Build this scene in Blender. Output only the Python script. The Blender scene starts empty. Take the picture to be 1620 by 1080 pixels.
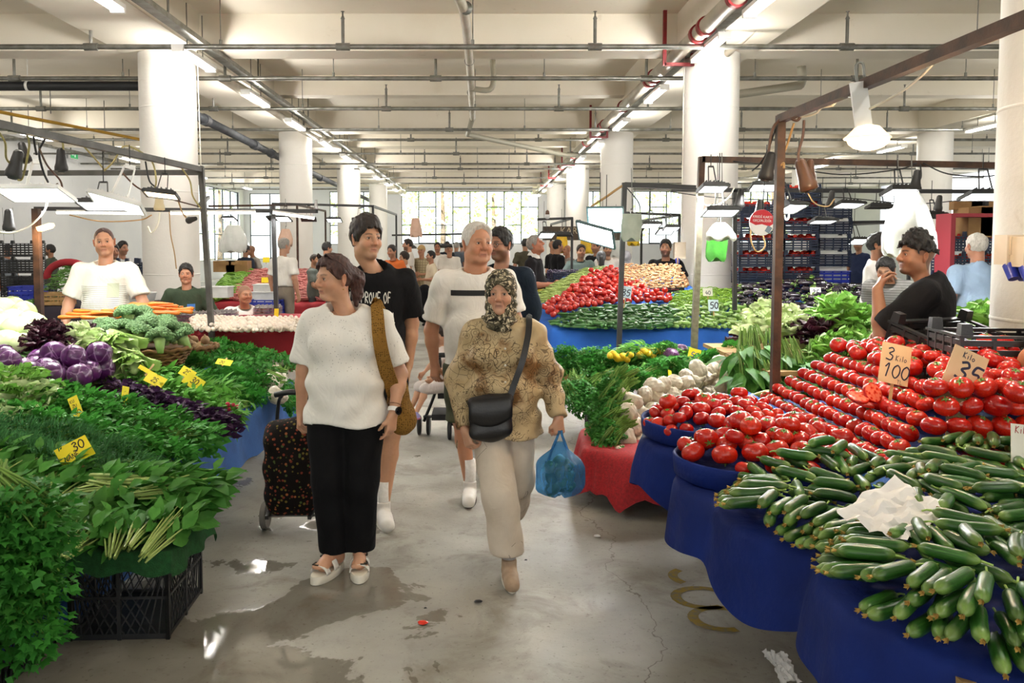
import bpy, math, random
import numpy as np
from mathutils import Vector, Matrix
from mathutils.bvhtree import BVHTree
SC = bpy.context.scene
COL = SC.collection
random.seed(5)
RG = np.random.default_rng(11)
PI = math.pi
# ---------------------------------------------------------------- camera, world, light, exposure
TH = math.radians(3.3); FPX = 1260.0; CXP = 760.0; CYP = 388 + FPX*math.tan(TH); EYE = 1.65
CT, ST = math.cos(TH), math.sin(TH)
cd = bpy.data.cameras.new('camera'); cam = bpy.data.objects.new('camera', cd); COL.objects.link(cam)
cam.location = (0, 0, EYE); cam.rotation_euler = (PI/2-TH, 0, 0)
cd.sensor_width = 36; cd.lens = FPX*36/1620
cd.shift_x = (810-CXP)/1620; cd.shift_y = -(540-CYP)/1620
cd.clip_start = .05; cd.clip_end = 300
SC.camera = cam
SC.view_settings.view_transform = 'Standard'; SC.view_settings.look = 'None'
SC.view_settings.gamma = 1; SC.view_settings.use_curve_mapping = False
SC.view_settings.exposure = -0.08
SC.cycles.max_bounces = 7; SC.cycles.diffuse_bounces = 4; SC.cycles.glossy_bounces = 3
SC.cycles.transmission_bounces = 4; SC.cycles.transparent_max_bounces = 10
SC.cycles.caustics_reflective = False; SC.cycles.caustics_refractive = False
SC.cycles.use_light_tree = True; SC.cycles.sample_clamp_indirect = 6
wd = bpy.data.worlds.new('sky'); SC.world = wd; wd.use_nodes = True
wn = wd.node_tree.nodes['Background']; wn.inputs[0].default_value = (.93, .97, 1, 1); wn.inputs[1].default_value = 2.6

def area(name, loc, size, watts, col=(1, 1, 1), rot=(0, 0, 0), parent=None):
    l = bpy.data.lights.new(name, 'AREA'); l.energy = watts; l.color = col; l.shape = 'RECTANGLE'
    l.size, l.size_y = size
    o = bpy.data.objects.new(name, l); COL.objects.link(o); o.location = loc; o.rotation_euler = rot
    if parent: o.parent = parent
    return o
# ceiling fluorescent battens give most of the hall's own light
BATTEN_L = [(-3.95, y, 4.2) for y in (3, 5.6, 8.2, 11.2, 14.2, 17.2, 20.4, 23.6, 27, 30.4, 33.8, 37.2, 40.6)]
BATTEN_R = [(3.0, y, 4.2) for y in (3, 5.6, 8.4, 10.6, 13.8, 17.2, 20.6, 24, 27.4, 30.8, 34.2, 37.6, 41)]
BATTEN_F = [(11.0, y, 4.2) for y in (9, 14, 17.5, 21.5, 26, 31, 36)] + [(-10.5, y, 4.2) for y in (9, 14, 19, 24, 30, 36)]
BATTEN_L += [(-3.95, y, 4.2) for y in (-1, -5, -10)]; BATTEN_R += [(3.0, y, 4.2) for y in (-1, -5, -10)]
for x, y, z in BATTEN_L + BATTEN_R + BATTEN_F:
    l_ = bpy.data.lights.new('tube_glow', 'POINT'); l_.energy = 92; l_.color = (1, .955, .88); l_.shadow_soft_size = .09
    o_ = bpy.data.objects.new('tube_glow', l_); COL.objects.link(o_); o_.location = (x, y, z-.12)

def at(px, py, Y):
    u, v = (px-CXP)/FPX, (CYP-py)/FPX
    t = Y/(CT+v*ST)
    return Vector((u*t, Y, EYE+(v*CT-ST)*t))
def atz(px, py, z):
    u, v = (px-CXP)/FPX, (CYP-py)/FPX
    t = (z-EYE)/(v*CT-ST)
    return Vector((u*t, t*(CT+v*ST), z))
sn = bpy.data.lights.new('sun', 'SUN'); sn.energy = 30; sn.angle = .02; sn.color = (1, .96, .88)
so = bpy.data.objects.new('sun', sn); COL.objects.link(so); so.rotation_euler = (math.radians(38), 0, math.radians(-14)); so.location = (0, -6, 30)
# ---------------------------------------------------------------- helpers
def S(h):
    h = h.lstrip('#'); c = [int(h[i:i+2], 16)/255 for i in (0, 2, 4)]
    return tuple(x/12.92 if x <= .04045 else ((x+.055)/1.055)**2.4 for x in c)
def rgba(c):
    if isinstance(c, str): c = S(c)
    return (c[0], c[1], c[2], 1)
class NT:
    def __init__(s, name):
        s.m = bpy.data.materials.new(name); s.m.use_nodes = True; s.t = s.m.node_tree; s.n = s.t.nodes
        s.b = s.n['Principled BSDF']; s.out = s.n['Material Output']
    def new(s, t, **k):
        n = s.n.new(t)
        for a, v in k.items():
            if a.startswith('i_'): n.inputs[a[2:].replace('_', ' ')].default_value = v
            else: setattr(n, a, v)
        return n
    def l(s, a, b): s.t.links.new(a, b)
    def coord(s, kind='Object', scale=(1, 1, 1), rot=(0, 0, 0)):
        c = s.new('ShaderNodeTexCoord'); m = s.new('ShaderNodeMapping')
        m.inputs['Scale'].default_value = scale; m.inputs['Rotation'].default_value = rot
        s.l(c.outputs[kind], m.inputs['Vector']); return m.outputs[0]
    def noise(s, v, scale, detail=4, rough=.55, dist=0):
        n = s.new('ShaderNodeTexNoise'); n.inputs['Scale'].default_value = scale; n.inputs['Detail'].default_value = detail
        n.inputs['Roughness'].default_value = rough; n.inputs['Distortion'].default_value = dist
        if v is not None: s.l(v, n.inputs['Vector'])
        return n.outputs['Fac']
    def voro(s, v, scale, feature='F1', out='Distance', rnd=1):
        n = s.new('ShaderNodeTexVoronoi', feature=feature); n.inputs['Scale'].default_value = scale
        n.inputs['Randomness'].default_value = rnd
        s.l(v, n.inputs['Vector']); return n.outputs[out]
    def ramp(s, f, stops, interp='LINEAR'):
        r = s.new('ShaderNodeValToRGB'); r.color_ramp.interpolation = interp; e = r.color_ramp.elements
        while len(e) < len(stops): e.new(.5)
        for x, (p, c) in zip(e, stops):
            x.position = p; x.color = rgba(c) if not isinstance(c, (int, float)) else (c, c, c, 1)
        s.l(f, r.inputs[0]); return r.outputs[0]
    def mix(s, f, a, b, mode='MIX'):
        m = s.new('ShaderNodeMix', data_type='RGBA', blend_type=mode)
        for sock, v in ((m.inputs[0], f), (m.inputs[6], a), (m.inputs[7], b)):
            if hasattr(v, 'links'): s.l(v, sock)
            elif isinstance(v, (int, float)): sock.default_value = v if sock.type == 'VALUE' else (v, v, v, 1)
            else: sock.default_value = rgba(v)
        return m.outputs[2]
    def math(s, op, a, b=None, c=None, clamp=False):
        m = s.new('ShaderNodeMath', operation=op, use_clamp=clamp)
        for i, v in enumerate((a, b, c)):
            if v is None: continue
            if hasattr(v, 'links'): s.l(v, m.inputs[i])
            else: m.inputs[i].default_value = v
        return m.outputs[0]
    def sep(s, v):
        n = s.new('ShaderNodeSeparateXYZ'); s.l(v, n.inputs[0]); return n.outputs
    def bump(s, h, strength=.3, dist=.01):
        b = s.new('ShaderNodeBump'); b.inputs['Strength'].default_value = strength; b.inputs['Distance'].default_value = dist
        s.l(h, b.inputs['Height']); s.l(b.outputs[0], s.b.inputs['Normal'])
    def base(s, c):
        if hasattr(c, 'links'): s.l(c, s.b.inputs['Base Color'])
        else: s.b.inputs['Base Color'].default_value = rgba(c)
    def set(s, **k):
        for a, v in k.items():
            sock = s.b.inputs[a.replace('_', ' ')]
            if hasattr(v, 'links'): s.l(v, sock)
            else: sock.default_value = v
MATS = {}
def mat(name, c1='808080', c2=None, scale=8, rough=.6, bump=0, bscale=60, metal=0, rand=0, emit=0, ecol=None,
        trans=0, alpha=1, coat=0, sss=0, lo=.35, hi=.65, spec=.5, stretch=(1, 1, 1), leaf=False, sheen=0):
    if name in MATS: return MATS[name]
    k = NT(name); v = k.coord('Object', stretch)
    c = rgba(c1)
    if c2 is not None:
        c = k.mix(k.ramp(k.noise(v, scale), [(lo, 0.0), (hi, 1.0)]), c1, c2)
    if rand:
        oi = k.new('ShaderNodeObjectInfo')
        hs = k.new('ShaderNodeHueSaturation')
        hs.inputs['Hue'].default_value = .5
        k.l(k.math('MULTIPLY_ADD', oi.outputs['Random'], 2*rand, 1-rand), hs.inputs['Value'])
        k.l(k.math('MULTIPLY_ADD', oi.outputs['Random'], .03*rand, .5-.015*rand), hs.inputs['Hue'])
        if hasattr(c, 'links'): k.l(c, hs.inputs['Color'])
        else: hs.inputs['Color'].default_value = c
        c = hs.outputs[0]
    if hasattr(c, 'links'): k.l(c, k.b.inputs['Base Color'])
    else: k.b.inputs['Base Color'].default_value = c
    k.set(Roughness=rough, Metallic=metal, Alpha=alpha)
    k.b.inputs['Specular IOR Level'].default_value = spec
    if trans: k.set(Transmission_Weight=trans)
    if coat: k.set(Coat_Weight=coat, Coat_Roughness=.15)
    if sheen: k.set(Sheen_Weight=sheen)
    if sss: k.set(Subsurface_Weight=sss, Subsurface_Radius=(.01, .004, .002))
    if emit:
        k.set(Emission_Strength=emit); k.b.inputs['Emission Color'].default_value = rgba(ecol or c1)
    if bump: k.bump(k.noise(v, bscale, 6), bump, .01)
    if leaf:
        tr = k.new('ShaderNodeBsdfTranslucent'); mx = k.new('ShaderNodeMixShader'); mx.inputs[0].default_value = .28
        if hasattr(c, 'links'): k.l(c, tr.inputs[0])
        else: tr.inputs[0].default_value = c
        k.l(k.b.outputs[0], mx.inputs[1]); k.l(tr.outputs[0], mx.inputs[2]); k.l(mx.outputs[0], k.out.inputs[0])
    MATS[name] = k.m
    return k.m

def rotz(a): c, s = math.cos(a), math.sin(a); return np.array([[c, -s, 0], [s, c, 0], [0, 0, 1.]])
def rotx(a): c, s = math.cos(a), math.sin(a); return np.array([[1., 0, 0], [0, c, -s], [0, s, c]])
def roty(a): c, s = math.cos(a), math.sin(a); return np.array([[c, 0, s], [0, 1., 0], [-s, 0, c]])
def frame(d, up=(0, 0, 1)):
    d = np.array(d, float); d /= np.linalg.norm(d)
    u = np.array(up, float)
    if abs(d@u) > .98: u = np.array([1., 0, 0])
    x = np.cross(u, d); x /= np.linalg.norm(x); y = np.cross(d, x)
    return x, y, d
def smooth_path(P, n=8):
    P = np.array([tuple(p) for p in P], float)
    if len(P) < 3: return np.array([P[0]+(P[-1]-P[0])*t for t in np.linspace(0, 1, n)])
    Q = np.vstack([2*P[0]-P[1], P, 2*P[-1]-P[-2]]); out = []
    for i in range(1, len(Q)-2):
        a, b, c, d = Q[i-1:i+3]
        for t in np.linspace(0, 1, n, endpoint=False):
            out.append(.5*(2*b+(c-a)*t+(2*a-5*b+4*c-d)*t*t+(3*b-a-3*c+d)*t**3))
    out.append(P[-1]); return np.array(out)

class MB:
    """collects geometry, then links it as ONE mesh object"""
    def __init__(s): s.V = []; s.F = []; s.M = []; s.n = 0
    def add(s, V, F, m=0):
        V = np.asarray(V, float).reshape(-1, 3)
        if isinstance(F, np.ndarray): F = [F]
        for f in F:
            f = np.asarray(f, np.int64)
            if len(f): s.F.append(f+s.n); s.M.append(np.full(len(f), m, np.int32))
        s.V.append(V); s.n += len(V); return s
    def box(s, c, d, R=None, m=0, taper=1.0):
        x, y, z = np.array(d, float)/2
        V = np.array([[-x, -y, -z], [x, -y, -z], [x, y, -z], [-x, y, -z], [-x*taper, -y*taper, z], [x*taper, -y*taper, z], [x*taper, y*taper, z], [-x*taper, y*taper, z]])
        if R is not None: V = V@np.asarray(R).T
        return s.add(V+np.array(tuple(c)), np.array([[0, 3, 2, 1], [4, 5, 6, 7], [0, 1, 5, 4], [1, 2, 6, 5], [2, 3, 7, 6], [3, 0, 4, 7]]), m)
    def bar(s, a, b, w, h=None, m=0, up=(0, 0, 1)):
        a = np.array(tuple(a), float); b = np.array(tuple(b), float); h = h or w
        x, y, d = frame(b-a, up); L = np.linalg.norm(b-a)
        return s.box((a+b)/2, (w, h, L), np.stack([x, y, d], 1), m)
    def tube(s, P, r, seg=8, m=0, caps=True):
        P = np.array([tuple(p) for p in P], float); n = len(P)
        r = np.full(n, r, float) if np.isscalar(r) else np.array(r, float)
        T = np.gradient(P, axis=0); T /= np.linalg.norm(T, axis=1)[:, None]+1e-12
        x, y, _ = frame(T[0]); a = np.arange(seg)*2*PI/seg; V = []
        for i in range(n):
            x = x-T[i]*(x@T[i]); x /= np.linalg.norm(x)+1e-12; y = np.cross(T[i], x)
            V.append(P[i]+r[i]*(np.cos(a)[:, None]*x+np.sin(a)[:, None]*y))
        V = np.vstack(V); i, j = np.meshgrid(np.arange(n-1), np.arange(seg), indexing='ij'); j2 = (j+1) % seg
        F = np.stack([i*seg+j, i*seg+j2, (i+1)*seg+j2, (i+1)*seg+j], -1).reshape(-1, 4)
        Fs = [F]
        if caps: Fs += [np.arange(seg)[::-1][None, :], (np.arange(seg)+(n-1)*seg)[None, :]]
        return s.add(V, Fs, m)
    def cyl(s, a, b, r, r2=None, seg=16, m=0): return s.tube([a, b], [r, r if r2 is None else r2], seg, m)
    def lathe(s, prof, seg=20, m=0, c=(0, 0, 0), R=None, lob=None):
        a = np.arange(seg)*2*PI/seg; V = []
        for r, z in prof:
            rr = r*(1+(lob(a, z) if lob else 0)); V.append(np.stack([rr*np.cos(a), rr*np.sin(a), np.full(seg, z)], 1))
        V = np.vstack(V); n = len(prof)
        if R is not None: V = V@np.asarray(R).T
        i, j = np.meshgrid(np.arange(n-1), np.arange(seg), indexing='ij'); j2 = (j+1) % seg
        F = np.stack([i*seg+j, i*seg+j2, (i+1)*seg+j2, (i+1)*seg+j], -1).reshape(-1, 4)
        return s.add(V+np.array(tuple(c)), [F, np.arange(seg)[::-1][None, :], (np.arange(seg)+(n-1)*seg)[None, :]], m)
    def grid(s, P, m=0, wrap=False):
        P = np.asarray(P, float); a, b = P.shape[:2]
        i, j = np.meshgrid(np.arange(a-1), np.arange(b if wrap else b-1), indexing='ij'); j2 = (j+1) % b
        return s.add(P.reshape(-1, 3), np.stack([i*b+j, i*b+j2, (i+1)*b+j2, (i+1)*b+j], -1).reshape(-1, 4), m)
    def ell(s, c, r, seg=12, rings=8, m=0, R=None):
        r = (r, r, r) if np.isscalar(r) else r
        t = np.linspace(0, PI, rings+1); prof = [(max(math.sin(q), 1e-3), -math.cos(q)) for q in t]
        k = MB(); k.lathe(prof, seg); V = np.vstack(k.V)*np.array(r)
        if R is not None: V = V@np.asarray(R).T
        return s.add(V+np.array(tuple(c)), k.F, m)
    def scatter(s, V, F, T, m=0):
        """T: list of (3x3, offset)"""
        V = np.asarray(V, float); n = len(V)
        A = np.stack([t[0] for t in T]); O = np.stack([np.asarray(t[1], float) for t in T])
        W = np.einsum('kij,nj->kni', A, V)+O[:, None]
        for f in ([F] if isinstance(F, np.ndarray) else F):
            f = np.asarray(f); G = (f[None]+(np.arange(len(T))*n)[:, None, None]).reshape(-1, f.shape[1])
            s.F.append(G+s.n); s.M.append(np.full(len(G), m, np.int32))
        s.V.append(W.reshape(-1, 3)); s.n += n*len(T); return s
    def xf(s, R, o=(0, 0, 0)):
        s.V = [v@np.asarray(R).T+np.array(tuple(o)) for v in s.V]; return s
    def mesh(s, name, mats, smooth=True, sharp=None):
        me = bpy.data.meshes.new(name); V = np.vstack(s.V)
        me.vertices.add(len(V)); me.vertices.foreach_set('co', V.ravel())
        L = np.concatenate([f.ravel() for f in s.F]); tot = np.concatenate([np.full(len(f), f.shape[1]) for f in s.F])
        me.loops.add(len(L)); me.loops.foreach_set('vertex_index', L.astype(np.int32))
        me.polygons.add(len(tot)); me.polygons.foreach_set('loop_start', (np.cumsum(tot)-tot).astype(np.int32))
        me.polygons.foreach_set('material_index', np.concatenate(s.M))
        me.update(calc_edges=True)
        for m in (mats if isinstance(mats, (list, tuple)) else [mats]): me.materials.append(m)
        me.polygons.foreach_set('use_smooth', np.full(len(tot), bool(smooth)))
        if smooth and sharp: me.set_sharp_from_angle(angle=math.radians(sharp))
        return me
    def build(s, name, mats, parent=None, smooth=True, sharp=None, loc=None):
        return link(name, s.mesh(name, mats, smooth, sharp), parent, loc)
def link(name, me, parent=None, loc=None, rot=None, scale=None):
    o = bpy.data.objects.new(name, me); COL.objects.link(o)
    if parent: o.parent = parent
    if loc is not None: o.location = tuple(loc)
    if rot is not None: o.rotation_euler = tuple(rot)
    if scale is not None: o.scale = (scale,)*3 if np.isscalar(scale) else tuple(scale)
    return o
def tag(o, label=None, cat=None, group=None, kind=None):
    if label: o['label'] = label
    if cat: o['category'] = cat
    if group: o['group'] = group
    if kind: o['kind'] = kind
    return o
def empty(name, loc, label, cat, group=None, rz=0):
    o = bpy.data.objects.new(name, None); COL.objects.link(o); o.location = tuple(loc); o.rotation_euler = (0, 0, rz)
    o.empty_display_size = .1
    return tag(o, label, cat, group)
def struct(mb, name, m, smooth=False, sharp=None, parent=None):
    o = mb.build(name, m, parent, smooth, sharp)
    if not parent: o['kind'] = 'structure'
    return o
KIDS = {}
def proto(name, me, kids=()):
    """a thing described as mesh + child meshes [(name, mesh)]; spawn() makes individuals of it"""
    return (name, me, list(kids))
def spawn(pr, loc, rot=(0, 0, 0), scale=1, label=None, cat=None, group=None):
    o = link(pr[0], pr[1], None, loc, rot, scale); tag(o, label, cat, group)
    for k in pr[2]:
        c = link(k[0], k[1], o)
        if len(k) > 2: c['kind'] = k[2]
    return o
ORDS = ('first second third fourth fifth sixth seventh eighth ninth tenth eleventh twelfth thirteenth fourteenth fifteenth '
        'sixteenth seventeenth eighteenth nineteenth twentieth twenty-first twenty-second twenty-third twenty-fourth').split()
def inpoly(x, y, P):
    r = False; n = len(P)
    for i in range(n):
        x1, y1 = P[i][0], P[i][1]; x2, y2 = P[i-1][0], P[i-1][1]
        if (y1 > y) != (y2 > y) and x < (x2-x1)*(y-y1)/(y2-y1)+x1: r = not r
    return r
def rnd(a, b): return random.uniform(a, b)

class Heap:
    """drops items built of spheres onto a base and on one another, so they touch and do not sink in"""
    def __init__(s, base, squash=.95): s.base = base; s.P = np.zeros((0, 4)); s.q = squash
    def rest(s, C):
        z = -9.
        for x, y, dz, r in C:
            h = s.base(x, y)+r-dz
            if len(s.P):
                d2 = (s.P[:, 0]-x)**2+(s.P[:, 1]-y)**2; R = (s.P[:, 3]+r)*s.q; m = d2 < R*R
                if m.any(): h = max(h, (s.P[m, 2]+np.sqrt(R[m]**2-d2[m])).max()-dz)
            z = max(z, h)
        return z
    def put(s, C, z): s.P = np.vstack([s.P, [(x, y, z+dz, r) for x, y, dz, r in C]])
    def drop(s, prof, cand, tries=25, bias=None, rscale=1.0):
        best = None
        for _ in range(tries):
            x, y, a = cand(); ca, sa = math.cos(a), math.sin(a)
            C = [(x+ca*t*rscale, y+sa*t*rscale, 0, r*rscale) for t, r in prof]
            z = s.rest(C); sc = z-s.base(x, y)
            if best is None or sc < best[0]: best = (sc, x, y, a, z, C)
        _, x, y, a, z, C = best; s.put(C, z); return x, y, z, a
def polycand(poly, yaw=lambda x, y: rnd(0, 2*PI)):
    xs = [p[0] for p in poly]; ys = [p[1] for p in poly]
    def f():
        for _ in range(200):
            x, y = rnd(min(xs), max(xs)), rnd(min(ys), max(ys))
            if inpoly(x, y, poly): break
        return x, y, yaw(x, y)
    return f

# ---- distance-field volumes and surface nets, for bodies, clothes and other soft shapes
class Vol:
    def __init__(s, lo, hi, h):
        s.h = h; s.lo = np.array(lo, float); n = np.ceil((np.array(hi)-s.lo)/h).astype(int)+1
        s.ax = [s.lo[i]+np.arange(n[i])*h for i in range(3)]
        s.F = np.full(n, 1., np.float32)
    def sl(s, lo, hi):
        r = []
        for i in range(3):
            a = int(max(0, math.floor((lo[i]-s.lo[i])/s.h))); b = int(min(s.F.shape[i], math.ceil((hi[i]-s.lo[i])/s.h)+1))
            if b <= a: return None
            r.append(slice(a, b))
        return tuple(r)
    def pts(s, q):
        return np.meshgrid(*(s.ax[i][q[i]].astype(np.float32) for i in range(3)), indexing='ij')
    def apply(s, q, d, k, op):
        a = s.F[q]
        if op == 'u': x, y, sg = a, d, 1
        else: x, y, sg = -a, d, -1          # max(a, -d) = -min(-a, d)
        if k > 0:
            h = np.clip(.5+.5*(x-y)/k, 0, 1); r = x*(1-h)+y*h-k*h*(1-h)
        else: r = np.minimum(x, y)
        s.F[q] = sg*r
    def cap(s, a, b, ra, rb=None, k=.02, op='u', flat=None, cut=None):
        a = np.array(tuple(a), float); b = np.array(tuple(b), float); rb = ra if rb is None else rb
        p = max(ra, rb)*1.1+max(k, 0)+2.5*s.h
        q = s.sl(np.minimum(a, b)-p, np.maximum(a, b)+p)
        if q is None: return s
        X, Y, Z = s.pts(q); X = X-a[0]; Y = Y-a[1]; Z = Z-a[2]; ab = b-a; L = max(ab@ab, 1e-9)
        t = np.clip((X*ab[0]+Y*ab[1]+Z*ab[2])/L, 0, 1)
        X -= t*ab[0]; Y -= t*ab[1]; Z -= t*ab[2]
        if flat is not None:
            n, f = np.array(flat[0], float), flat[1]; w = (X*n[0]+Y*n[1]+Z*n[2])*(1/f-1)
            X += w*n[0]; Y += w*n[1]; Z += w*n[2]
        d = np.sqrt(X*X+Y*Y+Z*Z)-(ra+t*(rb-ra))
        if flat is not None: d *= min(1, flat[1])
        if cut is not None:
            X, Y, Z = s.pts(q); dn = ab/math.sqrt(L); c = a+ab*cut
            d = np.maximum(d, (X-c[0])*dn[0]+(Y-c[1])*dn[1]+(Z-c[2])*dn[2])
        s.apply(q, d.astype(np.float32), k, op); return s
    def ell(s, c, r, k=.02, op='u', R=None):
        c = np.array(tuple(c), float); r = np.array((r, r, r) if np.isscalar(r) else r, float)
        p = r.max()+max(k, 0)+2.5*s.h; q = s.sl(c-p, c+p)
        if q is None: return s
        X, Y, Z = s.pts(q); X = X-c[0]; Y = Y-c[1]; Z = Z-c[2]
        if R is not None:
            R = np.asarray(R); X, Y, Z = (X*R[0, i]+Y*R[1, i]+Z*R[2, i] for i in range(3))
        k0 = np.sqrt((X/r[0])**2+(Y/r[1])**2+(Z/r[2])**2); k1 = np.sqrt((X/r[0]**2)**2+(Y/r[1]**2)**2+(Z/r[2]**2)**2)+1e-9
        s.apply(q, (k0*(k0-1)/k1).astype(np.float32), k, op); return s
    def plane(s, n, d):
        """keep where n.p < d"""
        X, Y, Z = s.pts(tuple(slice(0, m) for m in s.F.shape)); s.F = np.maximum(s.F, X*n[0]+Y*n[1]+Z*n[2]-d); return s
    def fn(s, f):
        X, Y, Z = s.pts(tuple(slice(0, m) for m in s.F.shape)); s.F = f(s.F, X, Y, Z).astype(np.float32); return s
    def nets(s):
        F = s.F.copy()
        for ax in range(3):     # close at the borders
            i = [slice(None)]*3; i[ax] = 0; F[tuple(i)] = 1; i[ax] = -1; F[tuple(i)] = 1
        sg = F < 0; n = F.shape
        cor = [(i, j, k) for i in (0, 1) for j in (0, 1) for k in (0, 1)]
        st = [sg[c[0]:n[0]-1+c[0], c[1]:n[1]-1+c[1], c[2]:n[2]-1+c[2]] for c in cor]
        cnt = sum(x.astype(np.int8) for x in st); act = (cnt > 0) & (cnt < 8)
        A = np.argwhere(act)
        if not len(A): return np.zeros((0, 3)), np.zeros((0, 4), int)
        ids = np.full(act.shape, -1, np.int64); ids[act] = np.arange(len(A))
        val = np.stack([F[A[:, 0]+c[0], A[:, 1]+c[1], A[:, 2]+c[2]] for c in cor], 1)
        P = np.zeros((len(A), 3)); N = np.zeros(len(A)); ca = np.array(cor, float)
        for i in range(8):
            for j in range(i+1, 8):
                if np.abs(ca[i]-ca[j]).sum() == 1:
                    a, b = val[:, i], val[:, j]; x = (a < 0) != (b < 0)
                    t = np.where(x, a/np.where(x, a-b, 1), 0)
                    P += np.where(x[:, None], ca[i]+t[:, None]*(ca[j]-ca[i]), 0); N += x
        V = (A+P/N[:, None])*s.h+s.lo; Q = []
        for ax in range(3):
            u, v = (ax+1) % 3, (ax+2) % 3
            lo = [slice(None)]*3; hi = [slice(None)]*3; lo[ax] = slice(0, n[ax]-1); hi[ax] = slice(1, n[ax])
            a, b = sg[tuple(lo)], sg[tuple(hi)]; E = np.argwhere(a != b); E = E[(E[:, u] > 0) & (E[:, v] > 0) & (E[:, u] < n[u]-1) & (E[:, v] < n[v]-1)]
            if not len(E): continue
            def g(du, dv):
                e = E.copy(); e[:, u] += du; e[:, v] += dv; return ids[e[:, 0], e[:, 1], e[:, 2]]
            q = np.stack([g(-1, -1), g(0, -1), g(0, 0), g(-1, 0)], 1)
            fl = ~a[E[:, 0], E[:, 1], E[:, 2]]; q[fl] = q[fl][:, ::-1]; Q.append(q)
        return V, np.vstack(Q)
def relax(V, Q, n=1, w=.5):
    for _ in range(n):
        A = np.zeros_like(V); c = np.zeros(len(V))
        for i in range(4):
            np.add.at(A, Q[:, i], V[Q[:, (i+1) % 4]]); np.add.at(A, Q[:, i], V[Q[:, i-1]]); np.add.at(c, Q[:, i], 2)
        V = V*(1-w)+w*A/np.maximum(c, 1)[:, None]
    return V
# ---------------------------------------------------------------- materials of the hall
def m_floor():
    k = NT('concrete_floor'); v = k.coord('Object')
    c = k.ramp(k.noise(v, .9, 8, .62), [(.3, '82807a'), (.52, '9f9d94'), (.72, 'b8b6ac')])
    c = k.mix(k.ramp(k.noise(v, 2.3, 7, .65, .6), [(.52, 0.), (.68, .75)]), c, '70695c')
    c = k.mix(k.ramp(k.noise(v, 7, 6, .7), [(.6, 0.), (.74, .55)]), c, '5d5444')
    c = k.mix(k.ramp(k.noise(v, 45, 3, .6), [(.62, 0.), (.7, .5)]), c, '4e473b')
    # thin wandering crack
    w = k.coord('Object'); n = k.noise(w, .8, 6, .6)
    sx = k.sep(w); d = k.math('ABSOLUTE', k.math('SUBTRACT', sx[0], k.math('MULTIPLY_ADD', n, 1.4, .05)))
    c = k.mix(k.ramp(d, [(.0, .8), (.006, 0.)]), c, '4a4032')
    # wet patches, mostly along the stall on the left and down the middle
    wet = k.noise(v, 1.1, 6, .62, .5)
    dx = k.math('MULTIPLY', k.math('ADD', sx[0], 1.12), 1.5); dy = k.math('MULTIPLY', k.math('SUBTRACT', sx[1], 2.95), .62)
    dd = k.math('SQRT', k.math('ADD', k.math('MULTIPLY', dx, dx), k.math('MULTIPLY', dy, dy)))
    lx = k.math('SUBTRACT', k.math('ADD', wet, .06), k.math('MULTIPLY', dd, .12))
    wf = k.ramp(lx, [(.44, 0.), (.475, 1.)])
    c = k.mix(k.math('MULTIPLY', wf, .5), c, '4b4232')
    k.base(c)
    r = k.mix(wf, k.ramp(k.noise(v, 3, 6), [(.3, .42), (.7, .68)]), .05)
    k.l(r, k.b.inputs['Roughness']); k.b.inputs['Specular IOR Level'].default_value = .5
    b = k.mix(wf, k.noise(v, 30, 8, .7), .5); k.bump(b, .16, .02); return k.m
def m_plaster(name, c1, c2, stain='8d7d63', bump=.15):
    k = NT(name); v = k.coord('Object')
    c = k.ramp(k.noise(v, .7, 6), [(.3, c1), (.7, c2)])
    c = k.mix(k.ramp(k.noise(v, 3.1, 8, .7, .5), [(.63, 0.), (.78, .45)]), c, stain)
    k.base(c); k.set(Roughness=.75); k.bump(k.noise(v, 14, 8, .65), bump, .02); return k.m
FLOOR = m_floor()
CEIL = m_plaster('ceiling_paint', 'ece4d3', 'f3ede0', 'a38e69')
WALLP = m_plaster('wall_paint', 'd9dbdf', 'e4e5e6', 'a8a8a8')
COLP = m_plaster('column_paint', 'ebe7df', 'f3f0ea', 'b9ae9a', .25)
STEEL = mat('galvanised_steel', '8f908c', '6e6c64', 6, .42, .05, 80, .65)
DARKPIPE = mat('dark_grey_pipe', '4a4d53', '36393e', 4, .65)
BLACKPIPE = mat('black_pipe', '26282b', '1c1d20', 4, .5)
PVC = mat('white_plastic_pipe', 'd9d3c6', 'c2b9a7', 3, .4)
REDP = mat('red_paint', '8e1a22', '6f1218', 5, .45)
YELP = mat('yellow_gas_pipe', 'c79a2e', 'a87f22', 4, .45)
WHITEM = mat('white_enamel', 'e9e9e6', None, rough=.4)
TUBE = mat('lit_fluorescent_tube', 'ffffff', emit=7, ecol='fffaf0')
FRAMEM = mat('window_steel', '3e444a', '2c3136', 5, .5, metal=.3)
def m_glass():
    k = NT('window_glass'); t = k.new('ShaderNodeBsdfTransparent'); g = k.new('ShaderNodeBsdfGlossy'); g.inputs[1].default_value = .02
    m = k.new('ShaderNodeMixShader'); m.inputs[0].default_value = .06
    t.inputs[0].default_value = (.97, .99, .98, 1)
    k.l(t.outputs[0], m.inputs[1]); k.l(g.outputs[0], m.inputs[2]); k.l(m.outputs[0], k.out.inputs[0]); return k.m
GLASS = m_glass()
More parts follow.
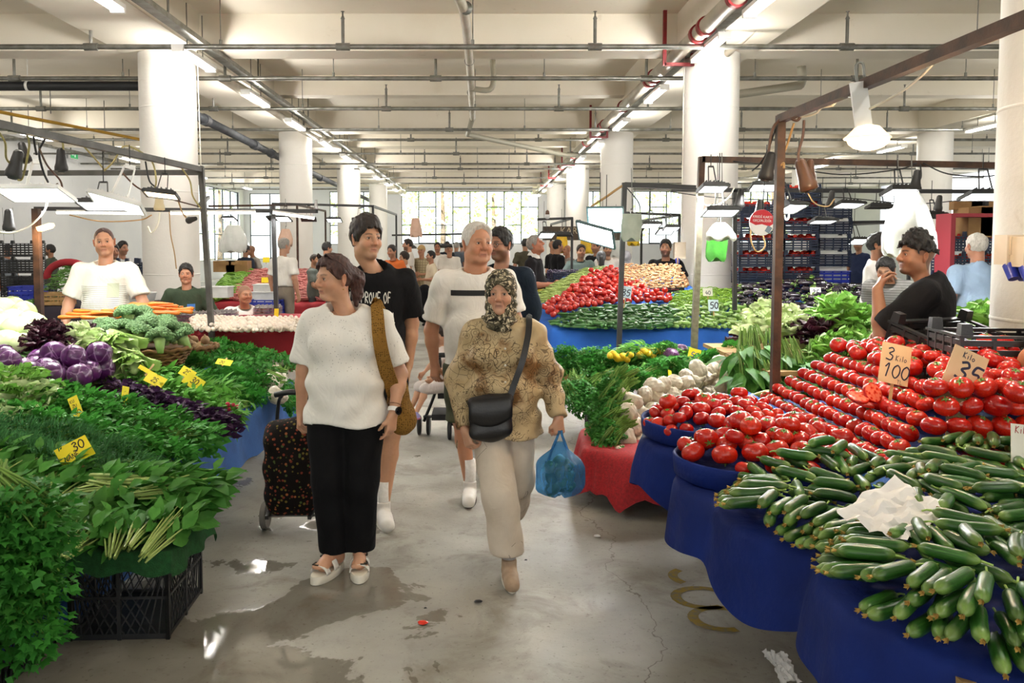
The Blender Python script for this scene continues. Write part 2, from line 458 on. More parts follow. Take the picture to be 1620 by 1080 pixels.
# ---------------------------------------------------------------- shell
XL, XR, YB, YF, ZC, ZB = -13.0, 20.0, 44.0, -18.0, 5.0, 4.48
k = MB(); k.grid(np.array([[[x, y, 0] for y in np.linspace(YF-6, YB+.2, 30)] for x in np.linspace(XL-.2, XR+.2, 20)])); f_ = [q[:, ::-1] for q in k.F]; k.F = f_
struct(k, 'floor', FLOOR)
struct(MB().box(((XL+XR)/2, (YF+YB)/2, ZC+.15), (XR-XL+.8, YB-YF+.8, .3)), 'ceiling', CEIL)
n = 0
ceil_ob = bpy.data.objects['ceiling']
YS = [-4, 4.6, 12, 20.2, 28.3, 36.4, 43.6]; XS = [-12.6, -4.65, 3.43, 11.43, 19.4]
for y in [-16, -12, -8, -4, 0, 4.2, 8.1, 12, 16.1, 20.2, 24.2, 28.3, 32.3, 36.4, 40.4]:
    w = .5 if y in YS or y == 4.2 else .35; zb = ZB if w == .5 else 4.62
    struct(MB().box(((XL+XR)/2, y, (ZC+zb)/2), (XR-XL, w, ZC-zb+.02)), 'cross_beam', CEIL, parent=ceil_ob)
for x in XS[1:4]:
    struct(MB().box((x, (YF+YB)/2, (ZC+ZB)/2-.01), (1.15, YB-YF, ZC-ZB+.03)), 'main_beam', CEIL, parent=ceil_ob)
cn = 0
for x in XS[1:4]:
    for y in YS[1:]:
        if y < 5 and x != 3.43 or (y > 43): continue
        k = MB(); k.lathe([(.405, 0), (.405, ZB+.01)], 40, c=(x, y, 0))
        for zz in (1.22, 2.44, 3.66): k.lathe([(.404, -.012), (.409, -.006), (.409, .006), (.404, .012)], 40, c=(x, y, zz))
        cn += 1; struct(k, 'column_%d' % cn, COLP, True, 40)
# walls with real openings
def wall(name, u0, u1, holes, place, thick=.3, m=WALLP):
    """rectangles around the holes; place(u, z, depth) -> point"""
    k = MB(); us = sorted({u0, u1, *[h[0] for h in holes], *[h[1] for h in holes]})
    for a, b in zip(us[:-1], us[1:]):
        c = (a+b)/2; zs = [0]
        hs = sorted([h for h in holes if h[0] <= c <= h[1]], key=lambda h: h[2])
        for h in hs: zs += [h[2], h[3]]
        zs.append(ZC)
        for z0, z1 in zip(zs[::2], zs[1::2]):
            if z1-z0 > .01:
                P = np.array([place(u, z, d) for d in (0, thick) for u, z in ((a, z0), (b, z0), (b, z1), (a, z1))])
                k.add(P, np.array([[0, 1, 2, 3], [7, 6, 5, 4], [0, 4, 5, 1], [1, 5, 6, 2], [2, 6, 7, 3], [3, 7, 4, 0]]))
    return struct(k, name, m)
BH = [(-12.7, -9.4, .9, 4.5), (-8.3, -5.5, 1.7, 4.6), (-4.35, 3.2, 1.72, 4.62), (5.2, 7.2, 1.72, 4.62), (8.4, 18.6, 1.72, 4.62)]
pb = lambda u, z, d: (u, YB+d, z)
wall('wall_back', XL, XR, BH, pb)
pl = lambda u, z, d: (XL-d, u, z)
LH = [(33.5, 36.0, .9, 4.5), (36.8, 43.2, .9, 4.5)]
wall('wall_left', -18, YB, LH, pl)
pr_ = lambda u, z, d: (XR+d, u, z)
wall('wall_right', -18, YB, [(8, 18, 1.9, 4.6), (22, 40, 1.9, 4.6)], pr_)
wi = 0
def window(place, u0, u1, z0, z1, step=.95):
    global wi; wi += 1
    n = max(1, round((u1-u0)/step)); w = (u1-u0)/n
    root = bpy.data.objects.new('window_%d' % wi, None); COL.objects.link(root); root['kind'] = 'structure'; root.location = place((u0+u1)/2, z0, .1)
    O = np.array(root.location)
    P = lambda u, z, d: np.array(place(u, z, d))-O
    k = MB()
    for z in (z0, z1): k.bar(P(u0, z, .1), P(u1, z, .1), .07)
    for i in range(n+1): k.bar(P(u0+i*w, z0, .1), P(u0+i*w, z1, .1), .07 if i in (0, n) else .055)
    for i in range(n):
        zz = z0+(z1-z0)*(.70 if i % 2 else .36); zs = [z0, zz, z1]
        if i % 2: zs = [z0, z0+(z1-z0)*.02, zz, z1]
        for z in zs[1:-1]: k.bar(P(u0+i*w, z, .1), P(u0+(i+1)*w, z, .1), .05)
        zs = [z0, zz, z1]
        for a, b in zip(zs[:-1], zs[1:]):
            q = np.array([P(u, z, d) for d in (.095, .105) for u, z in ((u0+i*w, a), (u0+(i+1)*w, a), (u0+(i+1)*w, b), (u0+i*w, b))])
            MB().add(q, np.array([[0, 1, 2, 3], [7, 6, 5, 4], [0, 4, 5, 1], [1, 5, 6, 2], [2, 6, 7, 3], [3, 7, 4, 0]])).build('pane', GLASS, root, False)
    k.build('window_frame', FRAMEM, root, False)
for a, b, c, d in BH: window(pb, a, b, c, d)
for a, b, c, d in LH: window(pl, a, b, c, d, 1.2)
# outside: ground and trees beyond the windows
struct(MB().box((0, 75, -.15), (160, 61, .3)), 'ground_outside', mat('outside_ground', 'b9b29c', 'a3a283', .3, .9))
LEAF = mat('tree_leaves', 'a9c47e', 'c3d69c', 1.5, .6, leaf=True, rand=.2); BARK = mat('tree_bark', '6b5a45', '55463a', 6, .9, .4)
def leafquad(n=1):
    V = np.array([[0, 0, 0], [.5, -.32, .06], [1, 0, 0], [.5, .32, .06]]); return V, np.array([[0, 1, 2, 3]])
for i, (x, y, h) in enumerate([(-17, 52, 8), (-11, 55, 9), (-6.5, 51, 7.5), (-2.6, 54, 9), (.8, 51, 7), (4.2, 53, 8.5), (9.5, 52, 8), (14.5, 54, 9), (19, 52, 8), (-21, 40, 8), (-20, 34, 7)]):
    t = empty('leafy_tree', (x, y, 0), ['tall', 'broad', 'slender'][i % 3]+' leafy tree beyond the windows, '+ORDS[i]+' from the left end' if i < 9 else ('pale green leafy tree beyond the side windows, ' + ('nearer' if i == 10 else 'farther')+' of two'), 'tree', 'trees outside the windows')
    MB().tube([(0, 0, 0), (.1, 0, h*.3), (0, .1, h*.7)], [.22, .17, .07], 8).build('trunk', BARK, t)
    V, F = leafquad(); T = []
    for _ in range(620):
        d = RG.normal(size=3); d /= np.linalg.norm(d); rr = RG.uniform(.35, 1)**.5
        p = d*rr*np.array([h*.33, h*.3, h*.42])+np.array([0, 0, h*.6])
        R = rotz(rnd(0, 6.3))@roty(rnd(-1, 1))@rotx(rnd(-1, 1)); T.append((R*rnd(.2, .42), p))
    MB().scatter(V, F, T).build('crown', LEAF, t)
# ---------------------------------------------------------------- ceiling services
def pipe_run(y, z, x0, x1, i):
    ro = empty('sprinkler_pipe', ((x0+x1)/2, y, z), 'grey sprinkler pipe crossing under the ceiling, '+ORDS[i]+' of its kind counted from the nearest', 'pipe', 'sprinkler pipes across the hall')
    L = (x1-x0)/2; r = .034 if y < 21 else .03
    MB().cyl((-L, 0, 0), (L, 0, 0), r, seg=10).build('pipe_tube', STEEL, ro, True, 40)
    for j, x in enumerate(np.arange(x0+1.2+(i % 2)*1.1, x1, 3.3)):
        u = x-(x0+x1)/2; k = MB()
        k.cyl((u-.09, 0, 0), (u+.09, 0, 0), .05, seg=8); k.cyl((u, 0, .03), (u, 0, .36), .022, seg=8); k.cyl((u, 0, .36), (u, 0, .4), .03, .012, 8); k.cyl((u, 0, .4), (u, 0, .45), .012, seg=6); k.cyl((u, 0, .45), (u, 0, .455), .025, seg=8)
        k.build('sprinkler', STEEL, ro, False)
        v = u+1.7; k = MB(); k.cyl((v, 0, .03), (v, 0, ZC-z-.0), .007, seg=5); k.cyl((v, 0, -.01), (v, 0, .09), .02, seg=8)
        k.build('hanger_rod', STEEL, ro, False)
for i, (y, py) in enumerate([(10.6, 74), (12.65, 124), (15.4, 172), (18.2, 205), (20.8, 221), (23.2, 243), (25.9, 259), (28, 267), (31.4, 281), (34.2, 290), (38, 299)]):
    z = at(760, py, y).z; pipe_run(y, z, XL+.1, XR-.3, i)
k = empty('main_water_pipe', (2.84, 0, 4.4), 'thick grey steel main pipe with red clamps along the ceiling on the right', 'pipe')
MB().cyl((0, -2, 0), (0, 39, 0), .1, seg=18).build('pipe_tube', mat('grey_painted_pipe', 'b9b2a4', 'a39a8a', 3, .4), k, True, 40)
for y in (7.4, 9.0, 10.2, 10.55, 13.2, 13.5, 16, 18.4, 18.8, 21.5, 24.5, 28, 28.4, 32, 36):
    MB().cyl((0, y-.045, 0), (0, y+.045, 0), .125, seg=18).build('coupling', REDP, k, True, 40)
for y in (11.6, 19.3, 26, 31, 35):
    m = MB(); m.bar((-.2, y, -.16), (.2, y, -.16), .05)
    for s in (-1, 1): m.bar((s*.2, y, -.18), (s*.2, y, .22+.38), .05)
    m.build('pipe_bracket', REDP, k, False)
k = empty('drain_pipe', (-.3, 0, 4.45), 'white plastic drain pipe running along the middle of the ceiling', 'pipe')
MB().tube(smooth_path([(.02, 1, .1), (0, 8, 0), (.12, 10.4, 0), (.14, 17.5, -.05)], 8), .062, 12).build('pipe_tube', PVC, k)
MB().tube(smooth_path([(.12, 14.2, -.05), (.5, 14.4, 0), (.52, 14.4, .5)], 6), .05, 10).build('branch_elbow', mat('grey_plastic_pipe', 'a9a595', None, rough=.5), k)
MB().tube([(.12, 17.5, -.06), (.0, 18.9, -.2), (2.6, 22.2, -.3), (3.0, 22.4, -.3)], .06, 10).build('side_branch', MATS['grey_plastic_pipe'], k)
for y in (9.6, 12.3, 14.8, 16.6): MB().cyl((.13, y-.03, 0), (.13, y+.03, 0), .075, seg=12).build('pipe_clip', STEEL, k)
k = empty('rain_pipe', (-8, 12.75, at(100, 136, 12.75).z), 'thick black pipe crossing the ceiling left of the big column', 'pipe')
MB().cyl((-4.9, 0, 0), (2.95, 0, 0), .075, seg=14).build('pipe_tube', BLACKPIPE, k, True, 40)
MB().cyl((2.75, 0, 0), (2.97, 0, 0), .09, seg=14).build('coupling', BLACKPIPE, k, True, 40)
for x in (-3.1, .85): m = MB(); m.cyl((x-.02, 0, 0), (x+.02, 0, 0), .083, seg=12); m.cyl((x, 0, .08), (x, 0, ZC-k.location.z), .007, seg=5); m.build('pipe_hanger', WHITEM, k)
k = empty('grey_drain_pipe', (-5.2, 14, 4.0), 'dark grey pipe with ribbed joints sloping away behind the left column', 'pipe')
MB().tube([(0, -1, .05), (0, 8, -.1), (0, 24, -.25)], .085, 14).build('pipe_tube', DARKPIPE, k)
for y in (1.2, 4.5, 6, 9, 12): MB().cyl((0, y-.1, .035-.0167*y), (0, y+.1, .03-.0167*y), .11, seg=14).build('joint_collar', DARKPIPE, k, True, 40)
k = empty('pale_drain_pipe', (-4.1, 13, 4.36), 'pale plastic pipe under the beam behind the left column', 'pipe')
MB().tube([(-.1, 0, 0), (.05, 5.5, -.1), (.12, 7.4, -.1), (.3, 7.6, .05)], .07, 12).build('pipe_tube', PVC, k)
k = empty('gas_pipe', (-8, 14, 3.9), 'long yellow gas pipe sloping past the left column', 'pipe')
p0, p1 = at(0, 155, 11.5), at(238, 228, 17.5); o = np.array(k.location)
MB().cyl(np.array(p0)-o+np.array([-2.4, -3.5, .1]), np.array(p1)-o+np.array([.6, 1.2, 0]), .03, seg=8).build('pipe_tube', YELP, k, True, 40)
for t in (.25, .6): q = np.array(p0)*(1-t)+np.array(p1)*t-o; MB().cyl(q, q+np.array([0, 0, .55]), .008, seg=5).build('hanger_rod', STEEL, k)
k = empty('far_gas_pipe', (0, 37, at(700, 282, 37).z), 'yellow gas pipe crossing the far end above the windows', 'pipe')
MB().cyl((-6, 0, 0), (19, 0, 0), .045, seg=8).build('pipe_tube', YELP, k, True, 40)
k = empty('white_conduit_pipe', (3.9, 10.5, 4.3), 'white plastic pipe slanting up right of the big right column', 'pipe')
a, b = at(1163, 72, 11.5), at(1240, 0, 9.6); o = np.array(k.location)
MB().tube([np.array(a)-o+np.array([-.12, .2, -.12]), np.array(a)-o, np.array(b)-o, np.array(b)-o+(np.array(b)-np.array(a))*1.2], .06, 12).build('pipe_tube', PVC, k)
k = empty('elbow_pipe', (5, 13, 4), 'grey plastic pipe with an elbow right of the right column', 'pipe'); o = np.array(k.location)
MB().tube(smooth_path([np.array(at(p[0], p[1], 13.5))-o for p in ((1100, 158), (1160, 150), (1250, 137), (1268, 132), (1268, 105))], 5), .07, 12).build('pipe_tube', mat('grey_plastic_pipe'), k)
# light tracks with battens
def track(name, x, z, ys, label):
    k = empty(name, (x, 18, z), label, 'cable tray')
    m = MB(); m.box((.1, 0, .16), (.14, 46, .012)); m.box((.03, 0, .19), (.008, 46, .07)); m.box((.17, 0, .19), (.008, 46, .07))
    m.build('tray', STEEL, k, False)
    m = MB()
    for y in np.arange(-14, 25, .28): m.box((.1, y, .168), (.1, .05, .006))
    o = m.build('tray_perforation', mat('tray_slot', '45443f', None, rough=.6), k, False); o['kind'] = 'stuff'
    for y in np.arange(-12, 24, 4): MB().bar((.1, y, .16), (.1, y, ZC-z), .03, .02).build('hanger_strut', STEEL, k, False)
track('left_cable_tray', -3.95, 4.24, BATTEN_L, 'perforated steel cable tray along the ceiling on the left')
track('right_cable_tray', 2.95, 4.24, BATTEN_R, 'perforated steel cable tray beside the thick main pipe')
bm_body = MB().box((0, 0, .045), (.16, 1.32, .05)).box((0, .64, .01), (.15, .05, .06)).box((0, -.64, .01), (.15, .05, .06)).mesh('batten_housing', WHITEM, False)
bm_tube = MB().cyl((-.035, -.6, 0), (-.035, .6, 0), .02, seg=8).cyl((.035, -.6, 0), (.035, .6, 0), .02, seg=8).mesh('fluorescent_tube', TUBE)
bm_arm = MB().bar((0, .3, .06), (0, .3, .7), .012).bar((0, -.3, .06), (0, -.3, .7), .012).mesh('batten_suspension', STEEL, False)
def battens(L, side, group):
    for i, (x, y, z) in enumerate(L):
        spawn(('batten_light', bm_body, [('fluorescent_tube', bm_tube), ('suspension_rod', bm_arm)]), (x, y, z), label='lit fluorescent batten under the %s, %s from near end' % (side, ORDS[i]), cat='ceiling light', group=group)
battens(BATTEN_L, 'left cable tray', 'battens under the left tray'); battens(BATTEN_R, 'tray beside the main pipe', 'battens under the right tray')
battens(BATTEN_F[:7], 'beam over the far right aisle', 'battens in the far right aisle'); battens(BATTEN_F[7:], 'ceiling near the left wall', 'battens near the left wall')
# exit sign and conduit on the left wall
k = empty('exit_sign', (XL+.12, 25.4, 4.5), 'small green running-man exit sign high on the left wall', 'exit sign')
MB().box((0, 0, 0), (.06, .5, .26)).build('sign_box', WHITEM, k, False)
MB().box((.034, 0, 0), (.006, .46, .22)).build('sign_face', mat('green_sign_face', '2f9a5b', emit=.5, ecol='2f9a5b'), k, False)
MB().box((.038, .06, .04), (.004, .05, .05)).box((.038, .04, -.03), (.004, .06, .08)).box((.038, -.1, 0), (.004, .12, .03)).build('sign_symbol', mat('sign_white', 'e8f5ea', emit=.4), k, False)
k = empty('wall_conduit', (XL+.15, 22, 4.75), 'long steel conduit with small brackets along the left wall', 'conduit')
MB().box((0, 0, -.15), (.1, 34, .08)).build('conduit_channel', STEEL, k, False)
for y in np.arange(-10, 12, 2.2): MB().bar((0, y, -.12), (0, y, .22), .03).build('bracket', STEEL, k, False)
# ---------------------------------------------------------------- produce: prototypes
def veg(name, c1, c2, **k): return mat(name, c1, c2, **k)
M_TOM = veg('tomato_skin', 'cb2412', 'b3170c', scale=9, rough=.22, rand=.14, coat=.35, bump=.02, bscale=20)
M_TOM2 = veg('tomato_skin_pale', 'd43420', 'bc2114', scale=9, rough=.25, rand=.12, coat=.3)
M_CAL = mat('tomato_calyx', '4f7a2b', '6d8f3d', 30, .6)
M_STEM = mat('pale_green_stem', 'a9c56c', '8db04f', 20, .5, rand=.1)
M_GREENST = mat('green_stalk', '6f9a3f', '8fb457', 20, .5, leaf=True)
def m_cuke():
    k = NT('cucumber_skin'); v = k.coord('Object'); s = k.sep(v)
    st = k.noise(k.coord('Object', (5, 95, 95)), 2.2, 5)
    c = k.ramp(st, [(.35, '1d4416'), (.55, '2b5a20'), (.75, '4a7a34')])
    ax = k.math('ABSOLUTE', s[0]); c = k.mix(k.ramp(ax, [(.045, 0.), (.078, .75)]), c, '7f9a4c')
    oi = k.new('ShaderNodeObjectInfo'); hs = k.new('ShaderNodeHueSaturation'); k.l(k.math('MULTIPLY_ADD', oi.outputs['Random'], .6, .75), hs.inputs['Value']); k.l(c, hs.inputs['Color'])
    k.base(hs.outputs[0]); k.set(Roughness=.33); k.bump(k.noise(v, 150, 2), .12, .004); return k.m
M_CUKE = m_cuke()
M_DRY = mat('dried_blossom', 'c9a75a', '9b7d3c', 60, .9)
M_ZUC = veg('courgette_skin', '93b862', '7da24e', scale=25, rough=.35, rand=.2)
M_EGGP = veg('aubergine_skin', '1a1320', '251a2b', scale=8, rough=.12, rand=.2, coat=.6)
M_CAR = veg('carrot_skin', 'e5812b', 'd4701f', scale=20, rough=.45, rand=.15, bump=.1, bscale=90)
def m_leafv(name, c1, c2, rib, sc=6, rand=.2, leaf=True, rough=.55):
    return mat(name, c1, c2, sc, rough, rand=rand, spec=.25, leaf=leaf, bump=.1, bscale=40)
M_SPIN = m_leafv('spinach_leaf', '5c9a40', '3a772b', '', 9)
M_MINT = m_leafv('mint_leaf', '58a045', '3d8030', '', 14)
M_PARS = m_leafv('parsley_leaf', '4a933a', '34782b', '', 14)
M_DILL = m_leafv('dill_frond', '588f56', '447845', '', 14)
M_ROCK = m_leafv('rocket_leaf', '72ad4c', '55953a', '', 10)
M_BASIL = m_leafv('purple_basil_leaf', '3a2340', '57385c', '', 12)
M_LETT = mat('lettuce_leaf', '8cbb52', '5c9637', 4, .45, rand=.15, leaf=True, bump=.3, bscale=30)
M_LETTP = mat('pale_lettuce_leaf', 'dbe7b4', 'b3d07c', 3, .45, rand=.1, leaf=True, bump=.3, bscale=30)
M_REDL = mat('red_lettuce_leaf', '44192a', '260e18', 7, .4, rand=.2, leaf=True, bump=.3, bscale=40)
M_WCAB = mat('white_cabbage_leaf', 'd3e2ae', 'b7d086', 3, .4, rand=.08, bump=.12, bscale=12)
def m_redcab():
    k = NT('red_cabbage_leaf'); v = k.coord('Object')
    c = k.ramp(k.noise(v, 7, 5), [(.3, '3b1440'), (.6, '5d2263'), (.8, '7b3a80')])
    w = k.voro(k.coord('Object', (1, 1, .45)), 13, 'DISTANCE_TO_EDGE')
    c = k.mix(k.ramp(w, [(.0, .7), (.05, 0.)]), c, 'b792bd'); k.base(c); k.set(Roughness=.3, Coat_Weight=.25); k.bump(k.noise(v, 25, 4), .12); return k.m
M_RCAB = m_redcab()
M_BROC = mat('broccoli_buds', '5d8154', '86a674', 60, .8, .9, 170, rand=.12)
M_BROCS = mat('broccoli_stalk', 'a5bd78', '8aa860', 9, .6)
M_BAG = mat('white_produce_film', 'd8d2c2', 'bdb29c', 12, .35, .6, 28, rand=.1)
M_EGG = mat('egg_shell', 'f1e6d8', 'e9d8c4', 5, .45, rand=.08)
M_LEMON = mat('lemon_peel', 'eccb2e', 'dfb71f', 20, .4, .15, 120, rand=.05)
M_POT = mat('earthy_root', 'a58a68', '866b4c', 12, .8, .3, 40, rand=.15)
M_ONIONW = mat('white_onion_skin', 'e9e6d8', 'd4cfb4', 12, .4, rand=.05)
def pod(L, prof, seg=10, bend=0.0, n=9, squash=1):
    """body along x; prof(t) radius, t in 0..1"""
    m = MB(); t = np.linspace(0, 1, n); x = (t-.5)*L; P = np.stack([x, bend*((t-.5)**2*4-1)*L, np.zeros(n)], 1)
    m.tube(P, np.array([prof(a) for a in t]), seg); return m
def endcap(r, e=.16, p=.5):
    return lambda t: r*max(.08, min(1, (min(t, 1-t)/e)))**p if 0 < t < 1 else r*.12
TOMS = []
for i in range(4):
    t = np.linspace(0, PI, 11); nl = [5, 6, 4, 7][i]; ph = i*1.1
    prof = [(max(math.sin(q), .012)*(1+.04*math.cos(q)), -.80*math.cos(q)-(.16*math.exp(-((q-PI)/.45)**2))+.06*math.exp(-(q/.4)**2)) for q in t]
    lob = lambda a, z, nl=nl, ph=ph: .045*np.cos(nl*a+ph)*max(0, abs(z)-.1)+.025*np.cos(2*a+ph)
    body = MB().lathe(prof, 18, lob=lob).mesh('tomato_body', M_TOM)
    body2 = MB().lathe(prof, 18, lob=lob).mesh('tomato_body', M_TOM2)
    c = MB(); V = np.array([[0, -.05, 0], [.25, -.085, .06], [.55, 0, .03], [.25, .085, .06], [0, .05, 0]])
    for j in range(6): c.add((V*rnd(.7, 1.05))@rotz(j*1.05+rnd(-.2, .2)).T+np.array([0, 0, .66]), np.array([[0, 1, 2, 3, 4]]))
    c.cyl((0, 0, .62), (.03, .02, .86), .05, .04, 6)
    TOMS.append((body, body2, c.mesh('tomato_calyx', M_CAL)))
def tomato(loc, r, label, group, up=True, pale=False, calyx=True, tilt=None):
    b, b2, c = random.choice(TOMS)
    rot = (rnd(-.45, .45), rnd(-.45, .45), rnd(0, 6.3)) if tilt is None else tilt
    if not up: rot = (rot[0]+PI*rnd(.6, 1.2), rot[1], rot[2])
    return spawn(('tomato', b2 if pale else b, [('calyx', c)] if calyx else []), loc, rot, r, label, 'tomato', group)
CUKES = []
for i in range(5):
    L = rnd(.135, .17); r = rnd(.0165, .02)
    b = pod(L, endcap(r, .15), 10, [0, .02, -.03, .05, -.06][i], 11).mesh('cucumber_body', M_CUKE)
    y0 = [0, 0, 0, 0, 0][i]
    bl = MB()
    for j in range(5): bl.add(np.array([[0, -.003, 0], [.012, -.004, .004], [.016, .001, .008], [0, .003, 0]])@rotx(j*1.25).T+np.array([L/2-.002, 0, 0]), np.array([[0, 1, 2, 3]]))
    st = MB().tube([(-L/2+.002, 0, 0), (-L/2-.012, 0, .002), (-L/2-.024, .004, .006)], [.004, .0028, .003], 6)
    CUKES.append((L, r, b, bl.mesh('dried_blossom', M_DRY), st.mesh('cucumber_stem', M_STEM)))
def cucumber(i, loc, rot, label, group, far=False):
    L, r, b, bl, st = CUKES[i]
    return spawn(('cucumber', b, [] if far else [('blossom', bl), ('stem', st)]), loc, rot, 1, label, 'cucumber', group)
ZUCS = [pod(.17, lambda t: .021*(.75+.35*t)*endcap(1, .12)(t), 9, b, 9).mesh('courgette_body', M_ZUC) for b in (0, .03, -.03)]
ZST = MB().cyl((-.083, 0, 0), (-.1, 0, 0), .007, .009, 6).mesh('courgette_stem', M_STEM)
EGPS = [pod(.2, lambda t: (.02+.02*t)*endcap(1, .14)(t), 10, b, 10).mesh('aubergine_body', M_EGGP) for b in (0, .05, -.06)]
m = MB()
for j in range(5): m.add(np.array([[0, -.012, 0], [.035, -.008, .004], [.05, 0, .002], [.035, .008, .004], [0, .012, 0]])@rotx(j*1.26).T*np.array([1, 1, 1])+np.array([-.1, 0, 0])+np.array([0, .02*math.cos(j*1.26+1.57), .02*math.sin(j*1.26+1.57)]), np.array([[0, 1, 2, 3, 4]]))
m.tube([(-.09, 0, 0), (-.12, 0, 0), (-.14, .01, .012)], [.014, .008, .006], 7)
EGST = m.mesh('aubergine_calyx', mat('aubergine_calyx', '8fb35a', '6e9440', 20, .5))
CARS = [pod(.2, lambda t: .02*(1-.72*t)*min(1, (t+.02)/.06)**.5, 9, b, 10).mesh('carrot_root', M_CAR) for b in (0, .03, -.04)]
CTOP = MB().cyl((-.098, 0, 0), (-.108, 0, 0), .008, .006, 6).mesh('carrot_crown', mat('carrot_crown', '7a7a3a', None))
# --- leaves
def leaf(L, W, cup=.2, curl=.2, n=3, ruffle=0.0, wf=None, nr=9):
    """blade along +x from the origin, grid n*2 wide"""
    u = np.linspace(0, 1, n+1); wid = wf or ((lambda t: math.sin(PI*min(1, t**.75*.93+.05))) if not ruffle else (lambda t: min(1, .25+1.3*t)*max(.15, 1-max(0, (t-.7)/.3)**2)**.5))
    rows = []
    for t in u:
        w = W/2*max(.06, wid(t)); vs = np.array([-1, 0, 1.]) if ruffle == 0 else np.linspace(-1, 1, nr)
        z = cup*w*np.abs(vs)**1.5-curl*L*t*t
        if ruffle: z = z+ruffle*np.maximum(np.abs(vs)**2, t**3)*np.sin(vs*16+t*11)*(.3+t)
        rows.append(np.stack([np.full(len(vs), L*t*(1))+ (ruffle*np.cos(vs*17+t*5)*t if ruffle else 0), vs*w, z], 1))
    m = MB().grid(np.array(rows)); return m.V[0], m.F[0]
def orient(d, roll=0, up=(0, 0, 1)):
    """matrix whose x axis is d, z close to up"""
    d = np.array(d, float); d /= np.linalg.norm(d); up = np.array(up, float)
    y = np.cross(up, d); y /= np.linalg.norm(y)+1e-9; z = np.cross(d, y)
    return np.stack([d, y, z], 1)@rotx(roll)
def bunch(kind):
    """lying bunch: stalk end at -x, leaves toward +x; about .32 long. returns (leaf mesh, stalk mesh)"""
    lf, st = MB(), MB(); T = []; T2 = []
    spec = dict(spinach=(M_SPIN, 64, .082, .046, .3, .30), mint=(M_MINT, 210, .042, .024, .25, .26), parsley=(M_PARS, 330, .034, .03, .2, .24),
                rocket=(M_ROCK, 95, .085, .03, .5, .28), basil=(M_BASIL, 150, .052, .032, .35, .26), dill=(M_DILL, 520, .045, .004, .5, .28), celery=(M_PARS, 260, .036, .032, .3, .28), chard=(M_SPIN, 24, .2, .06, .25, .34))[kind]
    mt, n, L, W, curl, BL = spec
    if kind == 'parsley' or kind == 'celery':
        V = np.array([[0, 0, 0], [.45, -.5, .05], [.6, -.16, .0], [1, 0, -.06], [.6, .16, 0], [.45, .5, .05], [.3, 0, .03]])*np.array([L, W, L])
        F = [np.array([[0, 1, 2, 6], [6, 2, 3, 4], [0, 6, 4, 5]])]
    elif kind == 'dill': V, F = np.array([[0, -.5, 0], [.5, -.5, .12], [1, 0, -.05], [.5, .5, .12], [0, .5, 0]])*np.array([L, W, L]), [np.array([[0, 1, 2, 3, 4]])]
    else: V, F = leaf(L, W, .35, curl, 3)
    for i in range(n):
        a = rnd(0, 2*PI); q = rnd(.12, 1)**.6; x = rnd(-.25, .5) if kind != 'chard' else rnd(-.1, .1)
        w = .085+.03*math.cos(x*5); h = .06
        p = np.array([x*BL, math.cos(a)*q*w, .05+math.sin(a)*q*h])
        d = np.array([rnd(.2, 1), math.cos(a)*rnd(.1, .9), math.sin(a)*rnd(0, .8)+rnd(-.1, .5)])
        up = np.array([rnd(-.5, .3), math.cos(a)*.6, .5+math.sin(a)*.6])
        T.append((orient(d, rnd(-.7, .7), up)*rnd(.7, 1.2), p))
    lf.scatter(V, F, T)
    for i in range(16 if kind != 'dill' else 22):
        a = rnd(0, 2*PI); q = rnd(0, 1)**.5
        e = np.array([rnd(.0, .3)*BL, math.cos(a)*q*.07, .05+math.sin(a)*q*.05]); s_ = np.array([-.52*BL-rnd(0, .05), math.cos(a)*q*.022, .03+math.sin(a)*q*.022])
        st.tube([s_, s_*.6+e*.4+np.array([0, 0, .004]), e], [.0028, .0024, .0016] if kind in ('dill', 'parsley', 'mint') else [.0045, .004, .0025], 4, caps=False)
    stm = {'basil': mat('purple_stalk', '6d4a5e', '84637a', 20, .5), 'spinach': mat('spinach_stalk', 'b3c777', '93ad55', 20, .5)}.get(kind, M_GREENST)
    me = lf.mesh(kind+'_leaves', mt), st.mesh(kind+'_stalks', stm)
    return me
BUN = {k: [bunch(k) for _ in range(3)] for k in ('spinach', 'mint', 'parsley', 'rocket', 'basil', 'dill', 'celery', 'chard')}
def herb(kind, loc, yaw, label, group, scale=1, pitch=0, roll=0, name=None):
    l, s_ = random.choice(BUN[kind])
    o = empty((name or kind)+'_bunch', loc, label, 'herb bunch' if kind not in ('spinach', 'chard') else 'spinach bunch', group); o.rotation_euler = (roll, pitch, yaw); o.scale = (scale,)*3
    a = link('leaves', l, o); a['kind'] = 'stuff'; b = link('stalks', s_, o); b['kind'] = 'stuff'
    return o
def lmesh(name, m, *a, **k):
    V, F = leaf(*a, **k); return MB().add(V, F).mesh(name, m)
LEAFM = dict(green=[lmesh('leaf', M_LETT, .17, .17, .5, .25, 11, .013, nr=19), lmesh('leaf', M_LETT, .15, .16, .6, .1, 11, .016, nr=19)],
             pale=[lmesh('leaf', M_LETTP, .18, .17, .8, .2, 9, .009, nr=15), lmesh('leaf', M_LETTP, .16, .16, .8, .1, 9, .011, nr=15)],
             red=[lmesh('leaf', M_REDL, .13, .14, .5, .2, 12, .016, nr=21), lmesh('leaf', M_REDL, .12, .14, .6, .1, 12, .02, nr=21)])
wfr = lambda t: .45+.55*math.sin(PI*min(1, t*.9+.02))
LEAFM['romaine'] = [lmesh('leaf', M_LETTP, .3, .13, .7, .12, 6, .006, wf=wfr, nr=7), lmesh('leaf', mat('romaine_leaf', 'b9d283', '93b95c', 4, .45, rand=.1, leaf=True), .3, .13, .7, .2, 8, .008, wf=wfr, nr=11)]
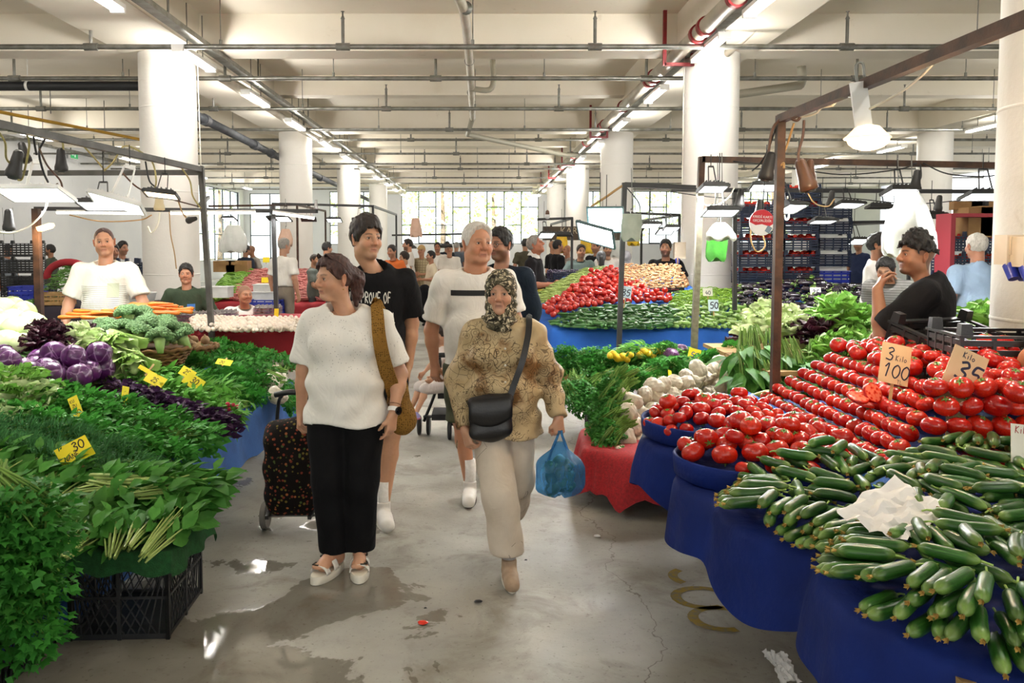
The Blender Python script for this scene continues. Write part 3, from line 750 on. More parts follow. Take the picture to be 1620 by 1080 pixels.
CORE = {k: MB().ell((0, 0, .06), (.07, .07, .08), 10, 7).mesh('lettuce_heart', m) for k, m in (('green', M_LETT), ('pale', M_LETTP), ('red', M_REDL))}
COREr = MB().ell((.12, 0, .04), (.14, .045, .04), 10, 7).mesh('lettuce_heart', M_LETTP)
def lettuce(kind, loc, yaw, label, group, scale=1, tilt=0, n=18):
    if kind == 'romaine':
        o = link('romaine_lettuce', COREr, None, loc, (0, tilt, yaw), scale); tag(o, label, 'lettuce', group)
        for i in range(11):
            a = i*2.4; e = .1+.28*(i/11)
            l_ = link('leaf', LEAFM['romaine'][0 if i < 6 else 1], o, (-.03, .02*math.cos(a), .045+.02*math.sin(a)))
            M = orient((1, math.cos(a)*e, math.sin(a)*e*.6+.02), 0, (-e, math.cos(a), math.sin(a)+.01)); M = M@rotx(PI)
            l_.rotation_euler = Matrix(M.tolist()).to_euler()
        return o
    o = link('lettuce', CORE[kind], None, loc, (tilt*.5, tilt, yaw), scale); tag(o, label, 'lettuce', group)
    for i in range(n):
        a = i*2.399; e = .15+1.15*(1-i/n); r = .02+.035*(1-i/n)
        l_ = link('leaf', LEAFM[kind][i % 2], o, (math.cos(a)*r, math.sin(a)*r, .012+.05*(i/n)), scale=rnd(.8, 1.1))
        M = orient((math.cos(a)*math.sin(e), math.sin(a)*math.sin(e), math.cos(e)), rnd(-.25, .25), (-math.cos(a), -math.sin(a), .3))
        l_.rotation_euler = Matrix(M.tolist()).to_euler()
    return o
def shell_leaf(R, th0, th1, ph, rn=6, cn=8, lift=.012):
    P = []
    for i in range(rn+1):
        t = i/rn; row = []
        for j in range(cn+1):
            s_ = j/cn*2-1; a = th0+(th1-th0)*t; w = ph*math.sin(PI*(.25+.6*t)); rr = R*(1.012+lift*t*4*(abs(s_)**2)*.6+.01*t)
            b = s_*w; row.append((rr*math.sin(a)*math.cos(b), rr*math.sin(a)*math.sin(b), -rr*math.cos(a)*.92))
        P.append(row)
    return np.array(P)
def cabbage_proto(mt, R):
    body = MB().ell((0, 0, 0), (R, R, R*.92), 18, 12).mesh('cabbage_heart', mt)
    lv = [MB().grid(shell_leaf(R, .15, rnd(2.2, 2.6), rnd(.9, 1.2))).mesh('leaf', mt) for _ in range(3)]
    return body, lv
CABW = cabbage_proto(M_WCAB, .115); CABR = cabbage_proto(M_RCAB, .082)
def cabbage(kind, loc, label, group, scale=1):
    b, lv = CABW if kind == 'white' else CABR
    o = link(kind+'_cabbage' if kind == 'white' else 'red_cabbage', b, None, loc, (rnd(-1, 1), rnd(-1, 1), rnd(0, 6)), scale); tag(o, label, 'cabbage', group)
    for i in range(5): link('leaf', lv[i % 3], o, rot=(0, 0, i*1.26+rnd(-.2, .2)), scale=1+.012*i)
    return o
# broccoli floret: a bumpy dome
m = MB(); m.ell((0, 0, 0), (.034, .034, .024), 10, 6)
for i in range(26):
    a = i*2.4; q = math.sqrt(i/26)*1.35; m.ell((.034*math.sin(q)*math.cos(a), .034*math.sin(q)*math.sin(a), .024*math.cos(q)), rnd(.007, .01), 6, 4)
FLORET = m.mesh('floret', M_BROC); BSTALK = MB().cyl((0, 0, -.1), (0, 0, 0), .02, .04, 8).mesh('broccoli_stalk', M_BROCS)
def broccoli(loc, rot, label, group, scale=1):
    o = link('broccoli', BSTALK, None, loc, rot, scale); tag(o, label, 'broccoli', group)
    for i in range(11):
        a = i*2.4; q = math.sqrt(i/11)*1.25
        f = link('floret', FLORET, o, (.075*math.sin(q)*math.cos(a), .075*math.sin(q)*math.sin(a), .05*math.cos(q)+.0), scale=rnd(.85, 1.15))
        f.rotation_euler = (q*math.sin(-a)*.9, q*math.cos(a)*.9, 0)
    return o
# knobbly bagged celeriac
BAGS = []
for i in range(4):
    v = Vol((-.1,)*3, (.1,)*3, .0075); v.ell((0, 0, 0), (.062, .052, .05), .0)
    for j in range(3): v.ell((rnd(-.03, .03), rnd(-.03, .03), rnd(-.02, .02)), rnd(.035, .045), .01)
    v.cap((.03, 0, 0), (.085, rnd(-.02, .02), rnd(-.01, .02)), .026, .014, .012)
    ph = rnd(0, 9)
    v.fn(lambda F, X, Y, Z: F+.0035*np.sin(X*120+ph+2*np.sin(Y*90))*np.sin(Y*110+Z*70)+.002*np.sin(Z*260+X*150))
    V, Q = v.nets(); BAGS.append(MB().add(V, Q).mesh('wrapped_bulb', M_BAG))
def celeriac(loc, rot, label, group, scale=1):
    return spawn(('wrapped_celeriac', random.choice(BAGS), []), loc, rot, scale, label, 'celeriac', group)
EGGM = MB().lathe([(max(.02, math.sin(q))*.0225*(1-.12*math.cos(PI-q)), -.029*math.cos(q)) for q in np.linspace(0, PI, 8)], 10).mesh('egg_shell', M_EGG)
LEMM = MB().lathe([(max(.03, math.sin(q)**.8)*.03, -.042*math.cos(q)) for q in np.linspace(0, PI, 9)], 12).mesh('lemon_peel', M_LEMON)
# ---------------------------------------------------------------- stalls: cloths, tables, crates, tags
BLUEC = mat('royal_blue_cloth', '132a74', '0e1f5a', 3, .75, .7, 16, spec=.2)
BLUEM = mat('bright_blue_cloth', '2a62b8', '2254a5', 3, .75, .2, 100, spec=.2)
BLUEL = mat('faded_blue_felt', '24528f', '1d4479', 5, .85, .35, 180)
REDC = mat('dark_red_cloth', 'a51f2b', '8c1823', 3, .75, .2, 100)
BROWNC = mat('maroon_plastic', '4a1a1c', '381315', 5, .4, .2, 30)
WOOD = mat('raw_wood', 'b4925f', '8e6f43', 5, .75, .2, 60, stretch=(1, 1, 6))
CARD_B = mat('cardboard', 'a88458', '94734a', 5, .85, .1, 60)
STICK = mat('tag_stick', 'c8a878', 'b49260', 20, .8)
TURF = mat('artificial_turf', '1f5a2b', '17481f', 40, .95, .9, 220)
BLACKPL = mat('black_plastic', '17181a', '1f2022', 8, .4, .1, 60)
NAVYPL = mat('navy_plastic', '24324e', '1c2740', 8, .4, .1, 60)
BLUEPL = mat('blue_plastic', '2a3bb0', '2433a0', 6, .35)
WHITEPL = mat('white_foam', 'e6e7e6', 'd5d7d6', 6, .6)
def resample(P, n):
    P = np.array([p[:2] for p in P], float); Q = np.vstack([P, P[:1]]); d = np.r_[0, np.cumsum(np.linalg.norm(np.diff(Q, axis=0), axis=1))]
    s = np.linspace(0, d[-1], n, endpoint=False); return np.stack([np.interp(s, d, Q[:, i]) for i in (0, 1)], 1)
def drape(name, outline, ztop, zhem, label, m, cat='tablecloth', n=200, fold=.025, flare=.06, rows=9, seed=1, sm=0, group=None, wrinkle=.006):
    """cloth over a table: top face plus a skirt with folds; ztop/zhem may be functions of (x, y)"""
    zt = ztop if callable(ztop) else (lambda x, y: ztop); zh = zhem if callable(zhem) else (lambda x, y: zhem)
    P = resample(outline, n)
    for _ in range(sm): P = .5*P+.25*np.roll(P, 1, 0)+.25*np.roll(P, -1, 0)
    a = np.sum(P[:, 0]*np.roll(P[:, 1], -1)-np.roll(P[:, 0], -1)*P[:, 1])
    T = np.roll(P, -1, 0)-np.roll(P, 1, 0); T /= np.linalg.norm(T, axis=1)[:, None]; N = np.stack([T[:, 1], -T[:, 0]], 1)*(1 if a > 0 else -1)
    L = np.arange(n)/n*2*PI; r = random.Random(seed); ph = [r.uniform(0, 6) for _ in range(5)]; f = [r.randint(9, 13), r.randint(17, 24), r.randint(29, 41)]
    w = (.5*np.sin(f[0]*L+ph[0])+.35*np.sin(f[1]*L+ph[1]+.6*np.sin(5*L))+.25*np.sin(f[2]*L+ph[2]))
    c = P.mean(0); G = []
    for q in np.linspace(.05, 1, 6):
        R = c+(P-c)*q; G.append([(x, y, zt(x, y)+wrinkle*math.sin(x*23+y*17)*math.sin(y*19-x*7)) for x, y in R])
    for i in range(1, rows+1):
        t = i/rows; row = []
        for j in range(n):
            x, y = P[j]; z0 = zt(x, y); z1 = zh(x, y)+.035*math.sin(f[0]*L[j]+ph[3])+.02*math.sin(f[1]*L[j]+ph[4])
            o = .012*min(1, t*8)+fold*w[j]*min(1, t*1.6)+flare*t
            row.append((x+N[j, 0]*o, y+N[j, 1]*o, z0+(z1-z0)*t))
        G.append(row)
    k = MB().grid(np.array(G), wrap=True)
    o = k.build(name, m); return tag(o, label, cat, group)
def table(name, x0, x1, y0, y1, z, label, planks=5, m=None):
    o = empty(name, ((x0+x1)/2, (y0+y1)/2, 0), label, 'table'); w = (y1-y0)/planks
    bd = MB().box((0, 0, z-.02), (x1-x0, w*.94, .03)).mesh('plank', m or WOOD, False)
    for i in range(planks): link('plank', bd, o, (0, y0+w*(i+.5)-(y0+y1)/2, 0))
    lg = MB().box((0, 0, (z-.035)/2), (.06, .06, z-.035)).mesh('leg', m or WOOD, False)
    for sx in (-1, 1):
        for sy in (-1, 1): link('leg', lg, o, (sx*((x1-x0)/2-.08), sy*((y1-y0)/2-.08), 0))
    return o
def crate_mesh(w, d, h, m, slots=2, post=0, lattice=False):
    k = MB(); t = .012
    k.box((0, 0, t/2), (w, d, t))
    if lattice:
        for sx in (-1, 1):
            for a in np.arange(-d/2, d/2, .045):
                for sg in (-1, 1): k.bar((sx*w/2, a, t), (sx*w/2, min(d/2, max(-d/2, a+sg*h*.6)), h), .005, .005)
        for sy in (-1, 1):
            for a in np.arange(-w/2, w/2, .045):
                for sg in (-1, 1): k.bar((a, sy*d/2, t), (min(w/2, max(-w/2, a+sg*h*.6)), sy*d/2, h), .005, .005)
        zs = [.02, h*.5, h-.01]
    else:
        zs = np.linspace(.03, h-.03, slots+2)
    hh = .012 if lattice else (h-.02)/(len(zs))*.62
    for z in zs:
        for sx in (-1, 1): k.box((sx*w/2, 0, z), (t, d, hh))
        for sy in (-1, 1): k.box((0, sy*d/2, z), (w, t, hh))
    nv = 4 if not lattice else 2
    for i in range(nv+1):
        u = i/nv*2-1
        for s in (-1, 1): k.box((u*w/2, s*d/2, h/2), (.016, .016, h)); k.box((s*w/2, u*d/2, h/2), (.016, .016, h))
    for sx in (-1, 1):
        k.box((sx*w/2, 0, h), (.03, d+.03, .012))
    for sy in (-1, 1): k.box((0, sy*d/2, h), (w+.03, .03, .012))
    if post:
        for sx in (-1, 1):
            for sy in (-1, 1): k.box((sx*(w/2-.02), sy*(d/2-.02), h+post/2), (.055, .055, post), taper=.85)
    return k.mesh('crate_body', m, False)
CR = dict(black=crate_mesh(.56, .38, .24, BLACKPL, 3, .06), navy=crate_mesh(.5, .38, .165, NAVYPL, 2, .06), lattice=crate_mesh(.40, .44, .36, BLACKPL, lattice=True), blue=crate_mesh(.5, .38, .16, BLUEPL, 1),
          wood=crate_mesh(.5, .32, .2, WOOD, 1), low=crate_mesh(.5, .38, .12, NAVYPL, 1))
def crate(kind, loc, yaw, label, group=None, tilt=0, scale=1, roll=0):
    nm = {'wood': 'wooden_crate'}.get(kind, 'plastic_crate')
    return tag(link(nm, CR[kind], None, loc, (tilt, roll, yaw), scale), label, 'crate', group)
# hand lettering -------------------------------------------------
GL = {'0': [[(.3, 1), (.08, .75), (.05, .3), (.3, 0), (.52, .3), (.52, .75), (.3, 1)]], '1': [[(.12, .72), (.36, 1), (.3, 0)]], '2': [[(.05, .75), (.3, 1), (.52, .75), (.3, .35), (.02, .02), (.55, .04)]],
      '3': [[(.08, .88), (.35, 1), (.5, .78), (.22, .54), (.5, .36), (.4, .04), (.02, .1)]], '4': [[(.35, 1), (.02, .4), (.58, .42)], [(.42, .7), (.38, 0)]], '5': [[(.55, .98), (.18, .96), (.12, .58), (.42, .58), (.5, .25), (.3, 0), (.04, .1)]],
      'K': [[(.08, 1), (.06, 0)], [(.5, 1), (.1, .5), (.52, 0)]], 'i': [[(.15, .6), (.15, 0)], [(.15, .85), (.16, .9)]], 'l': [[(.15, 1), (.15, 0)]], 'o': [[(.25, .55), (.05, .3), (.25, 0), (.45, .3), (.25, .55)]],
      'A': [[(.02, 0), (.28, 1), (.55, 0)], [(.12, .4), (.46, .4)]], 'P': [[(.08, 0), (.08, 1), (.45, .9), (.45, .6), (.1, .5)]], 'R': [[(.08, 0), (.08, 1), (.45, .88), (.42, .58), (.1, .5), (.55, 0)]], 'O': [[(.3, 1), (.04, .6), (.25, 0), (.55, .4), (.3, 1)]],
      'V': [[(.02, 1), (.28, 0), (.55, 1)]], 'E': [[(.52, 1), (.1, .98), (.1, 0), (.54, .02)], [(.1, .5), (.45, .52)]], 'F': [[(.5, 1), (.1, .98), (.1, 0)], [(.1, .52), (.42, .54)]], 'C': [[(.52, .85), (.28, 1), (.05, .5), (.25, 0), (.53, .15)]],
      'S': [[(.5, .88), (.25, 1), (.08, .75), (.42, .4), (.4, .08), (.05, .1)]], 'M': [[(.02, 0), (.1, 1), (.3, .35), (.52, 1), (.6, 0)]], 'N': [[(.06, 0), (.08, 1), (.48, 0), (.5, 1)]], 'L': [[(.1, 1), (.08, 0), (.5, .02)]], 'T': [[(.0, 1), (.58, 1)], [(.3, 1), (.28, 0)]],
      'I': [[(.25, 1), (.25, 0)]], 'U': [[(.06, 1), (.08, .15), (.3, 0), (.5, .2), (.52, 1)]], 'B': [[(.08, 0), (.08, 1), (.42, .85), (.1, .52), (.5, .3), (.08, 0)]], ',': [[(.15, .1), (.08, -.2)]], '.': [[(.1, 0), (.12, .05)]], '-': [[(.05, .5), (.5, .5)]], 'Z': [[(.02, 1), (.52, 1), (.02, 0), (.55, 0)]], 'H': [[(.08, 1), (.08, 0)], [(.5, 1), (.5, 0)], [(.08, .5), (.5, .5)]], 'Y': [[(.02, 1), (.28, .5), (.54, 1)], [(.28, .5), (.28, 0)]], ' ': []}
def lettering(items, place, w=.008):
    """items: (text, u, v, height, slant); place(u, v) -> 3-D point. flat pen strokes"""
    k = MB()
    for text, u, v, h, sl in items:
        for ch in text:
            for st in GL.get(ch, []):
                P = smooth_path([(a*h, b*h, 0) for a, b in st], 5 if len(st) > 2 else 3); ww = w*h/.06 if w < 1 else w
                ww = min(ww, w*1.6); T = np.gradient(P, axis=0); T /= np.linalg.norm(T, axis=1)[:, None]+1e-9
                Nn = np.stack([-T[:, 1], T[:, 0]], 1)*ww/2
                A = [place(u+p[0]+sl*p[1]+n_[0], v+p[1]+n_[1]) for p, n_ in zip(P, Nn)]; B = [place(u+p[0]+sl*p[1]-n_[0], v+p[1]-n_[1]) for p, n_ in zip(P, Nn)]
                k.grid(np.stack([np.array(A), np.array(B)], 1))
            u += h*(.68 if ch not in 'il.,I ' else .4)
    return k
INK = mat('blue_black_ink', '1c1c3a', None, rough=.6); INKR = mat('red_ink', 'a32a2a', None, rough=.6); INKB = mat('blue_ink', '2d3a9a', None, rough=.6); INKK = mat('black_ink', '15150f', None, rough=.6)
CARDM = {'tan': mat('tan_card', 'e8c79c', 'ddb98b', 4, .7), 'white': mat('white_card', 'f0ede0', 'e4dfcf', 4, .6), 'yellow': mat('yellow_card', 'f2df1f', 'e8d018', 4, .6), 'pale': mat('pale_blue_card', 'd9ecf5', 'cfe6f0', 4, .6)}
def price_tag(loc, w, h, kind, items, label, yaw=0, lean=-.25, roll=0, ink=None, stick=.12, pen=.008, flat=False, extra=None):
    """card stands on its stick; origin at the foot of the card"""
    o = empty('price_tag', loc, label, 'price tag', 'price tags')
    o.rotation_euler = Matrix((rotz(yaw)@rotx(lean)@roty(roll)).tolist()).to_euler()
    MB().box((0, 0, h/2), (w, .003, h)).build('card', CARDM[kind], o, False)
    pl = lambda u, v: (u-w/2, -.0026, v)
    if items: lettering(items, pl, pen).build('writing', ink or INK, o, False)['kind'] = 'stuff'
    if extra: lettering(extra[0], pl, pen*.8).build('writing', extra[1], o, False)['kind'] = 'stuff'
    if stick: MB().box((0, .004, .02-stick/2+.03), (.014, .004, stick+.06)).build('stick', STICK, o, False)
    return o

# ================================================================ right front stall: cucumbers, tomatoes
EA = [(1015, 690), (1040, 705), (1080, 717), (1104, 722), (1068, 745), (1075, 760), (1100, 777), (1134, 790), (1140, 806), (1180, 836), (1296, 872), (1297, 915), (1345, 964), (1480, 1027), (1620, 1066)]
EDGE = [tuple(atz(x, y, .70))[:2] for x, y in EA]
OUT = [(.86, 4.25), (1.1, 4.5), (1.5, 4.75), (1.62, 4.98), (3.2, 5.0), (3.2, 1.55), (1.6, 1.6)]
outline = EDGE+[(1.5, 1.64), (3.2, 1.55), (3.2, 4.95), (1.62, 4.95), (1.45, 4.7), (1.1, 4.42), (.88, 4.2)]
drape('tablecloth', outline, .69, lambda x, y: .43 if x < 2.4 else .4, 'royal blue cloth draped over the cucumber and tomato stall in front on the right', BLUEC, n=420, fold=.026, flare=.03, rows=10, seed=4, sm=4)
table('stall_table', 1.1, 3.1, 1.75, 4.8, .66, 'wooden trestle table under the blue cloth of the right front stall', 7)
def tub(cx, cy, rx, ry, z, label):
    o = empty('display_tub', (cx, cy, z), label, 'tub')
    pr = [(.9, 0), (.985, .02), (1, .07), (1.0, .095), (.975, .1), (.95, .085), (.9, .03), (.01, .02)]
    MB().lathe(pr, 48).xf(np.diag([rx, ry, 1])).build('tub_wall', BLUEC, o); return o
BOWL1 = (1.18, 3.94, .37, .36); BOWL2 = (1.17, 3.24, .37, .30)
tub(*BOWL1, .69, 'round tub covered in blue cloth holding tomatoes, farther of two'); tub(*BOWL2, .69, 'round tub covered in blue cloth holding tomatoes, nearer of two')
def bowl_heap(B, n, r0, r1, label, group, h):
    H = Heap(lambda x, y: .715+h*max(0, 1-((x-B[0])/B[2])**2-((y-B[1])/B[3])**2)**.8, .93)
    c = 0
    def cand():
        while True:
            x, y = rnd(-1, 1), rnd(-1, 1)
            if x*x+y*y < .86: return B[0]+x*B[2], B[1]+y*B[3], 0
    for i in range(n):
        r = rnd(r0, r1); x, y, z, a = H.drop([(0, r*.92)], cand, 30); tomato((x, y, z), r, label, group, up=random.random() < .75)
bowl_heap(BOWL1, 58, .034, .046, 'ripe red tomato heaped in the farther blue tub', 'tomatoes in the farther tub', .12)
bowl_heap(BOWL2, 54, .036, .052, 'ripe red tomato heaped in the nearer blue tub', 'tomatoes in the nearer tub', .12)
# sloping blue board between the tubs and the stepped tomatoes
def sloped(pts, name, m, label, cat, th=.02):
    P = np.array([tuple(p) for p in pts]); k = MB(); Q = np.vstack([P, P-np.array([0, 0, th])])
    k.add(Q, np.array([[0, 1, 2, 3], [7, 6, 5, 4], [0, 4, 5, 1], [1, 5, 6, 2], [2, 6, 7, 3], [3, 7, 4, 0]])); o = k.build(name, m, None, False); return tag(o, label, cat)
sloped([(1.50, 3.0, .73), (1.50, 4.85, .73), (1.645, 4.85, .755), (1.645, 3.0, .755)][::-1], 'display_board', BLUEM, 'flat blue edge strip along the foot of the stepped tomatoes', 'board')
Y0, Y1 = 3.2, 4.62
tiers = 6
for kx in range(tiers):
    x = 1.675+.064*kx; z = .765+.05*kx; n = 19-kx; sp = (Y1-Y0)/18
    for i in range(n):
        y = Y1-.5*kx*sp*.6-i*sp; r = .0385+.004*(i/18)
        tomato((x+rnd(-.004, .004), y, z+rnd(-.003, .003)), r*rnd(.96, 1.04), 'red tomato in the %s row up of the stepped heap, %s from far end' % (ORDS[kx], ORDS[i]), 'tomatoes in the stepped rows', calyx=True, tilt=(rnd(-.5, .5), rnd(-.7, .1), rnd(0, 6.3)))
for lv in range(5):
    for c in range(6):
        x = 1.79+.096*c+(.045 if lv % 2 else 0)+.02*lv; z = .775+.074*lv; r = rnd(.047, .052)
        tomato((x, 3.12+.03*lv+rnd(-.01, .01), z), r, 'large red tomato in the %s layer up at heap front, %s from the aisle' % (ORDS[lv], ORDS[c]), 'large tomatoes in the front wall', tilt=(rnd(-.4, .9), rnd(-.5, .5), rnd(0, 6.3)))
HP = Heap(lambda x, y: min(.73+.8*(x-1.66), 1.04+.06*(x-2)) if y > 3.2 else .95, .93)
for kx in range(tiers):
    for i in range(19-kx): HP.P = np.vstack([HP.P, [(1.675+.064*kx, Y1-.3*kx*(Y1-Y0)/18-i*(Y1-Y0)/18, .765+.05*kx, .036)]])
for lv in range(5):
    for c in range(9): HP.P = np.vstack([HP.P, [(1.79+.096*c+.02*lv, 3.12+.03*lv, .775+.074*lv, .046)]])
cnd = polycand([(1.98, 3.3), (2.0, 4.55), (2.5, 4.55), (2.62, 4.0), (2.75, 3.2), (2.3, 3.25)])
TAGA, TAGB = at(1412, 607, 3.6), at(1517, 612, 3.3)
def cnd_():
    while True:
        x, y, a = cnd()
        if not any(abs(x-t.x-.02*s_) < .10 and t.y-.42 < y < t.y+.05 for t, s_ in ((TAGA, 1), (TAGB, 2))): return x, y, a
for i in range(84):
    r = rnd(.04, .05); x, y, z, a = HP.drop([(0, r*.92)], cnd_, 14); tomato((x, y, z), r, 'red tomato loose on top of the stepped heap behind the price tags', 'loose tomatoes on the stepped heap', up=random.random() < .8)
for px, py, Y, r in ((1387, 547, 4.3, .052), (1417, 541, 4.2, .046), (1555, 612, 3.35, .058), (1578, 640, 3.2, .056), (1612, 620, 3.1, .055), (1540, 625, 3.45, .045)):
    tomato(at(px, py, Y), r, 'big red tomato on the crest of the stepped heap, '+{1387: 'ribbed and nearly highest', 1417: 'topmost at the far end', 1555: 'behind the larger tan tag', 1578: 'above the white tag', 1612: 'cut by the picture edge', 1540: 'right of the tag stick'}[px], 'big tomatoes on the crest', tilt=(.3, .2, rnd(0, 6)))
SLI = MB().lathe([(.01, 0), (.95, .0), (1, .06), (.97, .22), (.9, .26), (.01, .26)], 22, lob=lambda a, z: .04*np.cos(5*a)).mesh('slice_skin', M_TOM)
def m_flesh():
    k = NT('tomato_flesh'); v = k.coord('Object'); c = k.mix(k.ramp(k.voro(v, 3.2), [(.25, 'c8281c'), (.5, 'e06a4e')]), 'd33a28', 'd84b35'); k.base(k.ramp(k.voro(v, 3.2), [(.2, 'b5200f'), (.38, 'd8452f'), (.6, 'e2735a')])); k.set(Roughness=.2); return k.m
FLE = MB().lathe([(.01, .262), (.86, .262), (.9, .25)], 22).mesh('cut_face', m_flesh())
for i, (px, py, rot, w) in enumerate([(1357, 630, (.35, .1, 0), 'lying flat'), (1379, 622, (1.1, 0, .3), 'standing behind the others'), (1388, 630, (.9, .5, .4), 'tilted in the middle'), (1366, 640, (.2, .2, .3), 'lowest')]):
    spawn(('tomato_slice', SLI, [('cut_face', FLE)]), at(px, py, 3.62+.02*i), rot, .05, 'cut tomato slice showing its wet flesh on the stepped heap, '+w, 'tomato slice', 'cut tomato slices')
# cucumbers
CP = [tuple(atz(x, y, .74))[:2] for x, y in ((1150, 782), (1160, 828), (1240, 852), (1306, 880), (1318, 930), (1370, 968), (1480, 1010), (1600, 1042), (1650, 1050))]+[(1.62, 1.85), (2.35, 2.9), (2.3, 3.05)]+[tuple(atz(x, y, .74))[:2] for x, y in ((1560, 752), (1450, 758), (1390, 772), (1250, 775), (1190, 772))]
ED = np.array([tuple(atz(x, y, .74))[:2] for x, y in ((1150, 782), (1160, 828), (1240, 852), (1306, 880), (1318, 930), (1370, 968), (1480, 1010), (1600, 1042), (1690, 1055))])
EDr = np.array(smooth_path([(p[0], p[1], 0) for p in ED], 6))[:, :2]
def edist(x, y): return np.sqrt(((EDr-(x, y))**2).sum(1)).min()
HC = Heap(lambda x, y: .705+.13*min(1, edist(x, y)/.35)+.04*math.sin(x*9)*math.sin(y*8), .9)
def cprof(i): L, r = CUKES[i][:2]; return [(t*L/2, r*(.98 if abs(t) < .7 else .75)) for t in (-.82, -.42, 0, .42, .82)]
cc = 0
for layer in range(3):       # rows that point outward along the edge
    P = np.array(smooth_path([(p[0], p[1], 0) for p in ED], 12)); d = np.r_[0, np.cumsum(np.linalg.norm(np.diff(P, axis=0), axis=1))]
    for s in np.arange(.02+.018*(layer % 2), d[-1], .042):
        x, y = np.interp(s, d, P[:, 0]), np.interp(s, d, P[:, 1]); x2, y2 = np.interp(min(s+.04, d[-1]), d, P[:, 0]), np.interp(min(s+.04, d[-1]), d, P[:, 1])
        x1, y1 = np.interp(max(s-.04, 0), d, P[:, 0]), np.interp(max(s-.04, 0), d, P[:, 1])
        t = np.array([x2-x1, y2-y1]); t /= np.linalg.norm(t); nn = np.array([t[1], -t[0]]);
        if nn@(np.array([1.6, 2.5])-np.array([x, y])) > 0: nn = -nn
        a = math.atan2(nn[1], nn[0])+rnd(-.22, .22); i = random.randrange(5); q = -.045-.035*layer
        x += nn[0]*q; y += nn[1]*q
        C = [(x+math.cos(a)*tt, y+math.sin(a)*tt, 0, r) for tt, r in cprof(i)]; z = HC.rest(C)
        if z > .83+.01*layer: continue
        HC.put(C, z); cc += 1
        cucumber(i, (x, y, z), (rnd(0, 6), .06, a), 'green cucumber laid pointing outward along the rim of the near heap', 'cucumbers along the rim')
cnd = polycand(CP, lambda x, y: rnd(0, 6.28) if random.random() < .6 else rnd(-2.3, -.9))
for j in range(222):
    i = random.randrange(5); L, r = CUKES[i][:2]; x, y, z, a = HC.drop(cprof(i), cnd, 36)
    cucumber(i, (x, y, z), (rnd(0, 6), rnd(-.1, .1), a), 'green cucumber loose in the middle of the near heap', 'cucumbers in the near heap')
# crumpled white paper on the cucumbers and under the cloth
def crumple(name, P, label, m, seed=3, amp=.02, n=16, th=True):
    """P: 4 corners; crumpled sheet"""
    r = np.random.default_rng(seed); A = np.array([tuple(p) for p in P]); G = np.zeros((n, n, 3))
    K = [(r.normal(size=2), r.uniform(0, 6), r.uniform(.4, 1)) for _ in range(9)]
    for i in range(n):
        for j in range(n):
            u, v = i/(n-1), j/(n-1); p = A[0]*(1-u)*(1-v)+A[1]*u*(1-v)+A[2]*u*v+A[3]*(1-u)*v
            h = sum(abs(((u*k_[0]+v*k_[1])*3.2+ph) % 2-1)*w for k_, ph, w in K)/4-.5
            G[i, j] = p+np.array([r.normal()*.004, r.normal()*.004, h*amp*2.2])
    return tag(MB().grid(G).build(name, m, None, True, 25), label, 'paper')
PAPER = mat('white_tissue_paper', 'f1efec', 'e6e3df', 5, .7, .1, 40)
crumple('crumpled_paper', [atz(1320, 822, .86), atz(1432, 868, .83), atz(1512, 818, .87), atz(1415, 762, .92)], 'crumpled sheet of white paper lying on the cucumbers', PAPER, 8, .03)
crumple('crumpled_paper', [atz(1206, 1032, .13), atz(1236, 1082, .02), atz(1268, 1085, .02), atz(1240, 1035, .12)], 'crumpled white paper on the floor under the blue cloth', PAPER, 5, .03)
crate('black', (1.45, 2.45, 0), .1, 'black plastic crate on the floor under the cucumber stall')
# tags on the right front stall
price_tag(TAGA, .135, .185, 'tan', [('3', .02, .105, .06, .1), ('Kilo', .065, .108, .026, .1), ('100', .012, .028, .062, .12), ('TL', .085, .004, .018, 0)], 'tan price card reading 3 kilo 100, stuck in the tomatoes', roll=.22, pen=.006, stick=.1)
price_tag(TAGB, .15, .165, 'tan', [('Kilo', .045, .125, .026, 0), ('35', .036, .03, .082, .12), ('TL', .10, .008, .016, 0)], 'tilted tan price card reading kilo 35, stuck in the tomatoes', roll=.46, pen=.008, stick=.14)
price_tag(at(1636, 735, 2.75), .16, .135, 'white', [('35', .05, .008, .07, .1)], 'white price card at the near corner of the tomato heap, cut by the picture edge', roll=.12, ink=INKB, extra=([('Kilo', .012, .103, .025, .1)], INKR), stick=.08)
price_tag(at(1191, 662, 3.95), .15, .10, 'tan', [('40', .03, .014, .05, .5)], 'tan price card reading 40 lying on the tomatoes of the farther tub', yaw=-.3, lean=-.95, roll=.15, extra=([('KALOSSU', .04, .075, .015, 0)], INKR), stick=.05, pen=.006)
for nm, px, py, Y, yaw, lab in (('black', 1497, 556, 4.35, .38, 'empty black plastic crate leaning behind the tomato heap'), ('black', 1592, 566, 3.85, -.16, 'black plastic crate with raised corner posts and moulded lettering behind the tomatoes')):
    p = at(px, py, Y); o = crate(nm, (p.x, p.y, p.z-.12), yaw, lab, tilt=.28 if px == 1497 else 0, scale=1.0)
    if px != 1497:
        lt = lettering([('ME', .0, .045, .034, 0), ('BURS', .0, .0, .024, 0)], lambda u, v: (u+.0, -.205, v+.075), .006); lt.build('moulded_lettering', mat('grey_moulding', '8a8a88', None), o, False)['kind'] = 'stuff'
for i, (px, py) in enumerate([(1560, 528), (1575, 545), (1600, 545), (1612, 555), (1590, 530)]):
    p = at(px, py, 3.9); tomato((p.x, p.y, p.z-.03), .042, 'red tomato in the black crate with lettering behind the stepped heap', 'tomatoes in the lettered crate')
for x, y, z in ((2.35, 4.35, 0), (2.75, 3.9, 0)):
    pass
table('crate_stand', 2.2, 3.1, 3.7, 4.75, .93, 'low wooden stand carrying the black crates behind the tomatoes', 3)

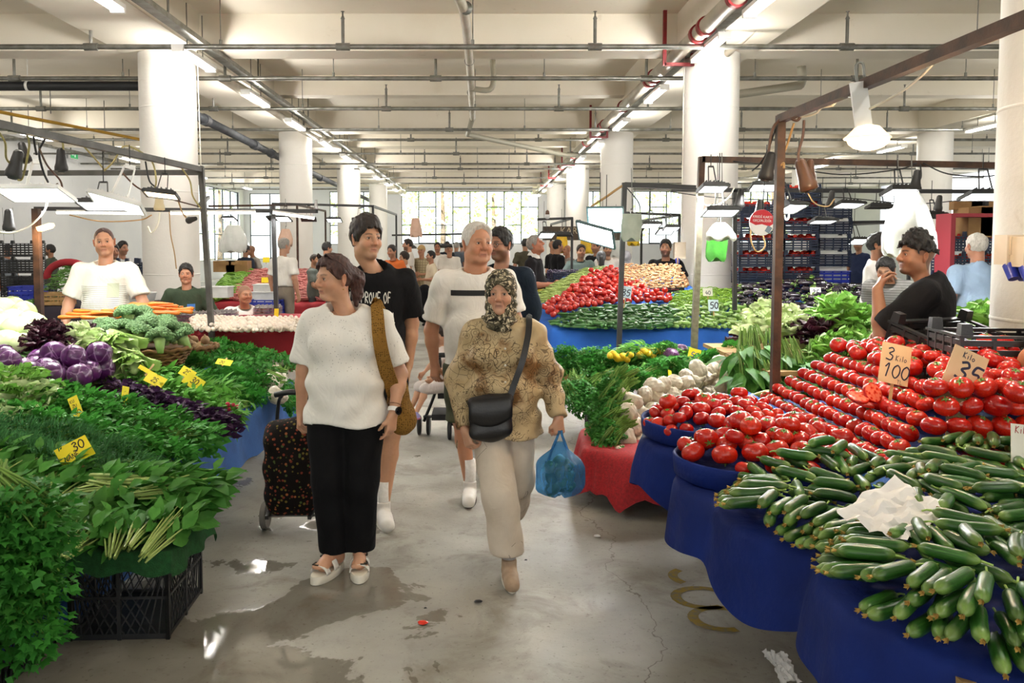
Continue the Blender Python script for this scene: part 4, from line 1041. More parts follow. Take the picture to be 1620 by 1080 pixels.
# worn yellow floor letters, scraps on the floor
FY = mat('worn_yellow_floor_paint', '8f7a2a', '7a704f', 30, .8, lo=.45, hi=.6)
for i, (px, py, a0, a1) in enumerate([(1112, 945, .6, 5.2), (1142, 978, .4, 5.0), (1105, 912, 2.2, 3.9)]):
    c = atz(px, py, .002); G = [[(c.x+r*1.2*math.cos(a), c.y+r*math.sin(a), .0025) for a in np.linspace(a0, a1, 18)] for r in (.085, .125)]; o = MB().grid(np.array(G)).build('floor_marking', FY); o['kind'] = 'structure'
for px, py, w, m, lab in [(669, 985, .035, M_TOM, 'squashed scrap of red pepper on the floor in the foreground'), (757, 952, .03, BLACKPL, 'dark flat scrap on the floor before the elderly woman'), (945, 848, .03, WHITEPL, 'small white stub on the floor by the red mesh cloth'), (832, 887, .012, BLACKPL, 'black crumb on the floor beside the beige shoe'), (673, 963, .01, BLACKPL, 'tiny dark crumb above the red scrap')]:
    c = atz(px, py, .004); k = MB(); n_ = 9; k.add(np.array([(w*rnd(.6, 1)*math.cos(a), .6*w*rnd(.6, 1)*math.sin(a), rnd(0, .006)) for a in np.linspace(0, 6.28, n_, endpoint=False)]+[(w*.4*math.cos(a), .25*w*math.sin(a), .009) for a in np.linspace(0, 6.28, n_, endpoint=False)]), [np.array([[i, (i+1) % n_, n_+(i+1) % n_, n_+i] for i in range(n_)]), np.arange(n_, 2*n_)[None, :]]); o = k.build('floor_scrap', m); o.location = tuple(c); tag(o, lab, 'scrap')

# ================================================================ right herb stall
def zB(x, y): return .34+.26*max(0, x-.9)+.10*max(0, y-5.2)
NETRED = mat('red_net_cloth', 'b3121d', '8c0d16', 60, .7, .5, 120)
drape('net_cloth', [(.66, 5.0), (.95, 4.72), (1.9, 4.85), (1.9, 5.9), (.9, 5.9), (.7, 5.5)], .36, lambda x, y: .09, 'red mesh cloth hanging over the low crate under the wrapped celeriac', NETRED, n=120, fold=.03, flare=.05, seed=9)
crate('black', (1.25, 5.4, 0), 0, 'black crate on the floor under the red mesh cloth')
for i, (x, y) in enumerate([(1.15, 6.95), (1.7, 6.9), (1.2, 6.5), (1.75, 6.4)]): crate('lattice', (x, y, 0), rnd(-.1, .1), 'black lattice crate standing under the parsley, '+['nearest the aisle at the back', 'second from the aisle at the back', 'nearest the aisle in front', 'second from the aisle in front'][i], 'lattice crates under the parsley')
table('herb_bench', 1.45, 3.2, 5.1, 6.3, .46, 'wooden bench under the wrapped celeriac and spinach', 4)
table('lettuce_bench', 1.95, 4.2, 5.35, 6.95, .80, 'wooden bench under the lettuces on the right', 5)
HB = Heap(zB, .88)
nb = 0
for px, py in [(990, 692), (1003, 672), (995, 655), (1012, 650), (1026, 672), (1030, 650), (1012, 700), (1040, 690), (985, 715), (1018, 718), (1000, 632), (1020, 622), (1038, 625), (1055, 640), (1060, 620), (1032, 608), (1050, 603), (1072, 628), (1080, 608), (1066, 600), (1095, 622), (1100, 602), (1086, 592), (1120, 618), (1118, 597), (1105, 585), (1135, 608), (1130, 582), (1145, 590), (1150, 612), (1140, 570), (1160, 580), (1165, 598), (1172, 585), (1158, 566), (1060, 660), (1080, 650), (1045, 660), (1120, 640), (1140, 630), (1100, 645), (1165, 618)]:
    t = (px-985)/180; q = (725-py)/150; Y = 5.05+.9*t+.45*q; p = at(px, py+4, Y); C = [(p.x, p.y, 0, .05)]
    celeriac((p.x, p.y, p.z), (rnd(0, 6), rnd(0, 6), rnd(0, 6)), 'white wrapped celeriac bulb in the heap beside the red mesh cloth, '+('low by the aisle' if py > 640 and px < 1060 else 'high at the back' if py < 600 else 'in the middle'), 'wrapped celeriac on the right', rnd(.95, 1.25)); nb += 1
for i in range(26):
    a = i/25; px = 965+rnd(-10, 15); py = 715-i*4.4; t = rnd(0, 1)
    p = at(px+max(0, (640-py))*.5, py, 5.1+.02*i); herb('celery', p, rnd(2.2, 4.0), 'bunch of celeriac leaves along the aisle side of the wrapped bulbs', 'celeriac leaves by the aisle', .85, rnd(.5, 1.1))
for i in range(30):
    px = 985+i*6.2; py = 612-i*1.5+rnd(-10, 10); p = at(px, py, 6.15+.02*i); herb('celery', p, rnd(0, 6), 'bunch of celeriac leaves behind the wrapped bulbs', 'celeriac leaves behind the bulbs', 1., rnd(-.3, .3))
for i in range(34):
    px = rnd(888, 985); py = rnd(575, 640) if i > 12 else rnd(565, 590); Y = 7.25-(py-565)/85*.75
    p = at(px, py, Y); herb('parsley', p, rnd(2.4, 5.6), 'leafy parsley bunch heaped at the aisle end of the right herb stall', 'parsley at the aisle end', 1.1, .3 if py < 600 else .8)
for i in range(16):
    px = rnd(1000, 1120); py = rnd(560, 590); p = at(px, py, 6.9); herb('parsley' if i % 2 else 'rocket', p, rnd(0, 6), 'green herb bunch beside the lemons on the right', 'herbs beside the lemons', 1.0, .2)
for i in range(14):
    px = 966+i*5 if i < 7 else 1012+(i-7)*7; py = 567+rnd(-3, 3) if i < 7 else 561+rnd(-4, 4); spawn(('lemon', LEMM, []), at(px, py-3, 6.85), (rnd(0, 6), rnd(0, 6), rnd(0, 6)), 1.05, 'yellow lemon among the herbs on the right, in the '+('row nearer the aisle' if i < 7 else 'row by the red cabbages'), 'lemon', 'lemons on the right')
cabbage('red', at(1062, 562, 6.8), 'small red cabbage beside the lemons, nearer the lemons', 'red cabbages by the lemons', .85); cabbage('red', at(1076, 556, 6.95), 'small red cabbage beside the lemons, nearer the pole', 'red cabbages by the lemons', .85)
for i, (px, py) in enumerate([(1176, 545), (1190, 540), (1205, 540), (1218, 546), (1178, 575), (1200, 580), (1235, 556), (1250, 562), (1262, 560), (1240, 590), (1265, 585), (1300, 556), (1306, 562), (1290, 562), (1222, 600)]):
    Y = 5.5+(600-py)*.006; p = at(px, py+22, Y-.12); herb('chard', p, rnd(-1.9, -1.2), 'spinach bunch hung roots up behind the tomatoes, '+ORDS[i]+' from the celeriac', 'spinach bunches behind the tomatoes', 1.05, 1.0, name='spinach')
ll = [('pale', 1195, 525, 6.3), ('pale', 1225, 520, 6.2), ('pale', 1250, 508, 6.6), ('pale', 1268, 530, 6.1), ('pale', 1213, 503, 6.7), ('red', 1283, 525, 6.0), ('red', 1300, 530, 5.9), ('green', 1328, 502, 6.0), ('green', 1345, 510, 5.9), ('green', 1312, 508, 6.1), ('green', 1330, 548, 5.7), ('green', 1352, 552, 5.6), ('green', 1318, 560, 5.6), ('pale', 1376, 530, 6.0), ('green', 1395, 515, 6.4), ('green', 1400, 548, 5.7), ('green', 1380, 560, 5.5), ('pale', 1410, 535, 5.6), ('green', 1555, 500, 5.9), ('green', 1580, 508, 5.7), ('green', 1540, 515, 5.6), ('green', 1570, 525, 5.5), ('green', 1330, 528, 5.85), ('green', 1600, 515, 5.8)]
for i, (kd, px, py, Y) in enumerate(ll):
    p = at(px, py, Y); lettuce(kd, (p.x, p.y, p.z-.09), rnd(0, 6), {'pale': 'pale green lettuce', 'red': 'dark red frilly lettuce', 'green': 'bright green frilly lettuce'}[kd]+' on the right lettuce bench, '+ORDS[i]+' counted from the celeriac', 'lettuces on the right bench', rnd(1.0, 1.25))
p = at(1176, 533, 7.0); lettuce('red', (p.x, p.y, p.z-.08), 0, 'dark purple lettuce alone beside the galvanised pole', 'lettuces on the right bench', .9)
LK = [pod(.34, lambda t: .012+.004*math.sin(t*9), 8, .02, 8).mesh('leek_stalk', mat('leek_stalk', 'c5cf7c', '9fb552', 5, .4, stretch=(.4, 8, 8))), MB().scatter(*leaf(.03, .003, 0, .3, 2), [(orient((1, rnd(-.5, .5), rnd(-.5, .5))), (.165, 0, 0)) for _ in range(14)]).mesh('roots', M_DRY)]
for i in range(9):
    p = at(1120+i*7.5, 655-i*2.2-(i % 3)*5, 4.75); spawn(('leek', LK[0], [('roots', LK[1], 'stuff')]), p, (0, -.12, .42+rnd(-.1, .1)), 1, 'pale green celery stalk lying behind the farther tub, %s from the aisle' % ORDS[i], 'celery', 'stalks behind the tub')
price_tag(at(1096, 572, 6.5), .1, .11, 'yellow', [('50', .02, .03, .05, .1)], 'yellow card with blue writing at the pole in the right herb stall', roll=.25, ink=INKB)
price_tag(at(1062, 612, 6.0), .05, .13, 'yellow', [('5', .012, .04, .04, 0)], 'narrow yellow card among the celeriac leaves', roll=.25, ink=INKB, yaw=.9)
# ================================================================ left stall: herbs, lettuces, cabbages
def zL(x, y): return .38+.2*min(1.25, max(0, -1.78-x))
LO = [(-1.80, 4.1), (-1.80, 7.55), (-3.3, 7.55), (-3.9, 7.4), (-3.9, 2.2), (-1.86, 2.2), (-1.83, 3.4)]
drape('tablecloth', LO, lambda x, y: zL(x, y)-.02, .02, 'faded blue cloth down the aisle side of the herb stall on the left', BLUEL, n=300, fold=.02, flare=.03, rows=8, seed=12)
table('stall_table', -3.8, -1.95, 2.4, 7.4, .33, 'low wooden table under the blue cloth of the left herb stall', 8)
crate('lattice', (-1.52, 3.47, 0), .04, 'black lattice crate on the floor at the near corner of the left stall')
crate('lattice', (-1.96, 3.02, 0), .0, 'black lattice crate under the leafy greens at the lower left edge', scale=.95)
# the square of artificial turf over the crate corner
n = 40; G = np.zeros((n, n, 3))
for i in range(n):
    for j in range(n):
        u = i/(n-1)*.62-.31; v = j/(n-1)*.62-.31; x, y = -1.50+u, 3.44+v; ox, oy = max(0, abs(u)-.225), max(0, abs(v)-.235)
        drop = math.hypot(ox, oy); sx, sy = math.copysign(1, u), math.copysign(1, v)
        cx = -1.50+sx*min(abs(u), .225+.03*min(1, ox*9)); cy = 3.44+sy*min(abs(v), .235+.03*min(1, oy*9))
        G[i, j] = (cx+.012*math.sin(v*30)*min(1, ox*12), cy+.012*math.sin(u*34)*min(1, oy*12), .392-drop*1.15-.012*math.sin(u*28)*math.sin(v*25)*min(1, drop*10))
tag(MB().grid(G[:, ::-1]).build('turf_mat', TURF), 'square of green artificial turf draped over the crate at the near corner', 'mat')
ND = 0
def row(kind, pts, dn, n, yaw, lab, group, scale=1, pitch=0, zo=.0, jit=.05, name=None):
    P = smooth_path([tuple(p)+(0,) for p in pts], 8); d = np.r_[0, np.cumsum(np.linalg.norm(np.diff(P, axis=0), axis=1))]
    for i in range(n):
        s_ = d[-1]*(i+.5)/n; x, y = np.interp(s_, d, P[:, 0])+rnd(-jit, jit), np.interp(s_, d, P[:, 1])+rnd(-jit, jit)
        z = (zL(x, y) if dn is None else dn)+zo
        yw = yaw() if callable(yaw) else yaw+rnd(-.3, .3)
        herb(kind, (x, y, z), yw, lab % ORDS[i] if '%' in lab else lab, group, scale*rnd(.92, 1.1), pitch+rnd(-.12, .12), rnd(-.2, .2), name)
# spinach with its roots towards the viewer
row('spinach', [(-1.27, 3.33), (-1.52, 3.26), (-1.76, 3.28)], .405, 5, 1.75, '%s spinach bunch from the aisle on the turf square, roots toward the viewer', 'spinach on the turf', 1.05, 0, .0, .02)
row('spinach', [(-1.28, 3.55), (-1.5, 3.6), (-1.74, 3.62)], .45, 5, .2, '%s spinach bunch from the aisle, behind the ones on the turf', 'spinach behind the turf row', 1.1, .1, .04, .03)
row('spinach', [(-1.7, 3.36), (-2.4, 3.4)], None, 6, 1.5, '%s spinach bunch inward from the turf square in the front row', 'spinach in the front row', 1.15, 0, .03, .04)
row('spinach', [(-1.68, 3.68), (-2.5, 3.7)], None, 7, 1.2, '%s spinach bunch from the aisle in the second row', 'spinach in the second row', 1.15, 0, .06, .04)
row('dill', [(-1.74, 3.98), (-2.75, 4.0)], None, 9, -.7, '%s dill bunch from the aisle, between the spinach and the mint', 'dill in front of the mint', 1.25, 0, .06, .04)
row('dill', [(-1.9, 4.2), (-2.8, 4.22)], None, 7, -.6, '%s dill bunch from the aisle, in the back dill row', 'dill in the back row', 1.25, -.05, .06, .04)
row('mint', [(-1.68, 4.3), (-2.2, 4.42), (-2.9, 4.5)], None, 9, -.5, '%s mint bunch from the aisle in the row above the dill', 'mint above the dill', 1.3, .15, .06, .04)
row('mint', [(-1.66, 4.62), (-2.2, 4.75), (-3.0, 4.85)], None, 10, -.4, '%s mint bunch from the aisle in the middle mint row', 'mint in the middle row', 1.3, .1, .07, .04)
row('mint', [(-1.75, 4.9), (-2.3, 5.05), (-3.0, 5.1)], None, 8, -.3, '%s mint bunch from the aisle in the mint row by the purple basil', 'mint by the basil', 1.2, 0, .06, .04)
row('basil', [(-1.68, 5.05), (-2.1, 5.25), (-2.6, 5.5)], None, 8, -.5, '%s purple basil bunch from the aisle', 'purple basil', 1.15, .1, .07, .03)
row('rocket', [(-1.68, 5.35), (-2.1, 5.55), (-2.6, 5.8)], None, 9, -.6, '%s rocket bunch from the aisle, behind the purple basil', 'rocket behind the basil', 1.2, .1, .06, .04)
row('rocket', [(-1.72, 5.7), (-2.2, 5.95), (-2.7, 6.15)], None, 9, lambda: rnd(-2, 1), '%s rocket bunch from the aisle, in the middle of the herb stall', 'rocket in the middle', 1.15, 0, .06, .04)
row('parsley', [(-1.72, 6.0), (-2.2, 6.25), (-2.7, 6.4)], None, 9, lambda: rnd(-2, 1), '%s parsley bunch from the aisle, in front of the yellow tags', 'parsley in front of the tags', 1.15, 0, .06, .04)
row('parsley', [(-1.72, 6.35), (-2.2, 6.6), (-2.6, 6.7)], None, 8, lambda: rnd(-2, 1), '%s parsley bunch from the aisle, behind the yellow tags', 'parsley behind the tags', 1.25, 0, .08, .04)
row('celery', [(-1.8, 6.75), (-2.2, 6.9), (-2.55, 7.0)], None, 8, lambda: rnd(-3, 3), '%s celeriac leaf bunch from the aisle near the far end of the left stall', 'celeriac leaves on the left', 1.25, 0, .09, .04)
row('celery', [(-1.72, 7.2), (-2.1, 7.3), (-2.55, 7.35)], None, 7, lambda: rnd(-3, 3), '%s celeriac leaf bunch from the aisle in the last row of the left stall', 'last celeriac leaves on the left', 1.25, 0, .12, .04)
row('celery', [(-1.72, 6.95), (-1.66, 6.5)], .36, 3, .5, '%s celeriac leaf bunch hanging over the far aisle edge of the left stall', 'hanging celeriac leaves', 1.1, .8, .0, .03)
for i in range(14):
    p = atz(425+rnd(-22, 22), 588+rnd(-18, 15), .5+.02*i*.5); celeriac((p.x, min(p.y, 7.3), .47+.012*(i % 6)), (rnd(0, 6), rnd(0, 6), rnd(0, 6)), 'white wrapped celeriac bulb at the far end of the left herb stall', 'wrapped celeriac on the left', rnd(1.1, 1.4))
for i in range(6):
    p = at(363+rnd(-6, 12), 640+rnd(-6, 10), 5.25); spawn(('radish', MB().ell((0, 0, 0), (.013, .013, .015), 8, 6).mesh('radish_root', mat('radish_skin', 'c22a44', None, rough=.35)), [('tail', MB().cyl((0, 0, -.012), (0, .004, -.04), .003, .001, 4).mesh('tail', WHITEPL))]), p, (rnd(0, 3), rnd(0, 3), 0), 1, 'small red radish at the aisle edge of the left stall', 'radish', 'radishes')
# leafy greens tumbling over the lower left corner
for i in range(13):
    px, py = [(12, 815), (40, 820), (8, 850), (45, 860), (20, 885), (50, 905), (10, 920), (42, 940), (12, 965), (36, 975), (8, 1000), (-20, 900), (-15, 830)][i]
    herb('celery', at(px, py, 2.85+rnd(-.05, .05)), rnd(-1.6, -.2), 'leafy green bunch tumbling over the lower left corner, '+ORDS[i]+' from the top', 'greens at the lower left corner', 1.25, .7)
table('greens_bench', -2.6, -1.78, 2.55, 3.0, .36, 'low bench under the leafy greens at the lower left edge', 2)
# back row on crates
for i, (x, y) in enumerate([(-3.1, 6.05), (-3.62, 6.05), (-3.1, 6.7), (-3.6, 6.7), (-2.75, 6.45)]):
    crate('black', (x, y, .60 if x < -2.9 else .5), rnd(-.05, .05), 'black crate propping up the left stall back row, '+ORDS[i]+' from near end', 'crates under the back row')
HW = Heap(lambda x, y: .86, .95)
for i, (px, py, Y) in enumerate([(50, 515, 6.3), (36, 497, 6.6), (18, 510, 6.3), (2, 492, 6.6), (46, 535, 6.05), (25, 525, 6.0), (2, 520, 6.1), (38, 548, 5.8), (10, 545, 5.8), (-14, 510, 6.3), (22, 488, 6.75)]):
    cabbage('white', at(px, py, Y), 'pale white cabbage heaped at the left edge, '+['rightmost in the upper row', 'second of the top row', 'in the middle', 'at the left edge on top', 'rightmost in the lower row', 'lower middle', 'lower and cut by the picture edge', 'lowest on the right', 'lowest on the left', 'farthest left', 'topmost'][i], 'white cabbages', rnd(.92, 1.1))
drape('crate_liner', [(-3.4, 5.1), (-2.58, 5.1), (-2.58, 5.75), (-3.4, 5.75)], .66, lambda x, y: .52, 'maroon plastic sheet lining the red cabbage crate', BROWNC, cat='plastic sheet', n=120, fold=.03, flare=.08, seed=3)
HR = Heap(lambda x, y: .675+.06*max(0, 1-((x+2.97)/.4)**2), .9); cnd = polycand([(-3.36, 5.14), (-2.64, 5.14), (-2.64, 5.7), (-3.36, 5.7)])
for i in range(22):
    x, y, z, a = HR.drop([(0, .082)], cnd, 40); cabbage('red', (x, y, z), 'shiny red cabbage heaped on the maroon sheet of the left stall, '+ORDS[i]+' placed from below', 'red cabbages on the left', rnd(.95, 1.05))
for i, (px, py, Y, k_, s_) in enumerate([(82, 532, 5.85, 'red', 1.0), (60, 540, 5.8, 'red', .95), (102, 532, 5.9, 'red', .9), (75, 518, 6.0, 'red', .9), (138, 522, 6.2, 'red', .72), (132, 514, 6.3, 'red', .65), (146, 528, 6.1, 'red', .6)]):
    p = at(px, py, Y); lettuce(k_, (p.x, p.y, p.z-.09), rnd(0, 6), 'dark red frilly lettuce, '+('one of the large clump by the white cabbages' if i < 4 else 'one of the small clump by the carrots'), 'large red lettuce clump' if i < 4 else 'small red lettuce clump', s_, n=24)
for i, (px, py, yaw) in enumerate([(160, 552, -.5), (185, 545, -.6), (205, 568, -.7), (228, 558, -.75), (178, 575, -.6), (212, 590, -.9), (165, 530, -.3), (190, 527, -.4)]):
    p = at(px, py, 5.95-.02*i+(.25 if py < 540 else 0)); lettuce('romaine', (p.x-.1, p.y+.05, p.z-.06), yaw-.4, 'long pale romaine lettuce below the broccoli basket, '+ORDS[i]+' counted', 'romaine lettuces', 1.15, .35)
for i, (px, py) in enumerate([(110, 545), (126, 538), (140, 548), (118, 556)]): p = at(px, py, 5.95); lettuce('pale', (p.x, p.y, p.z-.08), rnd(0, 6), 'pale crinkled lettuce behind the red cabbages, '+ORDS[i]+' from the left edge', 'pale lettuces behind the red cabbages', .9)
for i, (px, py, Y) in enumerate([(8, 628, 4.85), (24, 622, 4.8), (12, 655, 4.7), (34, 645, 4.75), (-5, 640, 4.8), (5, 690, 4.4)]):
    p = at(px, py, Y); lettuce('green' if i < 3 else 'pale', (p.x, p.y, p.z-.06), rnd(0, 6), 'loose pale lettuce at the left edge below the spring onions, '+ORDS[i]+' from the top', 'lettuces at the left edge', 1.2)
SO = [MB().tube([(0, 0, 0), (.12, 0, .004), (.3, rnd(-.04, .04), -.004), (.42, rnd(-.08, .08), -.02)], [.006, .005, .004, .002], 6).mesh('onion_leaf', mat('spring_onion_leaf', '4d7f45', '6c9a58', 8, .4)) for _ in range(3)]; SOB = MB().ell((-.01, 0, 0), (.016, .012, .012), 8, 6).mesh('onion_bulb', M_ONIONW)
for i in range(26):
    p = at(-2+rnd(-4, 12), 575-i*1.3, 5.55+.01*i); spawn(('spring_onion', random.choice(SO), [('bulb', SOB)]), p, (0, .1, rnd(-.35, .1)), 1.1, 'spring onion with white bulb at the left edge above the pale lettuce', 'spring onion', 'spring onions')
HA = Heap(lambda x, y: 1.04+.02*math.sin(x*30), .88); cp = lambda: None
for g, (c0, c1, y0, n, lab) in enumerate([(-3.43, -3.02, 6.38, 16, 'stacked left of the small red lettuce'), (-3.0, -2.45, 6.45, 46, 'in the larger heap by the broccoli')]):
    for i in range(n):
        x, y, z, a = HA.drop([(t*.1, .017*(1-.35*t)) for t in (-.8, -.3, .3, .8)], lambda: (rnd(c0+.1, c1-.06), rnd(y0, y0+.32), rnd(-.25, .25) if random.random() < .85 else 3.1), 14)
        spawn(('carrot', random.choice(CARS), [('crown', CTOP)]), (x, y, z), (rnd(0, 6), 0, a), 1.05, 'orange carrot '+lab, 'carrot', 'carrots '+lab)
def basket(loc, rx, ry, h, label):
    o = empty('wicker_basket', loc, label, 'basket'); W1 = mat('wicker', '7d5a30', '5f4221', 14, .8, .3, 60)
    for i in range(7):
        t = i/6; k = MB(); q = 40; P = [(rx*(.68+.32*t)*math.cos(a), ry*(.68+.32*t)*math.sin(a), h*t+.008*math.sin(a*20+PI*(i % 2))) for a in np.linspace(0, 2*PI, q*2)]
        k.tube(P, .012 if i < 6 else .017, 6); k.build('wicker_band' if i < 6 else 'rim', W1, o)
    k = MB(); k.lathe([(.01, .004), (.66, .004), (.98, h/1.0)], 28).xf(np.diag([rx, ry, 1])); k.build('basket_lining', W1, o)
    return o
b1 = at(232, 575, 6.35); basket((b1.x, b1.y, b1.z-.04), .36, .3, .17, 'wicker basket heaped with broccoli on the left stall')
b2 = at(300, 562, 6.95); basket((b2.x, b2.y, b2.z-.06), .24, .22, .14, 'small wicker basket of onions and roots beside the broccoli')
HBc = Heap(lambda x, y: b1.z+.08+.16*max(0, 1-((x-b1.x)/.4)**2-((y-b1.y)/.36)**2), .72)
def cnb():
    while True:
        u, v = rnd(-1, 1), rnd(-1, 1)
        if u*u+v*v < .95: return b1.x+u*.36, b1.y+v*.3, 0
for i in range(19):
    x, y, z, a = HBc.drop([(0, .085)], cnb, 22); broccoli((x, y, z-.01), ((y-b1.y)*-1.6, (x-b1.x)*1.6, rnd(0, 6)), 'head of broccoli in the wicker basket, '+ORDS[i]+' laid from the bottom', 'broccoli heads', rnd(1.0, 1.2))
for i in range(9):
    x, y = b2.x+rnd(-.13, .13), b2.y+rnd(-.12, .12); spawn(('onion', MB().lathe([(.008, -.035), (.03, -.028), (.042, 0), (.03, .028), (.01, .042), (.005, .06)], 12).mesh('onion_bulb', M_POT), []), (x, y, b2.z+.08+rnd(0, .05)), (rnd(-.6, .6), rnd(-.6, .6), 0), 1, 'brown onion in the small wicker basket', 'onion', 'onions in the basket')
o = empty('blue_basin', at(258, 585, 6.5)-Vector((0, 0, .12)), 'dark blue plastic basin under the broccoli basket', 'basin'); MB().lathe([(.01, 0), (.3, 0), (.37, .13), (.39, .13), (.385, .145), (.36, .14), (.29, .015), (.01, .012)], 36).build('basin_wall', BLUEL, o)
# yellow tags on the left stall
def ytag(px, py, Y, w, h, items, label, **k): price_tag(at(px, py, Y), w, h, 'yellow', items, label, ink=INKK, **k)
ytag(127, 730, 3.8, .15, .115, [('30', .07, .06, .045, .1), ('NANE', .02, .03, .026, .1), ('TL', .02, .005, .016, 0)], 'yellow tag reading 30 among the mint and dill', lean=-.6, roll=-.5, yaw=.3, stick=.05)
ytag(126, 660, 4.6, .055, .15, [('KU', .006, .11, .02, 0), ('ZU', .012, .075, .02, 0), ('30', .01, .025, .028, 0)], 'narrow yellow tag among the mint below the red cabbages', lean=-.6, roll=-.55, stick=.05)
ytag(300, 612, 5.6, .15, .09, [('30', .05, .03, .045, .1)], 'yellow tag slanting among the parsley in the middle of the left stall', lean=-.45, roll=.55, stick=.06)
ytag(292, 596, 5.8, .12, .07, [('25', .03, .02, .035, .1)], 'small yellow tag behind the slanting one on the left stall', lean=-.5, roll=.5, stick=.06)
ytag(240, 608, 5.5, .15, .08, [('25', .05, .02, .035, .1)], 'pale yellow tag among the rocket on the left stall', lean=-.6, roll=.45, stick=.06)
ytag(232, 590, 5.6, .16, .03, [], 'thin yellow strip of card above the rocket', lean=-.5, roll=.5, stick=.04)
ytag(352, 577, 6.3, .13, .06, [('20', .03, .012, .03, .1)], 'yellow tag lying flat among the celeriac leaves on the left', lean=-.9, roll=.2, stick=.03)
ytag(196, 640, 5.05, .05, .12, [], 'yellow tag turned edge on among the purple basil', yaw=1.1, roll=.35, stick=.05)

# ================================================================ egg stall (left, beyond the herbs)
ZE = .82
drape('tablecloth', [(-2.95, 7.8), (-1.55, 8.0), (-1.3, 9.9), (-3.6, 9.9), (-3.4, 8.2)], ZE-.02, .38, 'dark red cloth over the egg stall on the left', REDC, n=200, fold=.012, flare=.03, seed=6)
table('stall_table', -3.2, -1.6, 8.1, 9.7, ZE-.05, 'wooden table under the red cloth of the egg stall', 4)
k = 0
for i, (a, b) in enumerate([((300, 522), (386, 527)), ((390, 527), (462, 525)), ((478, 524), (520, 520))]):
    pa, pb_ = atz(a[0], a[1], ZE), atz(b[0], b[1], ZE); nrow = 8
    for r_ in range(nrow):
        n = int((pb_-pa).length/.052)
        for j in range(n):
            q = pa.lerp(pb_, (j+.5*(r_ % 2)+.25)/n); x, y = q.x-.012*r_, q.y+.05*r_+.02
            if y > 8.6+i*.1: continue
            spawn(('egg', EGGM, []), (x, y, ZE+.022+.012*r_+rnd(0, .006)), (rnd(1.2, 1.9), 0, rnd(0, 6)), 1, 'white egg laid out on the red cloth, in the '+['tray group by the broccoli', 'middle group', 'group by the far post'][i], 'egg', 'eggs in the '+['first', 'middle', 'far'][i]+' group')
k = MB(); Vh = (np.vstack(MB().lathe([(max(.02, math.sin(q))*.0225, -.029*math.cos(q)) for q in np.linspace(0, PI, 6)], 7).V), MB().lathe([(max(.02, math.sin(q))*.0225, -.029*math.cos(q)) for q in np.linspace(0, PI, 6)], 7).F)
T = []
for i in range(460):
    px, py = rnd(300, 560), rnd(497, 512); p = atz(px, py, ZE+.1); 
    if p.y > 9.3: p.y = 9.3-rnd(0, .5)
    T.append((rotx(rnd(1, 2))@rotz(rnd(0, 6)), (p.x, p.y, ZE+.03+.04*rnd(0, 1))))
for f in Vh[1]: pass
k.scatter(Vh[0], Vh[1], T); o = k.build('egg_pile', M_EGG); tag(o, 'great pile of white eggs filling the back of the red clothed stall', 'eggs', kind='stuff')
TRAYM = mat('egg_tray_pulp', '9a7a5c', '7d6084', 6, .9, .3, 60)
def egg_tray(loc, yaw, label):
    o = empty('egg_tray_stack', loc, label, 'egg tray', None, yaw)
    for l_ in range(5):
        k = MB(); k.box((0, 0, l_*.018+.006), (.3, .3, .008))
        for i in range(6):
            for j in range(6): k.box((-.125+i*.05, -.125+j*.05, l_*.018+.02), (.022, .022, .03), taper=.5)
        k.build('tray', TRAYM if l_ % 2 else mat('egg_tray_grey', '8f8a84', '6f6a70', 6, .9), o, False)
    return o
egg_tray(at(287, 508, 8.55), .2, 'short stack of brown pulp egg trays by the seated man in green'); egg_tray(at(325, 508, 8.6), -.3, 'grey brown stack of egg trays just left of the leaning post'); egg_tray(at(352, 505, 8.8), .1, 'egg trays right of the leaning post')
egg_tray(at(424, 496, 9.5), .1, 'egg trays at the back of the egg stall by the far post')
ytag(352, 510, 8.3, .12, .07, [('150', .02, .02, .035, 0)], 'yellow tag standing among the eggs', lean=-.15, stick=.04)
ytag(262, 520, 7.5, .12, .05, [('90', .02, .01, .03, 0)], 'yellow tag behind the broccoli', lean=-.5, stick=.03)
ytag(437, 505, 8.8, .05, .12, [], 'yellow tag half hidden by the far post of the egg stall', lean=-.2, stick=.04)
for i, (px, py) in enumerate([(307, 526), (378, 524)]):
    o = empty('black_white_bundle', at(px, py, 7.95), 'black and white rolled bag on the red cloth edge, '+['nearer the broccoli', 'in the middle of the edge'][i], 'bag'); o.rotation_euler = (0, 0, .4)
    MB().lathe([(.02, -.09), (.045, -.07), (.04, 0), (.045, .06), (.015, .09)], 10, R=roty(1.57)).build('roll', BLACKPL, o); MB().lathe([(.043, -.02), (.047, 0), (.043, .03)], 10, R=roty(1.57)).build('white_band', WHITEPL, o)

# ================================================================ middle stall (right of the aisle, Y 9 to 12)
def zC(x, y): return .72+.2*max(0, y-9.0)
def rC(px, py):
    lo, hi = 6., 16.
    for _ in range(40):
        m_ = (lo+hi)/2; q = at(px, py, m_)
        if q.z > zC(q.x, m_): lo = m_
        else: hi = m_
    q = at(px, py, lo); return (q.x, q.y)
CO = [(.70, 9.35), (.82, 9.0), (1.5, 8.95), (3.15, 8.92), (5.4, 8.95), (5.4, 10.5), (2.9, 10.6), (2.85, 11.5), (1.2, 11.5), (.72, 9.9)]
drape('tablecloth', CO, lambda x, y: zC(x, y)-.02, lambda x, y: .36+.13*math.sin(x*3.3+.6) if y < 9.4 else .2, 'bright blue cloth hanging in points along the middle stall on the right', BLUEM, n=360, fold=.03, flare=.05, seed=8)
for i, x in enumerate([1.2, 2.0, 2.9, 3.8]): crate('wood', (x, 9.35, 0), 0, 'wooden crate standing under the front of the middle stall, '+ORDS[i]+' from the aisle', 'wooden crates under the middle stall', scale=(1.1, 1.1, 2.2))
